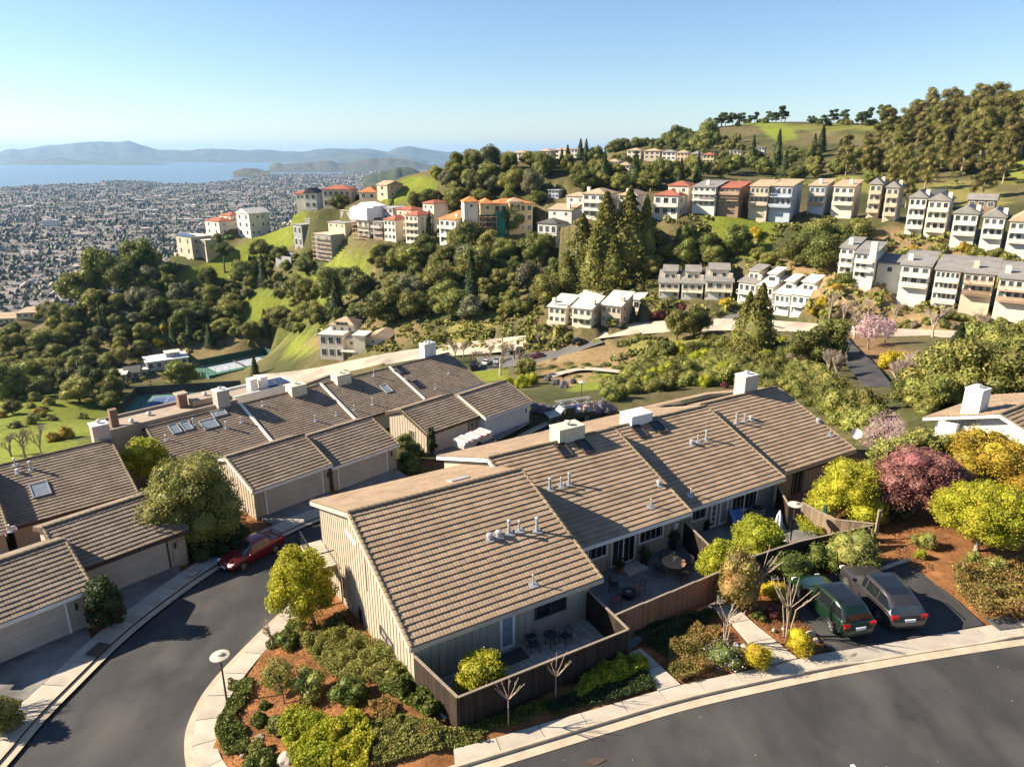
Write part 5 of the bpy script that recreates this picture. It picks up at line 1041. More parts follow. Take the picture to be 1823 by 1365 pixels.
MB().box(-w / 2 - 6.3, -2.6, -5, -w / 2 + .4, -2.2, H - 4).build('debris_netting', 'net_dark', e); MB().box(-w / 2 + .6, -2.4, -3, -w / 2 + 4, -2.1, H - 3).build('debris_netting', 'net_green', e); scaffold(e, -w / 2 - 6.5, -w / 2 + .5, -3.2, -2.5, -5, H - 3.5)
e, w, H, d = hill_house('white stepped house with grey lower roof among dark trees', 957, 990, 402, 440, 252, -30, 9, 2, 'st_white', 'hip', 'roof_dark', nw=3, side=2, balc=(1,), bal_m='roof_dark'); annex(e, -w / 2, 9, w / 2 + 2, 17, 0, H + 4.6, 'st_white', 'shed', 'roof_tan', 1.7, 2); annex(e, -w / 2 + 4, 17, w / 2 + 4, 24, 0, H + 9.5, 'st_white', 'hip', 'roof_tan', 1.3, 2)
MB().box(w / 2 - .5, 10, H, w / 2 + .7, 11, H + 7).build('chimney', 'st_white', e)
# --- long row in the middle
RG = 'stepped houses of the long hillside row'
def rowh(*a, **k): return hill_house(*a, group=RG, **k)
rowh('white three-storey house at the left end of the long row', 1036, 1075, 350, 388, 252, -30, 12, 3, 'st_white', 'hip', 'roof_tan', balc=(1, 2), nw=3, chim=.1)
rowh('tan house beside the pale willow in the long row', 1100, 1132, 352, 384, 252, -30, 12, 3, 'st_cream', 'hip', 'roof_tan', balc=(1, 2), nw=3, chim=.3)
e, w, H, d = rowh('white villa with red tile roofs in the long row', 1162, 1205, 352, 386, 250, -30, 12, 2, 'st_white', 'hip', 'roof_red', balc=(1,), nw=3, chim=.85)
annex(e, -2, 8, w / 2 + 1, 17, 0, H + 3, 'st_cream', 'hip', 'roof_red', 1.5, 2)
rowh('white modern house with three long balconies', 1231, 1271, 338, 378, 248, -32, 13, 3, 'st_white', 'shed', 'roof_shingle', balc=(1, 2), nw=4, chim=.5, base=2)
rowh('dark brown house with red roof and wooden balconies', 1276, 1313, 340, 384, 246, -32, 13, 3, 'st_brown', 'shed', 'roof_red', balc=(1, 2), nw=4, base=3.2, bal_m='deck_wood')
rowh('tan house with a tall blank base next to the dark brown one', 1331, 1363, 338, 389, 244, -33, 13, 2, 'st_tan', 'shed', 'roof_tan', balc=(0, 1), nw=4, base=4.6)
rowh('grey house with pale tan roof and blank white base', 1366, 1404, 338, 394, 242, -33, 15, 2, 'st_blue', 'shed', 'roof_tan', balc=(0, 1), nw=4, base=4.8, side=3)
rowh('slate blue house with timber balconies', 1436, 1464, 336, 378, 242, -34, 14, 2, 'st_blue', 'shed', 'roof_tan', balc=(0, 1), nw=3, base=2.6, bal_m='deck_wood', chim=.5)
rowh('tan and white house with tall side windows right of the slate blue one', 1478, 1514, 338, 386, 238, -34, 14, 2, 'st_cream', 'shed', 'roof_tan', balc=(0, 1), nw=3, base=4.0, chim=.7, side=3)
e, w, H, d = rowh('narrow gabled tan house with three balconies near the right end', 1541, 1562, 334, 384, 234, -35, 12, 3, 'st_tan', 'gabley', 'roof_shingle', rise=1.9, balc=(0, 1, 2), nw=2, base=1.2, chim=.9)
e, w, H, d = rowh('gabled tan house with tall chimney at the right end of the long row', 1570, 1592, 340, 390, 230, -35, 12, 3, 'st_tan', 'gabley', 'roof_shingle', rise=1.9, balc=(0, 1, 2), nw=2, base=1.2, chim=.95)
# --- upper right terrace
RU = 'gabled houses of the upper right terrace'
for lab, a in (('white gabled house at the left end of the upper right terrace', (1610, 1640, 358, 412, 216, -36, 12, 3, 'st_white', 'gabley', 'roof_shingle')), ('tan gabled house second in the upper right terrace', (1643, 1680, 363, 418, 212, -36, 12, 3, 'st_cream', 'gabley', 'roof_shingle')),
               ('cream gabled house with triangular window in the upper right terrace', (1688, 1730, 386, 440, 202, -36, 13, 2, 'st_white', 'gabley', 'roof_shingle')), ('white gabled house with tan balconies in the upper right terrace', (1740, 1778, 392, 446, 197, -36, 13, 2, 'st_white', 'gabley', 'roof_shingle')), ('white gabled house with red-brown roof at the right picture edge', (1786, 1826, 400, 455, 192, -36, 13, 2, 'st_white', 'gabley', 'roof_tan'))):
    st = a[7]; hill_house(lab, *a[:6], a[6], st, *a[8:], rise=2.0, balc=tuple(range(0, st)), nw=3, base=1.0 if st == 3 else 3.5, chim=.92, group=RU)
hill_house('dark-roofed house behind the upper right terrace', 1655, 1675, 350, 368, 240, -36, 12, 1, 'st_brown', 'gablex', 'roof_dark'); hill_house('brown low house behind the right terrace chimneys', 1720, 1770, 358, 372, 235, -36, 9, 1, 'st_brown', 'gablex', 'roof_shingle')
# --- lower right terrace
RL_ = 'balconied houses of the lower right terrace'
def lrow(lab, a, **k): return hill_house(lab, *a, group=RL_, **k)
lrow('tan-roofed white house at the left end of the lower right terrace', (1490, 1514, 446, 492, 185, -36, 12, 3, 'st_white', 'shed', 'roof_shingle'), rise=1.6, balc=(1, 2), nw=2, chim=.5, base=.6)
e, w, H, d = lrow('white house with solar panels and broad chimney wall', (1516, 1550, 456, 505, 178, -36, 13, 3, 'st_white', 'shed', 'roof_shingle'), rise=1.6, balc=(1, 2), nw=3, base=1.2, side=1)
for i in range(4):
    for j in range(2): MB().box(-w / 2 + .4 + i * 1.1, 1 + j * 1.8, H + .36 + j * .22, -w / 2 + 1.4 + i * 1.1, 2.7 + j * 1.8, H + .42 + j * .22, M=Matrix.Rotation(0, 4, 'X')).build('solar_panel', 'solar', e)
MB().box(w / 2 - 1.2, -.6, -3, w / 2 + .3, 1.2, H + 3).build('chimney', 'st_white', e); annex(e, w / 2 + .3, 4, w / 2 + 6, 13, -4, H - 2.5, 'st_white', 'shed', 'roof_shingle', 1.2, 1)
lrow('white house with grey shingle roof and two deep balconies, mid lower terrace', (1594, 1645, 478, 540, 172, -36, 13, 2, 'st_white', 'shed', 'roof_shingle'), rise=2.0, balc=(0, 1), nw=3, base=4.2, chim=.2)
lrow('white house with a row of tall upper windows in the lower right terrace', (1655, 1698, 486, 545, 167, -36, 13, 3, 'st_white', 'shed', 'roof_shingle'), rise=1.9, balc=(0, 1, 2), nw=5, base=1.0)
lrow('brown-balconied tan house in the lower right terrace', (1704, 1758, 492, 555, 160, -36, 13, 2, 'st_tan', 'shed', 'roof_shingle'), rise=2.0, balc=(0, 1), nw=4, base=4.0, bal_m='st_brown', chim=.3)
lrow('tan house at the right picture edge of the lower terrace', (1764, 1822, 502, 568, 154, -36, 13, 2, 'st_cream', 'shed', 'roof_shingle'), rise=2.0, balc=(0, 1), nw=4, base=4.0, chim=.2, bal_m='deck_wood')
# --- condos by the valley road
CD = 'condominiums by the valley road'
def condo(lab, a, **k): return hill_house(lab, *a, group=CD, name='condominium', cat='condominium', **k)
e, w, H, d = condo('condominium with solar panels at the left end by the road', (976, 1006, 549, 578, 218, -28, 10, 2, 'st_cream', 'shed', 'roof_pale'), rise=2.2, nw=3, balc=(0,), chim=.1, base=.5)
for i in range(5): MB().box(-w / 2 + 1.2 + i * 1.1, 1.2, H + .62, -w / 2 + 2.2 + i * 1.1, 4.4, H + .68, M=Matrix.Translation((0, 0, 0)) @ Matrix.Rotation(R(0), 4, 'X')).build('solar_panel', 'solar', e).rotation_euler = (0, 0, 0)
condo('condominium second from the solar panels, with white balcony', (1018, 1052, 551, 580, 214, -28, 10, 2, 'st_cream', 'shed', 'roof_pale'), rise=2.2, nw=3, balc=(1,), chim=.9)
condo('condominium with tall windows third from the solar panels', (1070, 1104, 546, 578, 214, -28, 11, 2, 'st_tan', 'shed', 'roof_pale'), rise=2.4, nw=4, chim=.9)
hill_house('grey-roofed condominium behind the third one', 1028, 1062, 532, 546, 236, -28, 9, 1, 'st_cream', 'shed', 'roof_pale', rise=2, nw=2, group=CD, name='condominium', cat='condominium'); hill_house('grey-roofed condominium partly behind the dark red tree', 1110, 1140, 534, 552, 232, -28, 9, 1, 'st_cream', 'shed', 'roof_pale', rise=2, nw=2, group=CD, name='condominium', cat='condominium')
for i, (u0, u1, vt, vb, Z, lab) in enumerate(((1172, 1208, 506, 530, 226, 'left unit with timber deck in the grey-roofed terrace'), (1212, 1250, 507, 533, 223, 'middle unit with garage in the grey-roofed terrace'), (1254, 1302, 504, 533, 220, 'right unit with dormer in the grey-roofed terrace'), (1312, 1342, 506, 540, 212, 'tan upper unit of the white terrace by the drive'), (1346, 1372, 512, 548, 206, 'white unit with twin garage doors by the drive'), (1376, 1402, 526, 560, 199, 'white balconied unit near the drive'), (1405, 1440, 528, 564, 194, 'white end unit with wide chimney wall near the drive'))):
    e, w, H, d = hill_house(lab, u0, u1, vt, vb, Z, -14 if i < 3 else -44, 11, 2, 'st_cream' if i < 4 else 'st_white', 'shed', 'roof_shingle' if i < 4 else 'roof_pale', rise=2.4, nw=3, balc=(1,), chim=.92, group='grey-roofed terrace houses', name='terrace_house', side=2)
    annex(e, -w / 2 + 1, 4, w / 2 - 1.2, 10, H - .5, H + 3.0, 'st_cream' if i < 4 else 'st_white', 'shed', 'roof_shingle' if i < 4 else 'roof_pale', 1.2, 2)
    MB().box(-w / 2 + .8, -.12, -.2, -w / 2 + 4.2, -.02, 2.1).build('garage_door', 'garage_door_white', e)
# --- houses near the tennis courts
e, w, H, d = hill_house('tan two-storey modern house with rooftop solar by the valley road', 571, 612, 598, 638, 256, -10, 12, 2, 'st_cream', 'flat', 'roof_pale', nw=3, side=2)
annex(e, w / 2, 2, w / 2 + 5, 12, -3, H - 1.8, 'st_cream', 'flat', 'roof_pale', nwin=1); annex(e, w / 2 + 4.6, -1.5, w / 2 + 9, 5, -3, H + .6, 'st_cream', 'flat', 'roof_pale'); annex(e, w / 2 + 9, 1, w / 2 + 17, 10, -3, H - .6, 'st_cream', 'gabley', 'roof_tan', 1.6, 2); annex(e, -w / 2 + 2, 6, w / 2 + 2, 14, H, H + 2.2, 'st_cream', 'hip', 'roof_tan', 2.2, 3)
for k in range(3): MB().box(-1 + k * 1.6, 5.4, H + 3.1, .4 + k * 1.6, 8.2, H + 3.2, M=Matrix.Rotation(0, 4, 'X')).build('solar_panel', 'solar', e)
MB().box(w / 2 - .5, -1.8, 3.0, w / 2 + 5.5, 2.1, 3.35).build('porch_canopy', 'st_cream', e)
for uu in range(2): MB().box(w / 2 + uu * 4, -1.6, -1, w / 2 + .4 + uu * 4, -1.2, 3.0).build('porch_post', 'st_cream', e)
e, w, H, d = hill_house('long white flat-roofed house beside the upper tennis court', 262, 338, 641, 656, None, 32, 11, 1, 'st_white', 'flat', 'wrap_white', nw=5, side=1, down=8); annex(e, -w / 2 - 9, -3, -w / 2, 7, -6, H - 2.6, 'st_white', 'flat', 'st_white', nwin=3); annex(e, 0, 3, 6, 8, H, H + 2.2, 'st_grey', 'flat', 'st_white')
hill_house('small grey-roofed house below the long white one', 222, 250, 664, 674, None, 20, 9, 1, 'st_white', 'gablex', 'roof_dark', nw=2); hill_house('pale roofed house half hidden in the trees at left', 205, 226, 668, 680, None, 20, 9, 1, 'st_tan', 'flat', 'roof_pale', nw=2)
for u0, u1, v, lab in ((-20, 28, 577, 'pale flat roof at the left edge below the dark trees'), (30, 86, 566, 'long tan flat roof at the left, beside the dark trees')): hill_house(lab, u0, u1, v - 9, v, 420, 14, 18, 1, 'st_tan', 'flat', 'roof_tan', nw=5, down=10)
# --- distant houses on the upper hill
k = 0
for (u, v, Z, pw, wl, rf, lab) in [(1128, 282, 470, 24, 'st_cream', 'roof_tan', 'cream house at the left of the upper hill row'), (1160, 283, 465, 28, 'st_tan', 'roof_tan', 'tan house second in the upper hill row'), (1190, 285, 460, 24, 'st_white', 'roof_shingle', 'white house with wide windows in the upper hill row'), (1214, 286, 455, 20, 'st_peach', 'roof_tan', 'peach house in the upper hill row'), (1238, 288, 450, 20, 'st_grey', 'roof_shingle', 'grey gabled house in the upper hill row'), (1260, 290, 440, 20, 'st_yellow', 'roof_red', 'yellow house at the right of the upper hill row'),
                               (1308, 282, 470, 20, 'st_white', 'roof_pale', 'white gabled house alone above the dark trees'), (1352, 276, 470, 16, 'st_white', 'roof_pale', 'pale blank-walled house near the tall pines'), (1090, 302, 430, 22, 'st_cream', 'roof_tan', 'cream house amid conifers on the mid hill'), (1110, 308, 410, 20, 'st_peach', 'roof_tan', 'orange-trimmed house amid conifers'), (995, 312, 400, 26, 'st_white', 'roof_pale', 'white modern box house with framed glazing'), (895, 325, 370, 38, 'st_grey', 'roof_pale', 'grey house with long terrace on the wooded crest'),
                               (985, 352, 345, 18, 'st_blue', 'roof_pale', 'blue-roofed shed among the trees'), (970, 283, 500, 20, 'st_tan', 'roof_tan', 'low tan house on the far crest, left'), (1000, 281, 510, 26, 'st_cream', 'roof_tan', 'wide cream house on the far crest'), (1025, 280, 505, 18, 'st_white', 'roof_shingle', 'white house on the far crest beside dark conifers'), (1050, 284, 500, 20, 'st_peach', 'roof_tan', 'brownish house on the far crest'), (925, 286, 480, 22, 'st_tan', 'roof_tan', 'tan house on the crest above the wood'), (1500, 243, 620, 26, 'st_peach', 'roof_tan', 'pink-walled house below the grassy hilltop'), (1530, 237, 640, 30, 'st_peach', 'roof_tan', 'long pink-roofed house right of the grassy hilltop'), (1340, 372, 285, 22, 'st_peach', 'roof_red', 'red-roofed house peeking above the long row')]:
    hill_house(lab, u - pw / 2, u + pw / 2, v - 12 if Z < 560 else v - 7, v, Z, -25, 10, 2, wl, 'hip' if 'pale' not in rf else 'flat', rf, nw=3, side=2, down=8)
# ---------------------------------------------------------------- tennis courts
mat('court_green', (.05, .14, .10), (.07, .17, .125), scale=.3, rough=.85); mat('court_blue', (.05, .09, .20), (.065, .11, .235), scale=.3, rough=.85); mat('court_grey', (.30, .33, .38), (.36, .39, .44), scale=.3, rough=.85)
def court(label, c, th, z, Lg=36, Wd=18, inner='court_blue', screen=(1, 1, 1, 1), scr='net_dark', h=3.2):
    e = thing('tennis_court', label, 'tennis court', (c.x, c.y, z), R(th)); MB().box(-Lg / 2, -Wd / 2, -4, Lg / 2, Wd / 2, 0).build('slab', 'court_green', e); MB().box(-12, -5.6, .002, 12, 5.6, .012).build('playing_surface', inner, e); m_ = MB()
    for q in ((-11.9, -5.5, 11.9, -5.4), (-11.9, 5.4, 11.9, 5.5), (-11.9, -4.15, 11.9, -4.05), (-11.9, 4.05, 11.9, 4.15), (-11.9, -5.4, -11.8, 5.4), (11.8, -5.4, 11.9, 5.4), (-6.4, -4.05, -6.3, 4.05), (6.3, -4.05, 6.4, 4.05), (-6.3, -.05, 6.3, .05)): m_.box(q[0], q[1], .013, q[2], q[3], .018)
    m_.build('court_lines', 'trim_white', e); n_ = MB(); n_.box(-.02, -6.2, .1, .02, 6.2, .98); n_.build('net', 'net_dark', e)
    for y in (-6.3, 6.3): MB().tube([(0, y, 0), (0, y, 1.1)], .06, 6).build('net_post', 'metal_dark', e)
    C4 = [(-Lg / 2, -Wd / 2), (Lg / 2, -Wd / 2), (Lg / 2, Wd / 2), (-Lg / 2, Wd / 2)]
    for i in range(4):
        (xa, ya), (xb, yb) = C4[i], C4[(i + 1) % 4]; d = Vector((xb - xa, yb - ya, 0)); n = int(d.length / 3); f = MB()
        for k in range(n + 1): p_ = Vector((xa, ya, 0)) + d * k / n; f.tube([p_ - UPZ, p_ + UPZ * h], .05, 5)
        f.tube([(xa, ya, h), (xb, yb, h)], .04, 5); f.build('fence_frame', 'metal_dark', e)
        if screen[i]: s_ = MB(); nrm = Vector((-d.y, d.x, 0)).normalized() * .02; s_.prism([Vector((xa, ya, .05)) - nrm, Vector((xb, yb, .05)) - nrm, Vector((xb, yb, h - .05)) - nrm, Vector((xa, ya, h - .05)) - nrm], nrm * 2); s_.build('windscreen', scr, e)
    flatten([Vector((c.x, c.y, 0)) + Vector((math.cos(R(th)) * a - math.sin(R(th)) * b, math.sin(R(th)) * a + math.cos(R(th)) * b, z)) for a, b in ((-Lg / 2 - 4, -Wd / 2 - 4), (Lg / 2 + 4, -Wd / 2 - 4), (Lg / 2 + 4, Wd / 2 + 4), (-Lg / 2 - 4, Wd / 2 + 4))], drop=.4)
    USED.append((c, Lg * .42)); USED.append((c + Vector((math.cos(R(th)), math.sin(R(th)), 0)) * Lg * .35, 9)); USED.append((c - Vector((math.cos(R(th)), math.sin(R(th)), 0)) * Lg * .35, 9)); return e
c2 = hit(330, 716, 120); court('lower tennis court with blue playing surface and black windscreens', c2, 12, c2.z + 1, screen=(0, 0, 1, 1))
mat('screen_green', (.02, .07, .045), (.03, .09, .06)); c1 = hit(424, 648, 150); court('upper tennis court with grey playing surface and green fencing', c1, 45, c1.z, 34, 17, 'court_grey', (0, 1, 1, 0), 'screen_green'); 
# ================================================================ woods and gardens of the hillside
GRASS = [(470, 548, 50, 20), (365, 492, 45, 12), (700, 545, 35, 14), (800, 455, 60, 12), (735, 338, 55, 26), (620, 478, 55, 34), (500, 425, 70, 34), (560, 455, 30, 30), (395, 468, 40, 16), (540, 615, 45, 16), (1320, 405, 60, 26), (1385, 232, 40, 20), (430, 465, 40, 14)]
KO = [('oak', 'rounded dark oak in the wood on the facing hill', 'tree', 5), ('olive', 'paler olive-green tree in the wood on the facing hill', 'tree', 5), ('conifer', 'dark pointed tree in the wood on the facing hill', 'tree', .5), ('limetree', 'bright yellow-green tree in the wood on the facing hill', 'tree', 1.6), ('greytree', 'grey-green tree in the wood on the facing hill', 'tree', 1.2), ('shrub_oak', 'low dark bush in the wood on the facing hill', 'bush', 1.5)]
for u, v, k_, s in [(600, 520, 'oak', 1.9), (545, 540, 'olive', 1.5), (690, 575, 'oak', 1.8), (640, 530, 'oak', 1.5), (255, 470, 'oak', 2.6), (190, 470, 'oak', 2.9), (150, 510, 'oak', 2.6), (225, 520, 'oak', 2.0), (400, 485, 'pine', 1.5), (905, 415, 'oak', 1.6), (955, 455, 'oak', 1.7), (605, 372, 'oak', 1.25), (845, 500, 'oak', 1.6)]:
    p = hit(u, v, 60); USED.append((p, 3.2 * s)); plant(k_, p - UPZ, s, {(255, 470): 'broad dark tree crowning the left shoulder of the spur'}.get((u, v), 'large dark tree standing out of the wood on the facing hill'), 'tree', 'large trees of the facing hill')
scatter([(80, 570), (120, 490), (200, 470), (330, 490), (430, 480), (520, 450), (590, 500), (640, 445), (760, 450), (860, 450), (960, 450), (1000, 500), (965, 560), (880, 570), (760, 572), (680, 585), (560, 590), (440, 605), (330, 615), (200, 605), (100, 620)], 185, KO, 7.6, .55, 1.45, 'trees of the facing hill', GRASS, tries=25)
scatter([(740, 330), (850, 285), (980, 295), (1010, 350), (940, 378), (850, 368), (790, 380), (735, 385)], 46, [('oak', 'dark tree on the crest behind the yellow villa', 'tree', 5), ('olive', 'olive-green tree on the crest behind the yellow villa', 'tree', 4), ('greytree', 'grey-green tree on the crest behind the yellow villa', 'tree', 1)], 8, .8, 1.4, 'trees of the crest', GRASS, zmin=280)
for u, v, s in [(818, 322, .62), (797, 324, .5), (845, 324, .96)]: p = hit(u, v, 300); plant('conifer' if s > .95 else 'pine', p, s * .62, 'dark pointed tree on the wooded crest', 'tree', 'tall trees of the crest')
for u, v, s in [(1035, 505, 1.35), (1075, 500, 1.55), (1115, 492, 1.6), (1090, 515, 1.25), (1055, 520, 1.1), (1145, 480, 1.2), (1010, 520, .9)]: p = hit(u, v, 120); USED.append((p, 4)); plant('redwood', p, s, 'tall redwood in the clump left of the grassy slope', 'tree', 'redwood clump')
scatter([(1120, 410), (1240, 400), (1290, 450), (1380, 465), (1450, 430), (1560, 410), (1500, 470), (1440, 500), (1380, 520), (1250, 515), (1160, 512)], 62, [('oak', 'dark tree between the long row and the valley', 'tree', 5), ('olive', 'olive-green tree between the long row and the valley', 'tree', 4), ('shrub_orange', 'yellowish bush between the long row and the valley', 'bush', 1)], 8, .7, 1.35, 'trees below the long row', [(1320, 408, 66, 34)], zmin=120)
scatter([(1000, 290), (1200, 296), (1300, 290), (1500, 262), (1620, 300), (1440, 325), (1300, 318), (1150, 340), (1010, 350)], 70, [('oak', 'dark tree behind the long row', 'tree', 5), ('olive', 'olive-green tree behind the long row', 'tree', 3), ('conifer', 'dark conifer behind the long row', 'tree', .7), ('limetree', 'bright green tree behind the long row', 'tree', 1)], 8, .7, 1.3, 'trees behind the long row', zmin=265)
for u, v, s in [(1000, 290, 1.0), (1033, 282, 1.1), (1043, 284, 1.2), (1130, 330, 1.3), (1075, 330, 1.1), (1210, 340, 1.0), (1240, 338, 1.1), (1395, 318, 1.25), (1010, 300, .8)]: p = hit(u, v, 270); plant('conifer', p, s * .8, 'tall dark conifer among the mid-hill houses', 'tree', 'conifers of the mid hill')
scatter([(1440, 318), (1480, 280), (1580, 262), (1640, 262), (1720, 280), (1823, 300), (1790, 330), (1700, 340), (1560, 330)], 34, [('euc', 'tall brown-green eucalyptus in the right-hand stand', 'tree', 5), ('oak', 'dark understorey tree in the eucalyptus stand', 'tree', 2), ('olive', 'olive understorey tree in the eucalyptus stand', 'tree', 2)], 6, .75, 1.1, 'eucalyptus stand', zmin=265)
scatter([(1560, 262), (1640, 232), (1700, 222), (1760, 232), (1823, 232), (1823, 290), (1720, 285), (1620, 268)], 40, [('euc', 'tall brown-green eucalyptus in the right-hand stand', 'tree', 6)], 5.5, 1.0, 1.45, 'eucalyptus stand', zmin=300)
scatter([(1730, 205), (1780, 180), (1860, 170), (1860, 240), (1790, 235)], 14, [('oak', 'dark green tree at the top right skyline', 'tree', 4), ('olive', 'light green tree at the top right skyline', 'tree', 3)], 8, 1.2, 2.0, 'trees of the right skyline', zmin=380)
for u, v, s in [(1598, 365, .95), (1612, 370, .8), (1583, 368, .75)]: plant('euc', hit(u, v, 230), s, 'slender eucalyptus right behind the gabled tan houses', 'tree', 'slender eucalyptus group')
plant('euc', hit(1748, 352, 240), .95, 'isolated brown eucalyptus on the right grass slope', 'tree')
scatter([(1150, 262), (1280, 240), (1340, 262), (1300, 285), (1180, 285)], 70, [('shrub_oak', 'dark scrub bush on the grassy hilltop', 'bush', 3), ('oak', 'dark tree on the flank of the grassy hilltop', 'tree', 1)], 4, .9, 2.4, 'scrub of the grassy hill', [(1385, 232, 40, 18)], zmin=480)
for u in list(range(1266, 1402, 7)) + list(range(1440, 1600, 9)): p = hit(u + rnd.uniform(-4, 4), 216 + rnd.uniform(-2, 5) + (6 if u > 1420 else 0), 600); plant(rnd.choice(['pine', 'pine', 'oak']), p - UPZ * 3, rnd.uniform(.8, 1.3), 'dark pine on the skyline of the grassy hilltop', 'tree', 'pines on the hilltop')
for u, v in [(1060, 270), (1085, 262), (1110, 256), (1135, 250), (1150, 246), (1165, 246), (1185, 243), (1205, 240), (1225, 236), (1095, 268), (1120, 262)]: p = hit(u, v + 3, 480) or at(u, v, 740); plant('oak', p - UPZ * 2, rnd.uniform(.9, 1.5), 'dark tree on the left skyline of the grassy hill', 'tree', 'trees on the far skyline')
scatter([(0, 720), (0, 600), (100, 622), (240, 622), (340, 600), (345, 618), (215, 650), (205, 690), (120, 700)], 60, [('oak', 'dark tree on the lower left slope', 'tree', 4), ('olive', 'olive-green tree on the lower left slope', 'tree', 4), ('shrub_olive', 'low olive bush on the lower left slope', 'bush', 1)], 8, .7, 1.35, 'trees of the lower left slope', [(380, 655, 150, 45)], zmin=150)
for u, v, s in [(375, 618, .9), (340, 605, 1.0), (310, 612, .8), (455, 668, .62)]: p = hit(u, v, 150); plant('conifer', p, s, 'dark conifer near the tennis courts' if u < 400 else 'single conifer in front of the upper tennis court', 'tree')
for u, v in [(275, 600), (290, 590), (310, 585), (282, 615)]: plant('shrub_gold', hit(u, v, 150), rnd.uniform(1.6, 2.4), 'bright yellow acacia on the slope above the tennis courts', 'bush', 'yellow acacias')
plant('blossom', hit(330, 674, 150), 1.7, 'pink blossoming tree beside the long white house', 'tree')
for u, v in [(184, 600), (192, 598)]: plant('cypress', hit(u, v, 200), 1.6, 'thin dark cypress on the left slope', 'tree', 'thin cypresses')
scatter([(0, 555), (0, 480), (60, 470), (110, 500), (95, 560)], 26, [('conifer', 'dark tree at the foot of the hill, left edge', 'tree', 2), ('oak', 'dark round tree at the foot of the hill, left edge', 'tree', 3)], 8, 1.0, 1.7, 'dark trees at the left edge', zmin=300)
scatter([(130, 700), (250, 672), (360, 690), (380, 708), (250, 705), (180, 745), (110, 760), (0, 770), (0, 720)], 26, [('olive', 'olive tree below the lower tennis court', 'tree', 2), ('shrub_olive', 'rounded bush below the lower tennis court', 'bush', 4), ('shrub_orange', 'orange-tinted bush below the lower tennis court', 'bush', 1)], 5, .8, 1.5, 'trees round the lower court', zmin=120)
for u, v, s, k_ in [(165, 702, 1.25, 'oak'), (200, 690, 1.1, 'oak'), (55, 700, 1.5, 'oak'), (105, 690, 1.3, 'oak'), (20, 715, 1.4, 'oak')]: plant(k_, hit(u, v, 120), s, 'dark oak left of the lower tennis court', 'tree', 'oaks left of the court')
for u, v, s in [(20, 812, .95), (45, 816, 1.05), (75, 812, .9)]: plant('bare', hit(u, v, 100), s, 'leafless tree on the lawn at the left edge', 'tree', 'leafless trees at the left edge')
for u, v in [(95, 785), (120, 780)]: plant('shrub_orange', hit(u, v, 100), 1.4, 'golden bush on the lawn at left', 'bush', 'golden bushes at left')
scatter([(440, 445), (520, 455), (600, 470), (680, 445), (780, 452), (900, 440), (980, 455), (960, 480), (800, 480), (620, 500), (500, 480)], 45, [('shrub_olive', 'olive bush on the slope under the middle houses', 'bush', 3), ('shrub_oak', 'dark bush on the slope under the middle houses', 'bush', 3), ('oak', 'small dark tree on the slope under the middle houses', 'tree', 1.2), ('limetree', 'small bright tree on the slope under the middle houses', 'tree', .6)], 3, .6, 1.9, 'bushes under the middle houses', [(620, 478, 40, 22), (500, 425, 60, 30)], zmin=180)
# trees along the car park and the valley road
for u, v, s in [(890, 668, 1.15), (870, 652, .85), (845, 655, .9), (810, 645, .85), (825, 636, .75), (915, 642, .9), (922, 658, .75), (1475, 578, .9), (1520, 602, .95), (1590, 588, .7), (1660, 600, .8), (1735, 600, .8), (1500, 582, 1.0), (1545, 572, .8), (960, 618, .5), (935, 500, 1.0), (960, 505, .9)]: plant('bare', hit(u, v, 90), s * 1.15, 'leafless tree by the valley road' if v > 520 else 'grey leafless tree in the wood', 'tree', 'leafless trees of the valley')
for u, v, s, k_, lab in [(1012, 612, .42, 'olive', 'small round street tree by the valley road'), (1110, 580, .55, 'shrub_lime', 'bright green shrub before the condominiums'), (1090, 582, .5, 'olive', 'small light tree before the third condominium'), (1130, 578, .6, 'shrub_gold', 'golden shrub right of the condominiums'), (1170, 568, 1.5, 'shrub_wine', 'dark red shrub beside the condominiums'), (1215, 552, 1.2, 'shrub_wine', 'dark red low tree before the grey-roofed terrace'),
                       (1290, 545, 1.3, 'shrub_gold', 'yellow shrub below the grey-roofed terrace'), (1060, 612, .8, 'shrub_lime', 'yellow-green young tree by the car park'), (1445, 560, 1.3, 'shrub_orange', 'yellow-green bush beside the white end unit'), (1510, 505, 1.7, 'shrub_oak', 'dark round bush below the solar-panelled house'), (1560, 500, 1.6, 'shrub_oak', 'dark bush below the broad chimney wall'), (1700, 415, 1.3, 'shrub_orange', 'rust coloured bush in the long row slope'), (1525, 408, 1.6, 'shrub_wine', 'red bush below the slate blue house'), (1345, 425, 1.8, 'shrub_gold', 'yellow flowering bush on the grass slope edge'), (1465, 545, 1.2, 'shrub_gold', 'golden bush on the dry slope')]:
    plant(k_, hit(u, v, 90), s, lab, 'shrub' if 'shrub' in k_ else 'tree')
plant('blossom', hit(1545, 622, 80), 1.2, 'pink blossoming tree beside the lane', 'tree', var=0); plant('blossom', hit(1575, 612, 80), .95, 'smaller pink tree right beside the larger pink one', 'tree', var=1)
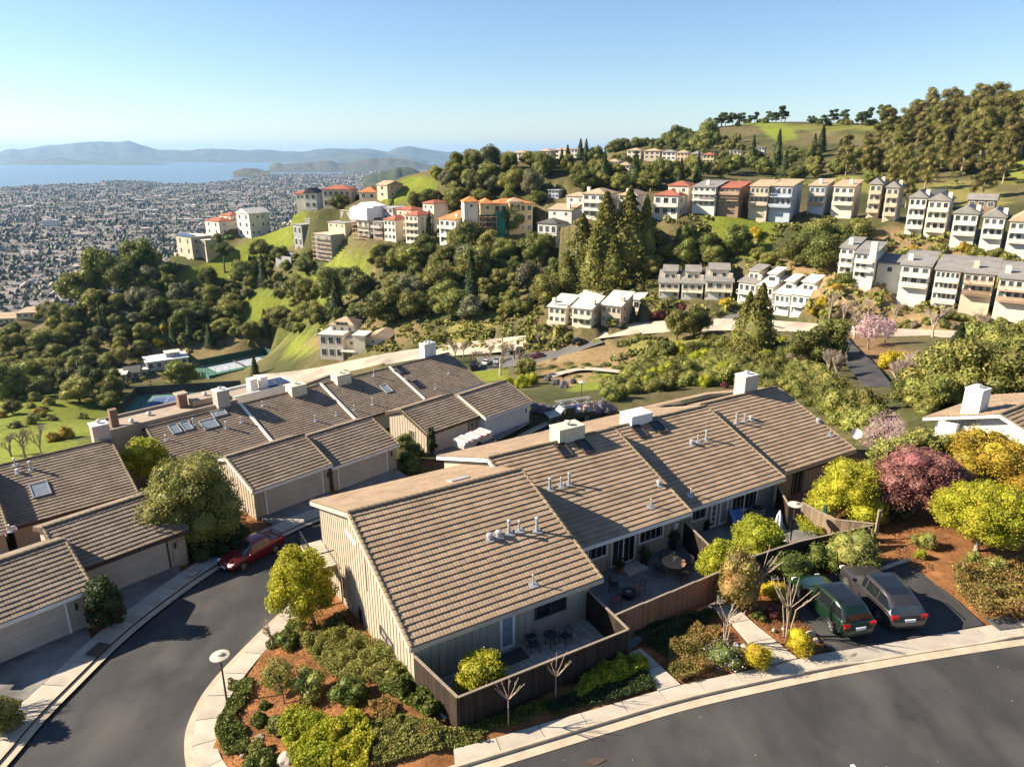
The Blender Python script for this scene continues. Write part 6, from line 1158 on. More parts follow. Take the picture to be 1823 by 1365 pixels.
for u, v, s, k_, lab in [(1345, 640, .85, 'redwood', 'broad yellow-green conifer beyond the farthest townhouse'), (1325, 632, .75, 'redwood', 'left half of the broad conifer pair beyond the terrace'), (1235, 600, 1.0, 'oak', 'dark oak beside the valley road bend'), (1205, 605, .9, 'olive', 'grey-green tree beside the valley road bend'), (1470, 640, .8, 'olive', 'olive tree left of the lane'), (1440, 650, .9, 'oak', 'dark tree left of the lane'), (1190, 640, .6, 'oak', 'round tree in the terraced garden'), (1240, 640, .65, 'oak', 'larger round tree in the terraced garden'), (1690, 690, .55, 'conifer', 'dark conifer right of the bare thicket'), (1290, 690, .45, 'shrub_wine', 'dark red column shrub behind the terrace')]: p = hit(u, v, 70); USED.append((p, 2)); plant(k_, p, s, lab, 'tree')
for u, v in [(1600, 690), (1625, 685), (1645, 690)]: plant('barebush', hit(u, v, 60), .95, 'pale leafless thicket beside the lane', 'shrub', 'leafless thicket')
for u, v in [(1475, 660), (1490, 672)]: plant('barebush', hit(u, v, 60), .7, 'grey leafless bush left of the lane', 'shrub', 'grey leafless bushes')
for u, v in [(1580, 655), (1600, 650)]: plant('shrub_gold', hit(u, v, 60), 1.2, 'yellow bush behind the leafless thicket', 'shrub', 'yellow bushes by the lane')
scatter([(1075, 722), (1130, 700), (1250, 690), (1340, 676), (1340, 660), (1180, 668), (1080, 692)], 36, [('shrub_olive', 'olive bush in the low hedge right behind the terrace roofs', 'shrub', 3), ('shrub_oak', 'dark bush in the low hedge right behind the terrace roofs', 'shrub', 1), ('shrub_lime', 'bright bush in the low hedge right behind the terrace roofs', 'shrub', 1)], 2.2, .8, 1.2, 'low hedge behind the terrace', zmin=60)
KS = [('shrub_olive', 'olive-green bush in the shrub belt behind the terrace', 'shrub', 5), ('shrub_oak', 'dark bush in the shrub belt behind the terrace', 'shrub', 2)]
scatter([(1060, 700), (1090, 680), (1180, 640), (1300, 640), (1420, 650), (1500, 690), (1560, 730), (1540, 790), (1480, 740), (1400, 700), (1250, 690), (1130, 700)], 95, KS, 2.2, .85, 1.5, 'shrub belt behind the terrace', [(1530, 660, 60, 60)], zmin=50)
scatter([(1600, 735), (1660, 690), (1710, 650), (1823, 610), (1823, 720), (1720, 712), (1660, 735)], 70, [('olive', 'olive tree above the lane at right', 'tree', 3), ('shrub_olive', 'olive bush above the lane at right', 'shrub', 4), ('oak', 'dark tree above the lane at right', 'tree', 1)], 3.0, .45, .8, 'thicket right of the lane', [(1545, 650, 85, 60)], zmin=48)
scatter([(1130, 640), (1200, 615), (1300, 610), (1400, 600), (1470, 610), (1440, 650), (1300, 650), (1180, 655)], 36, [('shrub_olive', 'olive bush in the terraced garden', 'shrub', 3), ('shrub_oak', 'dark bush in the terraced garden', 'shrub', 2), ('shrub_lime', 'bright bush in the terraced garden', 'shrub', 1), ('shrub_grey', 'greyish bush in the terraced garden', 'shrub', 1)], 2.4, .8, 1.6, 'bushes of the terraced garden', zmin=80)
scatter([(1430, 500), (1600, 430), (1823, 450), (1823, 480), (1600, 475), (1480, 530)], 40, [('shrub_olive', 'bush on the dry slope of the right terraces', 'shrub', 3), ('shrub_orange', 'yellowish bush on the dry slope of the right terraces', 'shrub', 1)], 3, .8, 1.6, 'bushes of the dry slope', zmin=130)
scatter([(1460, 560), (1823, 565), (1823, 590), (1480, 585)], 26, [('shrub_olive', 'bush along the upper edge of the valley road', 'shrub', 3), ('shrub_grey', 'grey bush along the upper edge of the valley road', 'shrub', 1)], 2.6, .6, 1.2, 'bushes along the valley road', zmin=130)
for i, u in enumerate(range(955, 1095, 12)): plant('shrub_lav', hit(u, 738 - abs(u - 1020) * .05, 60), rnd.uniform(.5, .7), 'mauve flowering bush behind the ladder truck', 'shrub', 'mauve bushes behind the truck')
for u, v in [(930, 690), (945, 685), (905, 690)]: plant('shrub_lime', hit(u, v, 70), 1.3, 'bright yellow-green bush behind the white-doored garage', 'shrub', 'yellow-green bushes by the garage')
plant('olive', hit(935, 675, 100), .75, 'round tree at the corner of the terraced garden', 'tree')
for u, v in [(985, 655), (1000, 660), (1020, 655), (1040, 660), (1060, 655), (1015, 648), (1045, 650), (1080, 650), (1100, 655), (1030, 672), (1065, 664)]: plant('shrub_oak', hit(u, v, 90) - UPZ * .5, (1.3), 'low dark green mat in the terraced garden', 'shrub', 'low mats of the terraced garden', sz=.45)
for u, v in [(990, 685), (1005, 690), (975, 678), (1020, 682)]: plant('shrub_lav', hit(u, v, 90), .6, 'lilac clump in the terraced garden', 'shrub', 'lilac clumps of the garden')
# uncountable scrub between the trees
def scrub(n, regions, lf, matn, label, seed):
    rg = np.random.default_rng(seed); Vs = []; Fs = []; o = 0
    while len(Vs) < n:
        u0, v0, u1, v1 = regions[rnd.randrange(len(regions))]; u = rnd.uniform(u0, u1); v = rnd.uniform(v0, v1)
        if any(((u - a) / c) ** 2 + ((v - b) / d) ** 2 < 1 for a, b, c, d in GRASS): continue
        p = hit0(u, v, 95)
        if p is None: Vs.append(np.zeros((0, 3))); continue
        m_ = 16; d = rg.normal(0, 1, (m_, 3)); d[:, 2] = np.abs(d[:, 2]); d /= np.linalg.norm(d, axis=1)[:, None]; s = rnd.uniform(.7, 1.7); P = np.array(tuple(p)) + d * np.array([s, s, s * .8]); V, F = leafquads(P, d, lf * s, rg, .7, .6); Vs.append(V); Fs.append(F + o); o += len(V)
    tag(mk('scrub', np.concatenate(Vs), np.concatenate(Fs), matn), label, 'scrub', kind='stuff')
scrub(1500, [(80, 480, 1000, 620), (1000, 380, 1500, 560), (0, 590, 340, 700), (1020, 260, 1600, 340), (1430, 420, 1823, 560), (600, 570, 1000, 625)], .5, 'leaf_olive', 'brushy olive scrub between the trees of the hillside', 5)
scrub(600, [(80, 480, 1000, 620), (1100, 250, 1400, 300), (1560, 150, 1823, 330), (1000, 380, 1500, 560), (1100, 600, 1500, 650)], .5, 'leaf_oak', 'dark scrub between the trees of the hillside', 6)
# ================================================================ fences, patios and garden things near the terrace
_bd = {}
def board(matn, h):
    k = (matn, round(h, 2))
    if k not in _bd:
        o = MB().bbox(-.066, -.011, 0, .066, .011, h, .004).build('board', matn); _bd[k] = o.data; bpy.data.objects.remove(o)
    return _bd[k]
def fence(label, pts, h, matn, post=.1, capm='fence_cap', sp=.142, top=None, kick=True, steps=None):
    """pts: world points at the top of the fence; boards hang from there"""
    P = [Vector(p) for p in pts]; e = thing('fence', label, 'fence', (P[0].x, P[0].y, P[0].z - h)); o0 = Vector(e.location)
    for a, b in zip(P, P[1:]):
        d = b - a; L = Vector((d.x, d.y, 0)).length; n = max(1, int(L / sp)); ang = math.atan2(d.y, d.x); nst = steps or 1
        for i in range(n):
            t = (i + .5) / n; ts = (int(t * nst) + .5) / nst if steps else t; p = a.lerp(b, t); zt_ = a.z + (b.z - a.z) * ts
            o = ob('board', board(matn, h - .06), e, Vector((p.x, p.y, zt_ - h + rnd.uniform(-.008, .008))) - o0); o.rotation_euler = (0, 0, ang)
        for k in range(nst):
            q0, q1 = a.lerp(b, k / nst), a.lerp(b, (k + 1) / nst); zc = a.z + (b.z - a.z) * ((k + .5) / nst) if steps else None
            if zc is not None: q0.z = q1.z = zc
            sd = Vector((-math.sin(ang), math.cos(ang), 0)) * .055
            MB().prism([q0 - sd - o0 - UPZ * .045, q0 + sd - o0 - UPZ * .045, q0 + sd - o0, q0 - sd - o0], q1 - q0).build('cap_rail', capm, e)
        for k, t in enumerate(np.linspace(0, 1, max(2, int(L / 2.2) + 1))):
            p = a.lerp(b, float(t)); off = Vector((-math.sin(ang), math.cos(ang), 0)) * .07; MB().box(-.045, -.045, -.35, .045, .045, h - .07, M=Matrix.Translation(p + off - UPZ * h - o0) @ Matrix.Rotation(ang, 4, 'Z')).build('post', matn, e)
    return e
TA, TB, TC, TD, TE, TG = atz(756, 1160, 1.75), atz(815, 1240, 1.72), atz(1119, 1119, 1.72), atz(1040, 1054, 1.80), atz(1096, 1093, 1.75), atz(1281, 1017, 1.62)
TA = h1.O + h1.e1 * h1.x0 + h1.e2 * (h1.y0 - .05); TA.z = 1.75; TD = h1.O + h1.e1 * (h1.x1 - .05) + h1.e2 * (h1.y0 - .05); TD.z = 1.75
fence('dark stained board fence round the nearest patio', [TA, TB, TC, TD], 1.75, 'fence_dark')
fence('red-brown board fence with stepped top along the second patio', [TE, TG], 1.85, 'fence_brown', steps=4)
h2R = h2.O + h2.e1 * (h2.L - .1) + h2.e2 * .5; h2R.z = .95; TGb = atz(1300, 1003, 1.55)
fence('dark divider fence between the second and third patios', [h2R, atz(1267, 974, 1.25), TGb], 1.9, 'fence_dark')
T4 = [TGb, atz(1378, 977, 1.45), atz(1422, 963, 1.4), atz(1554, 934, 1.35)]
fence('long dark fence behind the two parked cars', T4, 1.6, 'fence_dark')
h3R = h3.O + h3.e1 * (h3.L - .1) + h3.e2 * .5; h3R.z = .5
fence('dark divider fence between the third and fourth patios', [h3R, atz(1405, 899, .6)], 1.7, 'fence_dark')
fence('weathered zigzag fence lit by the sun at the fourth patio', [atz(1428, 893, .75), atz(1489, 924, .9), atz(1556, 931, 1.3)], 1.6, 'fence_weathered')
pst = atz(1558, 958, -.1); MB_ = MB().bbox(-.09, -.09, -.3, .09, .09, 2.0, .03); tag(MB_.build('fence_post', 'fence_weathered', None, loc=pst), 'tall square post where the fences meet behind the grey car', 'post')
def patio(name, poly, z, matn):
    struct(mk(name, [tuple(Vector((p.x, p.y, z))) for p in poly], [tuple(range(len(poly)))], matn)); flatten([Vector((p.x, p.y, z)) for p in poly], drop=.3)
hp = lambda h, x, y: h.O + h.e1 * x + h.e2 * y
p1 = [hp(h1, .4, .62), TB, TC, hp(h1, 10.0, .62)]; patio('patio', p1, .04, 'joint')
pv = MB()
Cc = TC - TB; ex_ = Vector((Cc.x, Cc.y, 0)).normalized(); ey_ = Vector((-ex_.y, ex_.x, 0)); px_ = [p.x for p in p1]; py_ = [p.y for p in p1]
for i in range(-4, 40):
    for j in range(-2, 16):
        q = TB + ex_ * (i * .34) + ey_ * (j * .34 + .1); c = q + (ex_ + ey_) * .17
        if inpoly(np.array([c.x]), np.array([c.y]), p1)[0]: pv.prism([Vector((a.x, a.y, .045)) for a in (q + (ex_ + ey_) * .012, q + ex_ * .328 + ey_ * .012, q + (ex_ + ey_) * .328, q + ex_ * .012 + ey_ * .328)], (0, 0, .03))
o = pv.build('patio_pavers', 'paver'); tag(o, 'square tan pavers of the nearest patio', 'pavers', kind='stuff')
patio('patio', [hp(h1, 10.1, .7), TE, TG, TGb, hp(h2, 10.0, .6), hp(h2, .2, .6)], h2.fz, 'patio')
patio('patio', [hp(h3, .1, .6), atz(1267, 974, h3.fz + 1.2), TGb, T4[1], T4[2], atz(1489, 924, h3.fz + 1), atz(1405, 899, h3.fz + .8), hp(h3, 9.8, .6)], h3.fz, 'patio')
mat('brick_paving', (.22, .10, .075), (.30, .145, .105), scale=6, rough=.85)
patio('patio', [hp(h4, .1, .6), atz(1405, 899, h4.fz + .8), atz(1489, 924, h4.fz + .8), atz(1500, 880, h4.fz), hp(h4, 8.8, .6)], h4.fz, 'brick_paving')
MB1 = MB().bbox(-.75, -.5, 0, .75, .5, .16); q = hp(h1, 5.1, -.0); tag(MB().bbox(-.75, -.45, 0, .75, .45, .03).build('door_mat', 'net_dark', None, loc=(q.x, q.y, .075)), 'dark doormat before the white patio door', 'mat'); bpy.data.objects['door_mat'].rotation_euler = (0, 0, R(TH1))
q = atz(*z5(960, 480), h2.fz); o = tag(MB().bbox(-.75, -.5, -.1, .75, .5, .17, .02).build('step', 'concrete', None, loc=q), 'low concrete step under the sliding door', 'step'); o.rotation_euler = (0, 0, R(TH1))
q = hp(h3, 2.6, -.1); o = tag(MB().bbox(-1.2, -.6, -.1, 1.2, .6, .14, .02).build('step', 'patio', None, loc=(q.x, q.y, h3.fz)), 'wide step under the white french doors', 'step'); o.rotation_euler = (0, 0, R(TH1))
def table(label, p, r, h, topm, legm, legs=4, rim=True):
    e = thing('round_table', label, 'table', p); MB().lathe([(r * .96, h - .04), (r, h - .03), (r, h - .01), (r * .97, h)], 24).build('table_top', topm, e)
    for k in range(legs): a = k * 2 * math.pi / legs + .5; MB().tube([(r * .75 * math.cos(a), r * .75 * math.sin(a), 0), (r * .55 * math.cos(a), r * .55 * math.sin(a), h - .04)], .025, 6).build('leg', legm, e)
    return e
def chair(label, p, rz, m='metal_dark', back=.85, seat_m=None, group=None):
    e = thing('patio_chair', label, 'chair', p, rz, group); MB().bbox(-.24, -.23, .41, .24, .23, .45, .012).build('seat', seat_m or m, e)
    for x in (-.22, .22):
        for y in (-.2, .2): MB().tube([(x * 1.1, y * 1.15, 0), (x, y, .42)], .016, 6).build('leg', m, e)
        MB().tube([(x, -.2, .43), (x * 1.05, -.2, .64), (x * 1.05, .2, .66)], .016, 6).build('armrest', m, e)
    b = MB(); b.tube([(-.22, .21, .42), (-.23, .29, back - .06), (-.12, .3, back), (.12, .3, back), (.23, .29, back - .06), (.22, .21, .42)], .018, 6)
    for k in range(5): x = -.15 + .075 * k; b.tube([(x, .21, .44), (x, .295, back - .01)], .010, 4)
    b.build('backrest', m, e); return e
mat('verdigris', (.02, .035, .035), (.04, .055, .055), rough=.5)
q = atz(*z5(528, 880), .075); table('small dark bistro table on the paved patio', q, .36, .7, 'verdigris', 'verdigris', 3)
chair('dark wire chair left of the bistro table', atz(*z5(440, 905), .075), R(TH1 + 75), 'verdigris'); chair('dark wire chair right of the bistro table', atz(*z5(605, 862), .075), R(TH1 - 80), 'verdigris')
chair('dark wire chair behind the bistro table by the wall', atz(*z5(420, 860), .075), R(TH1 + 10), 'verdigris', back=.98)
q = atz(*z5(1168, 495), h2.fz); t_ = table('round wooden table on the second patio', q, .72, .74, 'tree_teak', 'tree_teak'); 
v_ = thing('vase', 'white vase standing on the round wooden table', 'vase', q + UPZ * .742); MB().lathe([(.05, 0), (.08, .08), (.06, .2), (.035, .26), (.045, .3)], 10).build('body', 'trim_white', v_); MB().add(*leafquads(np.random.default_rng(3).normal(0, .07, (40, 3)) + np.array([0, 0, .4]), np.random.default_rng(4).normal(0, 1, (40, 3)), .05, np.random.default_rng(5))).build('stems', 'leaf_green', v_)
for k, (a, lab) in enumerate(((20, 'black chair right of the round wooden table'), (110, 'black chair behind the round wooden table'), (200, 'black chair left of the round wooden table'), (290, 'black chair in front of the round wooden table'))): chair(lab, q + Vector((math.cos(R(a)), math.sin(R(a)), 0)) * .95, R(a - 90), 'metal_dark')
q = atz(*z5(935, 625), h2.fz); fp = thing('fire_pit', 'black fire pit between the lounge chairs', 'fire pit', q); MB().lathe([(.3, 0), (.34, .1), (.42, .36), (.44, .4), (.36, .4), (.3, .34)], 14).build('bowl', 'metal_dark', fp); MB().box(-.12, -.05, .3, .12, .05, .42).build('logs', 'st_grey', fp)
mat('cushion', (.22, .10, .08), (.30, .15, .11), rough=.9)
chair('lounge chair with cushion right of the fire pit', atz(*z5(990, 605), h2.fz), R(TH1 - 90), 'metal_dark', seat_m='cushion'); chair('dark lounge chair in front of the fire pit', atz(*z5(870, 668), h2.fz), R(200), 'metal_dark', seat_m='cushion'); chair('dark lounge chair left of the fire pit by the wall', atz(*z5(858, 590), h2.fz), R(TH1 + 40), 'metal_dark')
def pot(label, p, r, h, m, leaf=None, n=160, lf=.07):
    e = thing('plant_pot', label, 'plant pot', p); MB().lathe([(r * .7, 0), (r, h * .9), (r * 1.08, h), (r * .9, h), (r * .85, h * .9)], 12).build('pot', m, e)
    if leaf: ob('foliage', leafmesh('foliage', lobecloud(dome(np.random.default_rng(int(r * 100)), 4, r * 3, r * 3.2, h * .9, .6), n, lf, 9, core=.6), leaf), e)
mat('terracotta', (.26, .10, .055), (.33, .14, .08), rough=.8)
pot('terracotta pot beside the sliding door', atz(*z5(890, 498), h2.fz), .22, .36, 'terracotta', 'leaf_dark'); pot('dark pot with a bush right of the concrete step', atz(*z5(1015, 455), h2.fz), .28, .45, 'metal_dark', 'leaf_dark')
pot('large planter with a plant at the wall behind the wooden table', atz(*z5(1165, 372), h2.fz), .28, .5, 'metal_dark', 'leaf_dark'); pot('small pot at the foot of the french doors', atz(*z5(1342, 280), h3.fz), .18, .3, 'metal_dark', 'leaf_dark')
mat('tarp_blue', (.02, .09, .36), (.035, .13, .46), rough=.5)
q = atz(*z5(1515, 262), h3.fz); e = thing('folding_lounger', 'bright blue folded lounger leaning by the third patio wall', 'lounger', q, R(TH1)); MB().box(-.5, -.05, .1, .5, .05, 1.25, M=Matrix.Rotation(R(-28), 4, 'X')).build('fabric', 'tarp_blue', e); MB().box(-.5, -.5, .35, .5, -.1, .42).build('seat', 'tarp_blue', e)
for x in (-.48, .48): MB().tube([(x, .3, 0), (x, -.1, .6), (x, .5, 1.2)], .02, 5).build('frame', 'metal_grey', e)
q = atz(*z5(1605, 210), h3.fz); e = thing('storage_tub', 'grey round tub with lid against the third patio wall', 'tub', q); MB().lathe([(.5, 0), (.55, .6), (.6, .62), (.6, .7), (.5, .78)], 16).build('tub', 'st_concrete', e); MB().lathe([(.61, .70), (.61, .74), (.2, .84)], 16).build('lid', 'metal_dark', e)
q = atz(*z5(1285, 262), h3.fz); e = thing('potting_bench', 'pale potting bench with dishes under the third patio eave', 'bench', q, R(TH1)); MB().box(-.9, -.35, .8, .9, .35, .86).build('bench_top', 'metal_grey', e)
for x in (-.85, .85):
    for y in (-.3, .3): MB().box(x - .04, y - .04, 0, x + .04, y + .04, .8).build('leg', 'trim_tan', e)
for k, x in enumerate((-.5, .1, .5)): MB().lathe([(.1, .86), (.16, .9), (.15, .91), (.08, .88)], 10, (x, 0, 0)).build('dish', 'trim_white', e)
def brolly(label, p, h, m, r=.16):
    e = thing('closed_parasol', label, 'parasol', p); MB().tube([(0, 0, 0), (0, 0, h)], .022, 6).build('pole', 'trim_white', e); MB().lathe([(.3, 0), (.3, .06), (.06, .1)], 12).build('base', 'metal_dark', e); prof = [(r * .55, h * .40), (r * 1.1, h * .44), (r * .9, h * .62), (r * .6, h * .85), (.03, h)]; c = MB().lathe(prof, 12); 
    for i, v in enumerate(c.v):
        k = 1 + .22 * (1 if i % 2 else -1); c.v[i] = (v[0] * k, v[1] * k, v[2])
    c.build('canopy', m, e)
mat('parasol_pale', (.42, .44, .50), (.52, .54, .60), rough=.9); mat('parasol_green', (.008, .06, .05), (.012, .09, .07), rough=.9)
brolly('folded pale parasol on the third patio', atz(*z5(1708, 330), h3.fz + .3), 2.2, 'parasol_pale', .22); brolly('folded dark green parasol by the zigzag fence', atz(1462, 952, -.9), 2.2, 'parasol_green', .17)
def rock(label, p, s, seed, m='rock', group=None):
    iv, iff = ico(); rg = np.random.default_rng(seed); v = iv * (np.array([1, .75, .6]) * s) * (1 + rg.normal(0, .1, (len(iv), 1))); v[:, 2] = np.maximum(v[:, 2], -.25 * s); o = mk('rock', v, iff, m); o.location = p; o.rotation_euler = (0, 0, seed); return tag(o, label, 'rock', group)
for i, (u, v, s, lab) in enumerate([(*z4(318, 1228), .34, 'pale boulder on the mulch beside the curved sidewalk'), (*z4(468, 1330), .42, 'large boulder at the bottom edge of the corner garden'), (*z4(980, 1195), .30, 'rounded boulder among the corner ground cover'), (*z4(240, 1308), .13, 'small pale stone near the sidewalk tip'), (1395, 1120, .13, 'small stone under the middle pruned tree'), (1443, 1128, .22, 'grey stone beside the golden ball shrub'), (1452, 1140, .2, 'second stone beside the golden ball shrub'), (1310, 1147, .17, 'tan stone left of the garden path'), (1325, 1150, .2, 'tan stone beside the golden shrub'), (1378, 1122, .14, 'flat stone in the path bed'), (1757, 1015, .16, 'white stone in the hedge bed'), (1790, 1032, .28, 'pinkish stone in the hedge bed'), (1775, 1035, .16, 'small white stone in the hedge bed')]):
    q = atz(u, v, .1) if u > 900 else hit(u, v, 8); q.z = tz(q.x, q.y) + .03 if u < 900 else .12; rock(lab, q, s, 20 + i)
for u, v, s, lab, m in ((1400, 967, .42, 'whitish boulder on the third patio', 'trim_white'), (1413, 966, .2, 'orange gourd beside the whitish boulder', 'terracotta')): rock(lab, atz(u, v, -.2), s, 7, m)
# drains and covers, wheel stops
mat('grate', (.10, .10, .10), (.16, .155, .15), rough=.6, metal=.4); mat('cover_brown', (.07, .045, .035), (.10, .065, .05), rough=.8)
g0 = [atz(*p) for p in ((1750, 1101, 0), (1798, 1098, 0), (1823, 1116, 0), (1778, 1122, 0))]; cg = sum(g0, Vector()) / 4; e = thing('drain_grate', 'metal trench grate at the edge of the parking pad', 'grate', cg + UPZ * .03)
for k in range(4): a, b, c, d = g0; s0, s1 = (k + .06) / 4, (k + .94) / 4; MB().prism([a.lerp(b, s0) - cg, a.lerp(b, s1) - cg, d.lerp(c, s1) - cg, d.lerp(c, s0) - cg], (0, 0, .02)).build('panel', 'grate', e)
for pts, lab, m in (([(152, 1167), (177, 1145), (197, 1149), (172, 1171)], 'brown utility cover set in the left sidewalk', 'cover_brown'), ([(334, 1025), (345, 1018), (353, 1021), (341, 1028)], 'small pale utility cover in the sidewalk by the red car', 'concrete'), ([(1040, 1357), (1062, 1347), (1080, 1352), (1060, 1362)], 'round manhole lid in the street at the bottom edge', 'cover_brown')):
    z = -3.0 if pts[0][0] < 200 else (-3.25 if pts[0][0] < 400 else -.13); q = [atz(u, v, z) for u, v in pts]; c = sum(q, Vector()) / len(q)
    tag(MB().prism([p - c for p in q], (0, 0, .025)).build('utility_cover', m, None, loc=c + UPZ * (.10 if z < -1 else -.01)), lab, 'utility cover')
for u, v, lab in ((1572, 1012, 'left concrete wheel stop before the grey car'), (1599, 1003, 'right concrete wheel stop at the empty bay')):
    q = atz(u, v, .08); o = tag(MB().bbox(-.85, -.09, 0, .85, .09, .14, .04).build('wheel_stop', 'concrete', None, loc=q), lab, 'wheel stop'); o.rotation_euler = (0, 0, R(22))
# ---------------------------------------------------------------- street lamps
def lamp(label, base, h=2.95):
    e = thing('street_lamp', label, 'street lamp', base, group='disc-shaded street lamps'); MB().lathe([(.16, -.3), (.16, .12), (.13, .15)], 14).build('footing', 'concrete', e); MB().tube([(0, 0, .12), (0, 0, h - .12)], [.05, .04], 10).build('pole', 'lamp_metal', e)
    MB().lathe([(.06, h - .26), (.13, h - .2), (.15, h - .08), (.14, h - .02)], 14).build('lantern', 'lamp_metal', e); MB().lathe([(.05, h - .05), (.44, h - .03), (.46, h + .0), (.44, h + .03), (.16, h + .09), (.14, h + .16), (.04, h + .18)], 28).build('shade', 'lamp_shade', e)
lamp('street lamp on the curved sidewalk of the corner garden', hit(405, 1255, 8) - UPZ * .05)
q = atz(1036, 680, -5.35 + 2.95); lamp('street lamp behind the ladder truck by the mauve bushes', Vector((q.x, q.y, -5.35))); q = atz(402, 904, -3.6 + 2.95); lamp('street lamp in the shade of the big round tree', Vector((q.x, q.y, -3.6))); q = atz(1416, 898, 1.75); lamp('street lamp whose disc shade rises above the patio fences', Vector((q.x, q.y, -1.2)))
# satellite dish, wheelie things
q = atz(1524, 772, 1.25); e = thing('satellite_dish', 'pale satellite dish at the far corner of the terrace', 'satellite dish', q); d_ = MB().lathe([(.02, 0), (.2, .03), (.34, .09), (.42, .16), (.43, .17), (.34, .11), (.2, .05), (.02, .02)], 18); do = d_.build('dish', 'trim_white', e); do.rotation_euler = (R(62), 0, R(-15)); MB().tube([(0, 0, 0), (.05, .15, -.3), (.05, .2, -1.6)], .025, 6).build('mast', 'metal_grey', e); MB().tube([(0, -.02, .02), (-.05, -.35, .2)], .012, 5).build('feed_arm', 'metal_dark', e)
q = hp(h2, 9.35, h2.y0 - .02); e = thing('meter_box', 'white oval meter on the wall above the wooden table', 'meter', (q.x, q.y, h2.fz + 1.25), R(TH1)); MB().bbox(-.16, -.1, 0, .16, -.0, .42, .05).build('case', 'trim_white', e); MB().tube([(0, -.04, 0), (0, -.04, -1.2)], .02, 6).build('conduit', 'metal_grey', e)
# ================================================================ garden plants near the camera
def pw(px, p): return px * (proj(p)[2]) / FPX
def near_tree(label, base, u, v, wpx, hpx, matn, n=5200, lf=.085, fine=(1.7, .76), trunk=True, name='garden_tree', nl=14, bark='bark', lob=.46, cat='tree', tr=.09, seed=1, core=.7, flat=.8):
    """tree with its crown centred on a photo pixel and its foot at `base`"""
    d = proj(base)[2]; c = at(u, v, d); w = wpx * d / FPX; h = hpx * d / FPX / .9; z0 = c.z - h / 2 - base.z; e = thing(name, label, cat, base); off = Vector((c.x - base.x, (c.y - base.y) * .3, 0))
    rg = np.random.default_rng(seed); lobes = [(a + off.x, b + off.y, cz_, r1, r2, r3) for a, b, cz_, r1, r2, r3 in dome(rg, int(nl * 1.7), w * 1.04, h, max(z0, 0), lob * .78, flat)]
    ob('crown', leafmesh('crown', lobecloud(lobes, int(n * fine[0]), lf * fine[1], seed, core=core, shell=(.62, 1.14)), matn), e)
    if trunk:
        m = MB(); top = Vector((off.x, off.y, max(z0, .2) + h * .45)); m.tube([(0, 0, -.3), (0, 0, .1), top * .5 + Vector((.03, 0, 0)), top], [tr * 1.3, tr * 1.1, tr, tr * .5], 9)
        for k in range(5): a = k * 1.3; s_ = top * (.55 + .08 * k); m.tube([s_, s_ + Vector((math.cos(a) * w * .3, math.sin(a) * w * .3, h * .25))], [tr * .5, tr * .15], 6)
        m.build('trunk', bark, e)
    return e
def bush(label, u, v, z, wpx, hpx, matn, n=1200, lf=.06, nl=7, seed=1, name='shrub', flat=.85, lob=.6, cat='shrub', group=None):
    """shrub whose foot is at the pixel (u,v) on ground level z"""
    p = atz(u, v, z) if z is not None else hit(u, v, 8); d = proj(p)[2]; w = wpx * d / FPX; h = hpx * d / FPX / .82; e = thing(name, label, cat, p, group=group)
    ob('foliage', leafmesh('foliage', lobecloud(dome(np.random.default_rng(seed), nl, w, h, -.08, lob, flat), n, lf, seed + 3, core=.72), matn), e); return e
near_tree('yellow-green tree with a single pale trunk beside the nearest townhouse', hit(562, 1118, 8), 541, 1024, 132, 138, 'leaf_yellow', 9000, .085, nl=26, bark='bark_pale', lob=.30, seed=3, tr=.1, core=.55)
near_tree('big round green tree beside the middle garages', atz(352, 968, -3.6), 345, 880, 182, 150, 'leaf_cover', 14000, .11, nl=24, lob=.38, seed=4, tr=.16)
near_tree('bright leafy tree between the left townhouses', atz(255, 850, -6.5), 258, 812, 88, 66, 'leaf_lime', 2600, .13, nl=10, seed=5)
near_tree('small lime tree inside the nearest patio fence', atz(862, 1236, .1), 861, 1192, 92, 74, 'leaf_yellow', 4200, .065, nl=13, seed=6, tr=.05)
near_tree('lime-leaved tree behind the third patio fence', atz(1348, 1003, -.6), 1349, 956, 98, 80, 'leaf_lime', 5200, .075, nl=14, seed=7)
near_tree('lime-leaved tree beside the second patio fence', atz(1283, 1040, -.3), 1284, 992, 84, 72, 'leaf_lime', 4200, .075, nl=12, seed=8)
near_tree('dense bright lime tree before the farthest townhouse', atz(1512, 925, -.6), 1510, 870, 134, 100, 'leaf_yellow', 9000, .085, nl=20, seed=9, lob=.4)
near_tree('wide red-leaved maple at the right', atz(1625, 905, .3), 1630, 842, 185, 100, 'leaf_red', 9500, .095, nl=20, seed=10, lob=.36, flat=.6)
near_tree('spreading yellow-green maple with a leaning pale trunk', atz(1738, 978, .3), 1744, 902, 178, 92, 'leaf_yellow', 11000, .085, nl=24, seed=11, lob=.34, flat=.55, bark='bark_pale', tr=.13)
near_tree('golden-orange tree before the white house at right', atz(1755, 870, .6), 1756, 812, 185, 78, 'leaf_orange', 9000, .095, nl=20, seed=12, lob=.36)
near_tree('pink flowering plum tree beyond the satellite dish', atz(1570, 812, -.6), 1572, 770, 86, 72, 'leaf_pink', 3600, .05, nl=10, seed=13, core=0)
near_tree('dark hedge tree right of the lime tree', atz(1580, 925, -.2), 1582, 905, 70, 60, 'leaf_dark', 2600, .09, nl=9, seed=14)
bush('olive dome shrub in front of the long dark fence', 1517, 1008, .05, 86, 52, 'leaf_cover', 2600, .06, 9, 21); bush('lower shrub left of the olive dome shrub', 1462, 1008, .05, 60, 30, 'leaf_green', 1300, .06, 7, 22); bush('dark shrub row behind the green car', 1400, 1022, .05, 84, 32, 'leaf_green', 1700, .06, 8, 23)
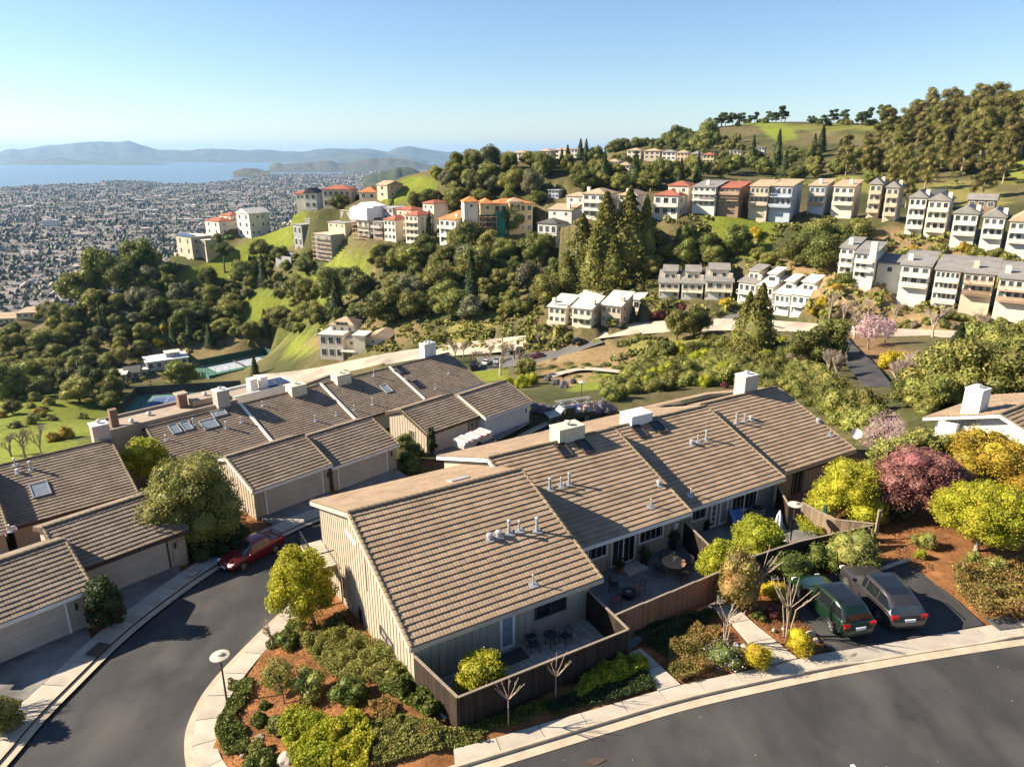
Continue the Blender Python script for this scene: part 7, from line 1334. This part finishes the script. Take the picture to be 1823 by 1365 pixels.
bush('tall rounded hedge column at the fence corner', 1310, 1082, 0, 58, 92, 'leaf_autumn', 3200, .055, 12, 24, flat=1.1, lob=.8)
for k, (u, v, w, h) in enumerate([(1347, 1184, 44, 34), (1423, 1160, 42, 34)]): bush(['golden ball shrub left of the garden path', 'golden ball shrub under the middle pruned tree'][k], u, v, .02, w, h, 'leaf_gold', 2600, .032, 8, 30 + k, lob=.7)
bush('golden low shrub beside the tall pruned tree', 1376, 1060, .05, 50, 22, 'leaf_gold', 1300, .045, 6, 33); fb = bush('green shrub with white and mauve flowers by the pruned tree', 1291, 1178, .02, 54, 30, 'leaf_green', 1500, .034, 8, 34); ob('flowers', leafmesh('flowers', lobecloud(dome(np.random.default_rng(34), 8, 1.62, .92, -.05, .6, .85), 420, .032, 37, core=0, shell=(.98, 1.12)), 'leaf_flower'), fb); bush('bronze shrub in the path bed', 1372, 1096, .05, 28, 20, 'leaf_wine', 600, .04, 5, 35); bush('small green clump in the path bed', 1350, 1100, .05, 24, 12, 'leaf_green', 400, .05, 5, 36)
for k, (u, v, w, h) in enumerate([(1645, 972, 40, 22), (1732, 1002, 28, 20), (1772, 1016, 40, 22), (1637, 992, 18, 14)]): bush(['low round shrub on the mulch behind the grey car', 'small round shrub under the yellow-green maple', 'wider round shrub right of the maple trunk', 'tiny pale clump beside the empty bay'][k], u, v, .12, w, h, 'leaf_cover' if k < 3 else 'leaf_lime', 700, .05, 6, 40 + k)
bush('dark camellia with red flowers between the left garages', 190, 1116, -3.1, 46, 88, 'leaf_dark', 2600, .09, 12, 50, flat=1.1, lob=.8); fl = leafquads(*(lambda rg: (rg.normal(0, 1, (70, 3)) * np.array([.55, .45, .6]) + np.array([.2, -.5, 1.2]), rg.normal(0, 1, (70, 3))))(np.random.default_rng(8)), .06, np.random.default_rng(9)); mat('petal_red', (.35, .02, .03)); o = mk('flowers', fl[0], fl[1], 'petal_red', bpy.data.objects[[x.name for x in bpy.data.objects if x.get('label', '').startswith('dark camellia')][0]])
for k, (u, v, w, h) in enumerate([(420, 975, 60, 40), (395, 990, 40, 20), (360, 985, 70, 26), (770, 808, 16, 50)]): bush(['dark shrub under the big round tree', 'low shrub before the red car', 'shaded shrub left of the red car', 'climbing shrub on the tan garage wall'][k], u, v, -3.6 if k < 3 else -5.2, w, h, 'leaf_dark', 1300, .09, 7, 60 + k)
for k, (u, v) in enumerate([(728, 830), (742, 815), (735, 845), (720, 800)]): bush('dark bush in the passage between the garages', u, v, -4.5, 34, 26, 'leaf_green', 600, .09, 5, 66 + k, group='passage bushes')
# pruned leafless trees
def pruned(label, u, v, vt, z, seed, n=6, fork=3, k=1.0, single=False):
    p = atz(u, v, z); d = proj(p)[2]; h = (v - vt) * d / FPX / .80; rg = random.Random(seed); m = MB(); tw = MB(); k *= .78; e = thing('pruned_tree', label, 'tree', p, group='pruned leafless trees of the front garden')
    stems = [(0, 0)] if single else [(rg.uniform(-.10, .10), rg.uniform(-.10, .10)) for _ in range(n)]
    for i, (x, y) in enumerate(stems):
        a = i * 2 * math.pi / n + rg.random(); sp = 0 if single else rg.uniform(.18, .42) * h * .55; t1 = Vector((x + math.cos(a) * sp * .4, y + math.sin(a) * sp * .4, h * .55)); m.tube([(x, y, -.2), Vector((x, y, 0)).lerp(t1, .5), t1], [.055 * k, .045 * k, .038 * k], 7)
        for j in range(fork if not single else 9):
            b = a + rg.uniform(-1.1, 1.1) if not single else j * .75; L = h * rg.uniform(.32, .5); s0 = t1.lerp(Vector((x, y, h * .45)), rg.random() * .4); t2 = s0 + Vector((math.cos(b) * L * .6, math.sin(b) * L * .6, L * .85)); tw.tube([s0, s0.lerp(t2, .5) + Vector((0, 0, -.04)), t2], [.03 * k, .024 * k, .017 * k], 5)
            for _ in range(2): b2 = b + rg.uniform(-1, 1); q0 = s0.lerp(t2, .6); tw.tube([q0, q0 + Vector((math.cos(b2) * .16, math.sin(b2) * .16, .22)) * h * .3], [.016 * k, .008 * k], 4)
    m.build('trunk', 'bark_pale', e); tw.build('branches', 'bark_pale', e)
pruned('short pruned tree left of the garden path', 1290, 1146, 1078, .02, 1); pruned('tallest pruned tree behind the garden path', 1343, 1078, 988, .04, 2); pruned('pruned tree between the path and the green car', 1401, 1132, 1044, .03, 3, n=7)
pruned('thin pruned tree at the left before the dark fence', 905, 1290, 1206, .02, 4, single=True, k=.8); pruned('thin pruned tree at the right before the dark fence', 989, 1243, 1170, .02, 5, single=True, k=.7)
# ground covers and hedges (nobody could count their leaves)
def cover(label, poly, z, matn, n, lf, h, seed, lump=.55, name='ground_cover', cat='ground cover', dens=None):
    """leafy mass over an outlined bed; poly in photo pixels on the ground"""
    W = [(atz(u, v, z) if z is not None else hit(u, v, 8)) for u, v in poly]; rg = np.random.default_rng(seed); xs = [p.x for p in W]; ys = [p.y for p in W]; P = []
    while len(P) < n:
        x = rg.uniform(min(xs), max(xs), 2000); y = rg.uniform(min(ys), max(ys), 2000); ok = inpoly(x, y, W)
        for a, b in zip(x[ok], y[ok]): P.append((a, b))
    P = np.array(P[:n]); zz = np.array([tz(a, b) for a, b in P]) if z is None else np.full(n, z); zz += h * ((vnoise(P[:, 0], P[:, 1], lump, seed) * .7 + vnoise(P[:, 0], P[:, 1], lump * .4, seed + 1) * .4)) * rg.uniform(.12, 1.0, n) ** .6
    V, F = leafquads(np.column_stack([P, zz]), np.tile([0, 0, 1.0], (n, 1)), lf, rg, .6, 1.3); return tag(mk(name, V, F, matn), label, cat, kind='stuff')
Z4 = lambda L: [z4(*p) for p in L]
cover('tall leafy ground cover against the nearest townhouse wall', Z4([(500, 690), (640, 640), (800, 680), (960, 740), (1090, 860), (1180, 930), (1060, 1000), (930, 940), (820, 930), (700, 900), (640, 840), (560, 760)]), None, 'leaf_cover', 30000, .05, .95, 1)
cover('grassy green mound beside the fence corner', Z4([(930, 900), (1090, 860), (1190, 930), (1290, 1040), (1300, 1100), (1210, 1130), (1080, 1040), (960, 980)]), None, 'leaf_green', 9000, .07, .9, 2)
cover('pale leafy ground cover along the front sidewalk', Z4([(900, 1120), (1000, 1080), (1200, 1130), (1330, 1190), (1480, 1190), (1500, 1240), (1250, 1290), (1000, 1365), (930, 1380)]), None, 'leaf_cover', 13000, .05, .45, 3)
cover('reddish clump within the pale ground cover', Z4([(900, 1060), (960, 1020), (1050, 1060), (1040, 1120), (930, 1130)]), None, 'leaf_autumn', 2600, .05, .6, 4); cover('reddish patch by the fence corner', Z4([(1120, 1150), (1230, 1150), (1280, 1200), (1180, 1230)]), None, 'leaf_autumn', 2600, .05, .45, 5)
cover('dark green creeper along the curved sidewalk', Z4([(170, 930), (300, 915), (290, 990), (200, 1110), (270, 1200), (270, 1300), (150, 1310), (100, 1210), (110, 1120), (160, 1050)]), None, 'leaf_green', 7500, .06, .5, 6)
cover('green creeper at the foot of the yellow-green tree', Z4([(470, 600), (560, 610), (560, 640), (480, 720), (380, 760), (360, 740), (430, 660)]), None, 'leaf_green', 3000, .06, .4, 7)
for k, (pl, lab) in enumerate(((Z4([(430, 1210), (480, 1110), (600, 1090), (700, 1150), (720, 1300), (700, 1400), (520, 1400)]), 'yellow-green shrub mass at the bottom of the corner garden'), (Z4([(690, 1120), (820, 1100), (900, 1160), (940, 1230), (900, 1330), (900, 1420), (720, 1420)]), 'golden shrub mass at the bottom of the corner garden'))):
    cover(lab, pl, None, 'leaf_yellow' if k else 'leaf_lime', 9000, .06, 1.0, 8 + k, lump=.7)
for k, (u, v, w, h, m, lab) in enumerate([(*z4(590, 1000), 62, 52, 'leaf_cover', 'rounded olive shrub on the mulch slope'), (*z4(800, 1030), 64, 40, 'leaf_green', 'dark low shrub right of the rounded olive one'), (*z4(330, 1135), 26, 16, 'leaf_green', 'small green tuft on bare mulch'), (*z4(420, 1180), 34, 22, 'leaf_cover', 'pale green tuft on bare mulch'), (*z4(355, 1055), 18, 10, 'leaf_green', 'tiny tuft on bare mulch'), (*z4(745, 650), 34, 26, 'leaf_dark', 'dark shrub at the wall behind the yellow-green tree'), (*z4(320, 1290), 26, 24, 'leaf_cover', 'green tuft beside the boulder'), (*z4(480, 740), 40, 30, 'leaf_green', 'green shrub above the curved sidewalk'), (*z4(330, 1365), 50, 24, 'leaf_green', 'green shrub cut by the bottom edge')]): bush(lab, u, v, None, w, h, m, 1200, .055, 7, 80 + k)
near_tree('slender young tree on the mulch slope', hit(*z4(458, 1035), 8), *z4(440, 860), 62, 62, 'leaf_cover', 1500, .06, nl=9, seed=71, tr=.035, core=.3)
plant('bare', hit(*z4(400, 740), 8), .22, 'leafless little shrub leaning over the curved sidewalk', 'shrub')
cover('dark creeper below the red-brown fence', [z5(*p) for p in [(960, 820), (1080, 760), (1230, 720), (1370, 690), (1400, 740), (1330, 780), (1230, 860), (1150, 900), (1150, 960), (1060, 890)]], .0, 'leaf_dark', 7000, .05, .4, 11)
cover('clipped hedge of mixed green and bronze leaves by the sidewalk', [z5(*p) for p in [(1150, 880), (1290, 790), (1420, 800), (1400, 880), (1370, 940), (1400, 990), (1330, 1030), (1200, 1075), (1140, 1010)]], 0.0, 'leaf_autumn', 11000, .045, .75, 12, lump=.9)
cover('bright hedge before the dark fence', [z5(*p) for p in [(640, 1130), (740, 1030), (900, 960), (1020, 960), (1050, 1010), (930, 1060), (760, 1120), (680, 1160)]], .0, 'leaf_lime', 7500, .05, .8, 13, lump=.5); cover('dark green low cover beside the front sidewalk', [z5(*p) for p in [(500, 1190), (640, 1130), (1040, 1020), (1085, 1100), (900, 1150), (700, 1200), (530, 1240)]], .0, 'leaf_dark', 6500, .05, .3, 14); cover('sparse dark cover at the foot of the dark fence', [z5(*p) for p in [(60, 1310), (280, 1240), (500, 1150), (520, 1230), (300, 1300), (100, 1365)]], .0, 'leaf_green', 2600, .05, .3, 15)
cover('broad clipped hedge of reddish green leaves at the right edge', [(1690, 1012), (1740, 1005), (1790, 1015), (1830, 995), (1900, 1000), (1900, 1105), (1830, 1106), (1745, 1110), (1700, 1070)], .05, 'leaf_autumn', 17000, .06, 1.15, 16, lump=1.2)
cover('lit grassy hedge beside the green parasol', [(1415, 930), (1440, 925), (1472, 945), (1465, 958), (1430, 955)], -.6, 'leaf_lime', 2500, .05, .8, 17)
bush('bush cut by the left picture edge', 8, 1300, -2.8, 60, 62, 'leaf_cover', 1500, .07, 8, 97); plant('bare', Vector((-28.5, 27.2, -2.9)), .55, 'leafless tree just beyond the left picture edge', 'tree')
for k in range(4): u = 1575 + 22 * k; near_tree('green thicket tree behind the red maple', atz(u, 880 - k * 6, .2), u, 815 - k * 8, 80, 70, 'leaf_olive', 1500, .14, nl=8, seed=200 + k, core=.75)['group'] = 'thicket behind the maple'
mat('bark_chip', (.10, .045, .02), (.34, .17, .075), scale=3, rnd_isl=.6, rough=.9); mat('leaf_litter', (.30, .24, .12), (.55, .47, .32), rnd_isl=.5, rough=.9)
cover('bark chips of the corner garden mulch', Z4([(230, 900), (470, 640), (540, 560), (790, 500), (870, 700), (960, 1000), (900, 1120), (480, 1365), (130, 1365), (110, 1200)]), None, 'bark_chip', 9000, .035, .05, 31, name='mulch_chips', cat='mulch')
cover('bark chips of the right-hand beds', [(1570, 960), (1650, 930), (1820, 960), (1820, 1000), (1700, 1020), (1700, 1060), (1620, 1010)], .03, 'bark_chip', 6000, .035, .06, 32, name='mulch_chips', cat='mulch'); cover('bark chips of the path bed', [(1310, 1080), (1420, 1090), (1480, 1155), (1425, 1165), (1340, 1105)], .02, 'bark_chip', 3000, .03, .06, 33, name='mulch_chips', cat='mulch')
cover('fallen leaves on the front street', [(900, 1360), (1300, 1240), (1823, 1150), (1823, 1365)], -.138, 'leaf_litter', 34, .028, .01, 34, name='leaf_litter', cat='leaf litter'); cover('fallen leaves on the front sidewalk', [(980, 1290), (1320, 1200), (1500, 1160), (1550, 1180), (1230, 1250), (1000, 1305)], .012, 'leaf_litter', 70, .025, .01, 35, name='leaf_litter', cat='leaf litter')
# ================================================================ vehicles
def paint(name, c, coat=.6, metal=.4): return mat(name, c, tuple(x * 1.15 for x in c), scale=.8, rough=.32, metal=metal, spec=.5, coat=coat)
paint('paint_red', (.13, .008, .013)); paint('paint_green', (.009, .028, .016)); paint('paint_grey', (.048, .044, .048)); paint('paint_white', (.62, .62, .62), metal=0); paint('paint_black', (.012, .012, .014)); paint('paint_teal', (.018, .032, .036)); paint('paint_maroon', (.09, .012, .02)); paint('paint_silver', (.38, .38, .39))
mat('tyre', (.012, .012, .012), (.02, .02, .02), rough=.85); mat('rim', (.50, .50, .51), rough=.3, metal=.8); mat('tail_light', (.34, .008, .008), rough=.2); mat('head_light', (.62, .66, .70), rough=.1); mat('plate', (.62, .64, .68), rough=.5); mat('car_trim', (.014, .014, .015), rough=.6); mat('car_glass', (.010, .012, .014), rough=.04, spec=.9); mat('chrome', (.6, .6, .6), rough=.15, metal=1.0); mat('interior', (.42, .34, .25), rough=.8)
SUV = dict(L=4.6, W=1.86, H=1.69, wb=2.69, wr=.36, suv=True, st=[(-2.30, .42, .62, .66, .74, .66), (-2.22, .30, .86, .93, .88, .93), (-2.05, .26, 1.02, 1.00, .93, 1.02), (-1.95, .25, 1.06, 1.30, .93, .70), (-1.62, .24, 1.07, 1.60, .93, .66), (-1.0, .22, 1.06, 1.68, .93, .68), (-.95, .22, 1.06, 1.68, .93, .68), (-.1, .22, 1.04, 1.69, .93, .69), (-.02, .22, 1.04, 1.69, .93, .69), (.25, .22, 1.03, 1.66, .93, .68), (.95, .22, 1.02, 1.12, .93, .70), (1.05, .22, 1.02, 1.08, .93, .74), (1.7, .24, .97, 1.02, .92, .74), (2.1, .28, .88, .92, .88, .72), (2.27, .36, .70, .74, .74, .60), (2.31, .42, .58, .60, .66, .52)])
BIG = dict(L=5.0, W=1.98, H=1.72, wb=2.98, wr=.39, suv=True, st=[(-2.5, .42, .66, .70, .82, .72), (-2.42, .30, .90, .97, .95, .97), (-2.22, .26, 1.04, 1.02, .99, 1.05), (-2.1, .25, 1.08, 1.32, .99, .76), (-1.55, .24, 1.09, 1.63, .99, .70), (-1.05, .22, 1.08, 1.70, .99, .72), (-1.0, .22, 1.08, 1.70, .99, .72), (-.1, .22, 1.06, 1.72, .99, .73), (-.02, .22, 1.06, 1.72, .99, .73), (.3, .22, 1.05, 1.69, .99, .72), (1.0, .22, 1.04, 1.14, .99, .76), (1.12, .22, 1.04, 1.10, .99, .80), (1.85, .24, .99, 1.04, .98, .80), (2.28, .28, .90, .94, .92, .78), (2.46, .36, .72, .76, .80, .64), (2.5, .42, .60, .62, .70, .56)])
SED = dict(L=4.53, W=1.70, H=1.47, wb=2.60, wr=.31, suv=False, st=[(-2.26, .36, .60, .64, .66, .60), (-2.2, .26, .82, .86, .80, .76), (-1.95, .22, .94, .98, .84, .74), (-1.62, .20, .94, 1.02, .85, .70), (-1.5, .20, .94, 1.04, .85, .66), (-.92, .19, .93, 1.40, .85, .58), (-.55, .19, .92, 1.46, .85, .59), (-.5, .19, .92, 1.46, .85, .59), (.12, .19, .91, 1.47, .85, .60), (.18, .19, .91, 1.47, .85, .60), (.32, .19, .90, 1.43, .85, .59), (1.0, .19, .90, .96, .85, .66), (1.1, .20, .89, .94, .85, .70), (1.75, .22, .80, .85, .83, .66), (2.12, .26, .70, .74, .78, .60), (2.24, .34, .58, .60, .66, .5)])
def car(label, p, heading, spec, body, cat='car', group=None, plate=True, detail=True, roofglass=False, spoiler=False, rails=False):
    """lofted body: stations (x, z bottom, z belt, z roof, half width, half roof width); x forward"""
    e = thing('parked_car', label, cat, p, heading, group); S = spec['st']; rings = []
    for x, zb, zl, zr, hw, hr in S:
        gh = zr > zl + .12; rings.append([(x, 0, zb), (x, hw * .80, zb), (x, hw * .97, zb + .10), (x, hw, zb + (zl - zb) * .45), (x, hw * .985, zl - .07), (x, hw * .945, zl), (x, (hr * 1.02 + .04) if gh else hw * .90, zl + (zr - zl) * (.80 if gh else .5)), (x, hr if gh else hw * .78, zr - .035 if gh else zl + (zr - zl) * .8), (x, hr * .8 if gh else hw * .5, zr), (x, 0, zr + .015)])
    n = len(rings[0]); nS = len(S); B = MB(); GL_ = {}
    first = next(i for i in range(nS) if S[i][3] > S[i][2] + .12); last = max(i for i in range(nS) if S[i][3] > S[i][2] + .12)
    def quad(mb, q): mb.add(q, [(0, 1, 2, 3)])
    for sgn in (1, -1):
        for i in range(nS - 1):
            for k in range(n - 1):
                q = [rings[i][k], rings[i + 1][k], rings[i + 1][k + 1], rings[i][k + 1]]; q = [(a, b * sgn, c) for a, b, c in q]
                if sgn < 0: q = q[::-1]
                wid = S[i + 1][0] - S[i][0]; key = None
                if k == 5 and first <= i < last and wid > .12: key = ('window', sgn, i)
                elif k >= 5 and i == last and k >= 6: key = ('windshield', 0, 0)
                elif k >= 6 and i == first - 1: key = ('rear_window', 0, 0)
                elif k >= 6 and not spec['suv'] and i == first: key = None
                if key and key[0] == 'rear_window' and not spec['suv']: key = ('rear_window', 0, 0)
                if roofglass and k == 8 and key is None and first <= i < last and S[i][3] > spec['H'] - .1: key = ('roof_glass', 0, 0)
                if key: quad(GL_.setdefault(key, MB()), q)
                else: quad(B, q)
        r0 = [(a, b * sgn, c) for a, b, c in rings[0]]; r1 = [(a, b * sgn, c) for a, b, c in rings[-1]]; B.add(r0 if sgn < 0 else r0[::-1], [tuple(range(n))]); B.add(r1 if sgn > 0 else r1[::-1], [tuple(range(n))])
    bo = B.build('body', body, e, smooth=True)
    bm_ = bo.data; import bmesh as _bm; b_ = _bm.new(); b_.from_mesh(bm_); _bm.ops.remove_doubles(b_, verts=b_.verts, dist=.002); b_.to_mesh(bm_); b_.free(); bm_.polygons.foreach_set('use_smooth', [True] * len(bm_.polygons))
    try: bm_.set_sharp_from_angle(angle=R(34))
    except Exception: pass
    for (nm, sg, i), mb in GL_.items(): mb.build(nm, 'car_glass', e, smooth=(nm != 'window'))
    wr = spec['wr']; hwM = max(s[4] for s in S)
    for wx in (-spec['wb'] / 2, spec['wb'] / 2):
        for sg in (1, -1):
            y = sg * (hwM - .09); a = MB(); N_ = 22; arc = [(wx + (wr + .07) * math.cos(math.pi * k / N_), sg * (hwM + .004), wr + (wr + .07) * math.sin(math.pi * k / N_)) for k in range(N_ + 1)] + [(wx - wr - .07, sg * (hwM + .004), .24), (wx + wr + .07, sg * (hwM + .004), .24)]
            a.prism(arc, (0, -sg * .12, 0)); a.build('wheel_arch', 'car_trim', e)
            w = bpy.data.objects.new('wheel', None); w.empty_display_size = .1; col.objects.link(w); w.parent = e; w.location = (wx, y, wr)
            MB().lathe([(wr * .62, -.11), (wr * .9, -.115), (wr, -.08), (wr, .08), (wr * .9, .115), (wr * .62, .11)], 22, axis='Y').build('tyre', 'tyre', w); rm = MB(); rm.lathe([(wr * .66, -.03), (wr * .66, sg * .112), (wr * .60, sg * .115), (wr * .58, sg * .08)], 22, axis='Y')
            for k in range(5):
                a_ = 2 * math.pi * k / 5; rm.box(-.035, -.02, 0, .035, .02, wr * .62, M=Matrix.Translation((0, sg * .10, 0)) @ Matrix.Rotation(a_, 4, 'Y'))
            rm.lathe([(.07, sg * .08), (.07, sg * .125), (.03, sg * .13)], 10, axis='Y'); rm.build('rim', 'rim', w)
    xr, xf = S[0][0], S[-1][0]; zl = S[2][2]
    if detail:
        for sg in (1, -1):
            MB().bbox(S[1][0] - .045, sg * hwM * .60, zl - .22, S[1][0] + .17, sg * hwM * .955, zl - .06, .02).build('tail_light', 'tail_light', e)
            hl = MB(); hl.box(xf - .33, sg * hwM * .62, S[-3][2] - .16, xf - .07, sg * hwM * .90, S[-3][2] - .03); hl.build('head_light', 'head_light', e)
            MB().bbox(.72, sg * (hwM + .02), 1.0 * spec['H'] / 1.69, .86, sg * (hwM + .2), 1.15 * spec['H'] / 1.69, .03).build('mirror', body, e)
            for xx in (.35, -.55): MB().box(xx, sg * (hwM - .005), .82 * spec['H'] / 1.6, xx + .18, sg * (hwM + .02), .85 * spec['H'] / 1.6).build('door_handle', 'chrome', e)
            if rails: MB().tube([(-1.3, sg * (S[6][5] - .02), spec['H'] + .0), (-1.2, sg * (S[6][5] - .02), spec['H'] + .05), (.1, sg * (S[6][5] - .02), spec['H'] + .05), (.25, sg * (S[6][5] - .02), spec['H'] - .01)], .02, 6).build('roof_rail', 'car_trim', e)
        MB().box(xr - .03, -.27, zl - .36, xr + .1, .27, zl - .22).build('licence_plate', 'plate', e); MB().box(xf - .08, -.24, .40, xf + .03, .24, .52).build('licence_plate', 'plate', e)
        MB().bbox(xr - .02, -hwM * .8, .34, xr + .25, hwM * .8, .46, .03).build('bumper', 'car_trim', e); MB().bbox(xf - .2, -hwM * .66, .34, xf + .02, hwM * .66, .5, .03).build('grille', 'car_trim', e)
        if spoiler: MB().bbox(xr + .02, -.68, zl + .14, xr + .22, .68, zl + .17, .01).build('spoiler', body, e); [MB().box(xr + .08, y - .03, zl - .02, xr + .16, y + .03, zl + .14).build('spoiler_stay', body, e) for y in (-.5, .5)]
    return e
def park(label, rear, front, z, spec, body, side=1, **kw):
    """from the pixels where the two visible wheels touch the ground"""
    a, b = atz(*rear, z), atz(*front, z); d = b - a; d.z = 0; h = math.atan2(d.y, d.x); c = (a + b) / 2; lat = Vector((-math.sin(h), math.cos(h), 0)); c = c - lat * (side * (max(s[4] for s in spec['st']) - .02)); return car(label, (c.x, c.y, z), h, spec, body, **kw)
park('dark green SUV with roof rails parked nearest the pruned trees', (1478, 1124), (1421, 1068), .04, SUV, 'paint_green', 1, rails=True, cat='SUV', roofglass=True)
park('grey SUV with glass roof parked beside the dark green one', (1566, 1111), (1502, 1044), .04, BIG, 'paint_grey', 1, rails=True, cat='SUV', roofglass=True)
park('dark red sedan with rear spoiler parked by the left garages', (1437 / 2.935, 900 + 247 / 2.935), (1280 / 2.935, 900 + 335 / 2.935), -3.62, SED, 'paint_red', 1, spoiler=True)
q = atz(1482, 1384, -.13); car('white car just showing its roof at the bottom edge', (q.x, q.y - 1.5, -.13), R(15), SED, 'paint_white')
for i, (u, v, h, m, sp, lab) in enumerate([(866, 650, 75, 'paint_white', SED, 'left white car in the valley car park'), (886, 647, 75, 'paint_white', SED, 'right white car in the valley car park'), (845, 654, 75, 'paint_black', SUV, 'dark car left of the white ones in the car park'), (957, 640, 165, 'paint_maroon', SUV, 'maroon car at the garden side of the car park'), (905, 632, 75, 'paint_silver', SUV, 'silver car at the far side of the car park'), (925, 629, 75, 'paint_black', SUV, 'black car at the far side of the car park'), (1030, 612, 20, 'paint_black', SED, 'dark car on the car park ramp'), (1320, 574, 190, 'paint_black', SED, 'black car on the valley road'), (1388, 545, 20, 'paint_silver', SED, 'grey car on the drive of the white terrace')]):
    q = hit(u, v, 90); car(lab, q + UPZ * .45, R(h), sp, m, detail=False)
# ladder truck
q = atz(1012, 748, -5.45); tr = thing('pickup_truck', 'dark pickup with ladder rack full of tools behind the terrace', 'truck', q, R(202)); m = MB()
m.prism([Vector(p) for p in ((-2.7, -.95, .5), (2.6, -.95, .45), (2.65, -.95, .95), (1.25, -.95, 1.12), (-2.7, -.95, 1.08))], (0, 1.9, 0)); m.build('body', 'paint_teal', tr); c = MB(); c.prism([Vector(p) for p in ((-.35, -.86, 1.1), (1.35, -.86, 1.12), (.75, -.78, 1.75), (-.25, -.78, 1.78))], (0, 1.64, 0)); c.build('cab', 'paint_teal', tr)
MB().prism([Vector(p) for p in ((1.30, -.74, 1.16), (1.30, .74, 1.16), (.80, .70, 1.70), (.80, -.70, 1.70))], (.05, 0, .04)).build('windshield', 'glass_sky', tr)
for sg in (-1, 1): MB().prism([Vector(p) for p in ((-.2, sg * .87, 1.16), (1.05, sg * .87, 1.16), (.68, sg * .82, 1.66), (-.15, sg * .82, 1.68))], (0, sg * .012, 0)).build('window', 'car_glass', tr)
for wx in (-1.75, 1.75):
    for sg in (-1, 1):
        w = bpy.data.objects.new('wheel', None); col.objects.link(w); w.parent = tr; w.location = (wx, sg * .88, .38); MB().lathe([(.22, -.12), (.36, -.12), (.38, -.08), (.38, .08), (.36, .12), (.22, .12)], 18, axis='Y').build('tyre', 'tyre', w); MB().lathe([(.23, -.05), (.23, sg * .125), (.05, sg * .10)], 14, axis='Y').build('rim', 'trim_white', w)
rk = MB()
for x in (-2.6, -.9, .9):
    for sg in (-1, 1): rk.tube([(x, sg * .9, 1.0), (x, sg * .9, 2.05)], .03, 5)
    rk.tube([(x, -.95, 2.05), (x, .95, 2.05)], .03, 5)
for sg in (-1, 1): rk.box(-3.1, sg * .9 - .04, 2.05, 1.3, sg * .9 + .04, 2.16)
rk.build('ladder_rack', 'trim_tan', tr); ld = MB()
for y in (-.25, .15): ld.box(-2.7, y - .03, 2.3, 1.6, y + .03, 2.38)
for k in range(13): ld.box(-2.6 + k * .33, -.25, 2.32, -2.57 + k * .33, .15, 2.36)
for x in (-2.4, .8): ld.box(x, -.3, 2.16, x + .06, .2, 2.3)
ld.build('ladder', 'metal_grey', tr)
for k in range(9): MB().bbox(-2.5 + k * .24, -.8 + (k % 3) * .5, 1.0, -2.5 + k * .24 + .36, -.4 + (k % 3) * .5, 1.3 + .12 * (k % 4), .03).build('toolbox', ['petal_red', 'trim_white', 'deck_wood', 'tarp_blue'][k % 4], tr)
# trailer under a striped cover on the back drive
mat('cover_pink', (.55, .27, .25), (.62, .36, .34), rough=.8); q = atz(842, 792, -4.7); tl = thing('covered_trailer', 'low trailer under a pink and white striped cover on the back drive', 'trailer', q, R(48)); MB().bbox(-2.0, -.8, .35, 2.0, .8, .8, .08).build('bed', 'st_grey', tl)
for k in range(9): MB().bbox(-1.95 + k * .435, -.84, .8, -1.95 + k * .435 + .40, .84, 1.02 + .05 * (k % 3), .05).build('cover_strip', 'cover_pink' if k % 2 else 'trim_white', tl)
for sg in (-1, 1): MB().lathe([(.2, -.09), (.3, -.08), (.3, .08), (.2, .09)], 14, (0, sg * .85, .3), axis='Y').build('wheel', 'tyre', tl)
# ================================================================ air
hz = bpy.data.materials.new('haze_air'); hz.use_nodes = True; hn = hz.node_tree; hn.nodes.remove(hn.nodes['Principled BSDF']); pvn = hn.nodes.new('ShaderNodeVolumePrincipled'); pvn.inputs['Color'].default_value = (.36, .62, 1.0, 1); pvn.inputs['Density'].default_value = 2.9e-5; pvn.inputs['Anisotropy'].default_value = .2
hn.links.new(pvn.outputs[0], hn.nodes['Material Output'].inputs['Volume'])
hzo = MB().box(-43000, -300, SEA - 6.5, 43000, 47000, 360).build('haze', hz); hzo['kind'] = 'stuff'
build_terrain()
# ---------------------------------------------------------------- say which of several look-alikes is meant
ORD = ['leftmost', 'second from left', 'third from left', 'fourth from left', 'fifth from left', 'sixth from left', 'seventh from left', 'eighth from left', 'ninth from left', 'tenth from left', 'eleventh from left', 'twelfth from left']
def regroup(objs):
    d = {}
    for o in objs: d.setdefault(o['label'], []).append(o)
    return d
tops = [o for o in bpy.data.objects if o.parent is None and o.get('label') and o.name.split('.')[0] != 'city_building']
for lab, L in regroup(tops).items():
    if len(L) > 12:
        for o in L:
            u, v, d = proj(o.location); b = min(LM, key=lambda m: abs(m[0] - u) + 1.6 * abs(m[1] - v)); du, dv = u - b[0], v - b[1]
            rel = ('below' if dv > 0 else 'above') if abs(dv) * 1.6 > abs(du) else ('right of' if du > 0 else 'left of')
            words = lab.split(); stop = next((i for i, w in enumerate(words) if w in ('in', 'on', 'behind', 'between', 'above', 'standing', 'below', 'at', 'along', 'of', 'among')), 4); o['label'] = ' '.join(words[:stop]) + ' ' + rel + ' the ' + b[2]
for lab, L in regroup(tops).items():
    if len(L) > 1:
        L.sort(key=lambda o: proj(o.location)[0])
        for i, o in enumerate(L):
            if len(lab.split()) <= 12 and i < len(ORD): o['label'] = ORD[i] + ' ' + lab
            elif len(lab.split()) <= 12: o['label'] = 'rightmost ' + lab if i == len(L) - 1 else lab
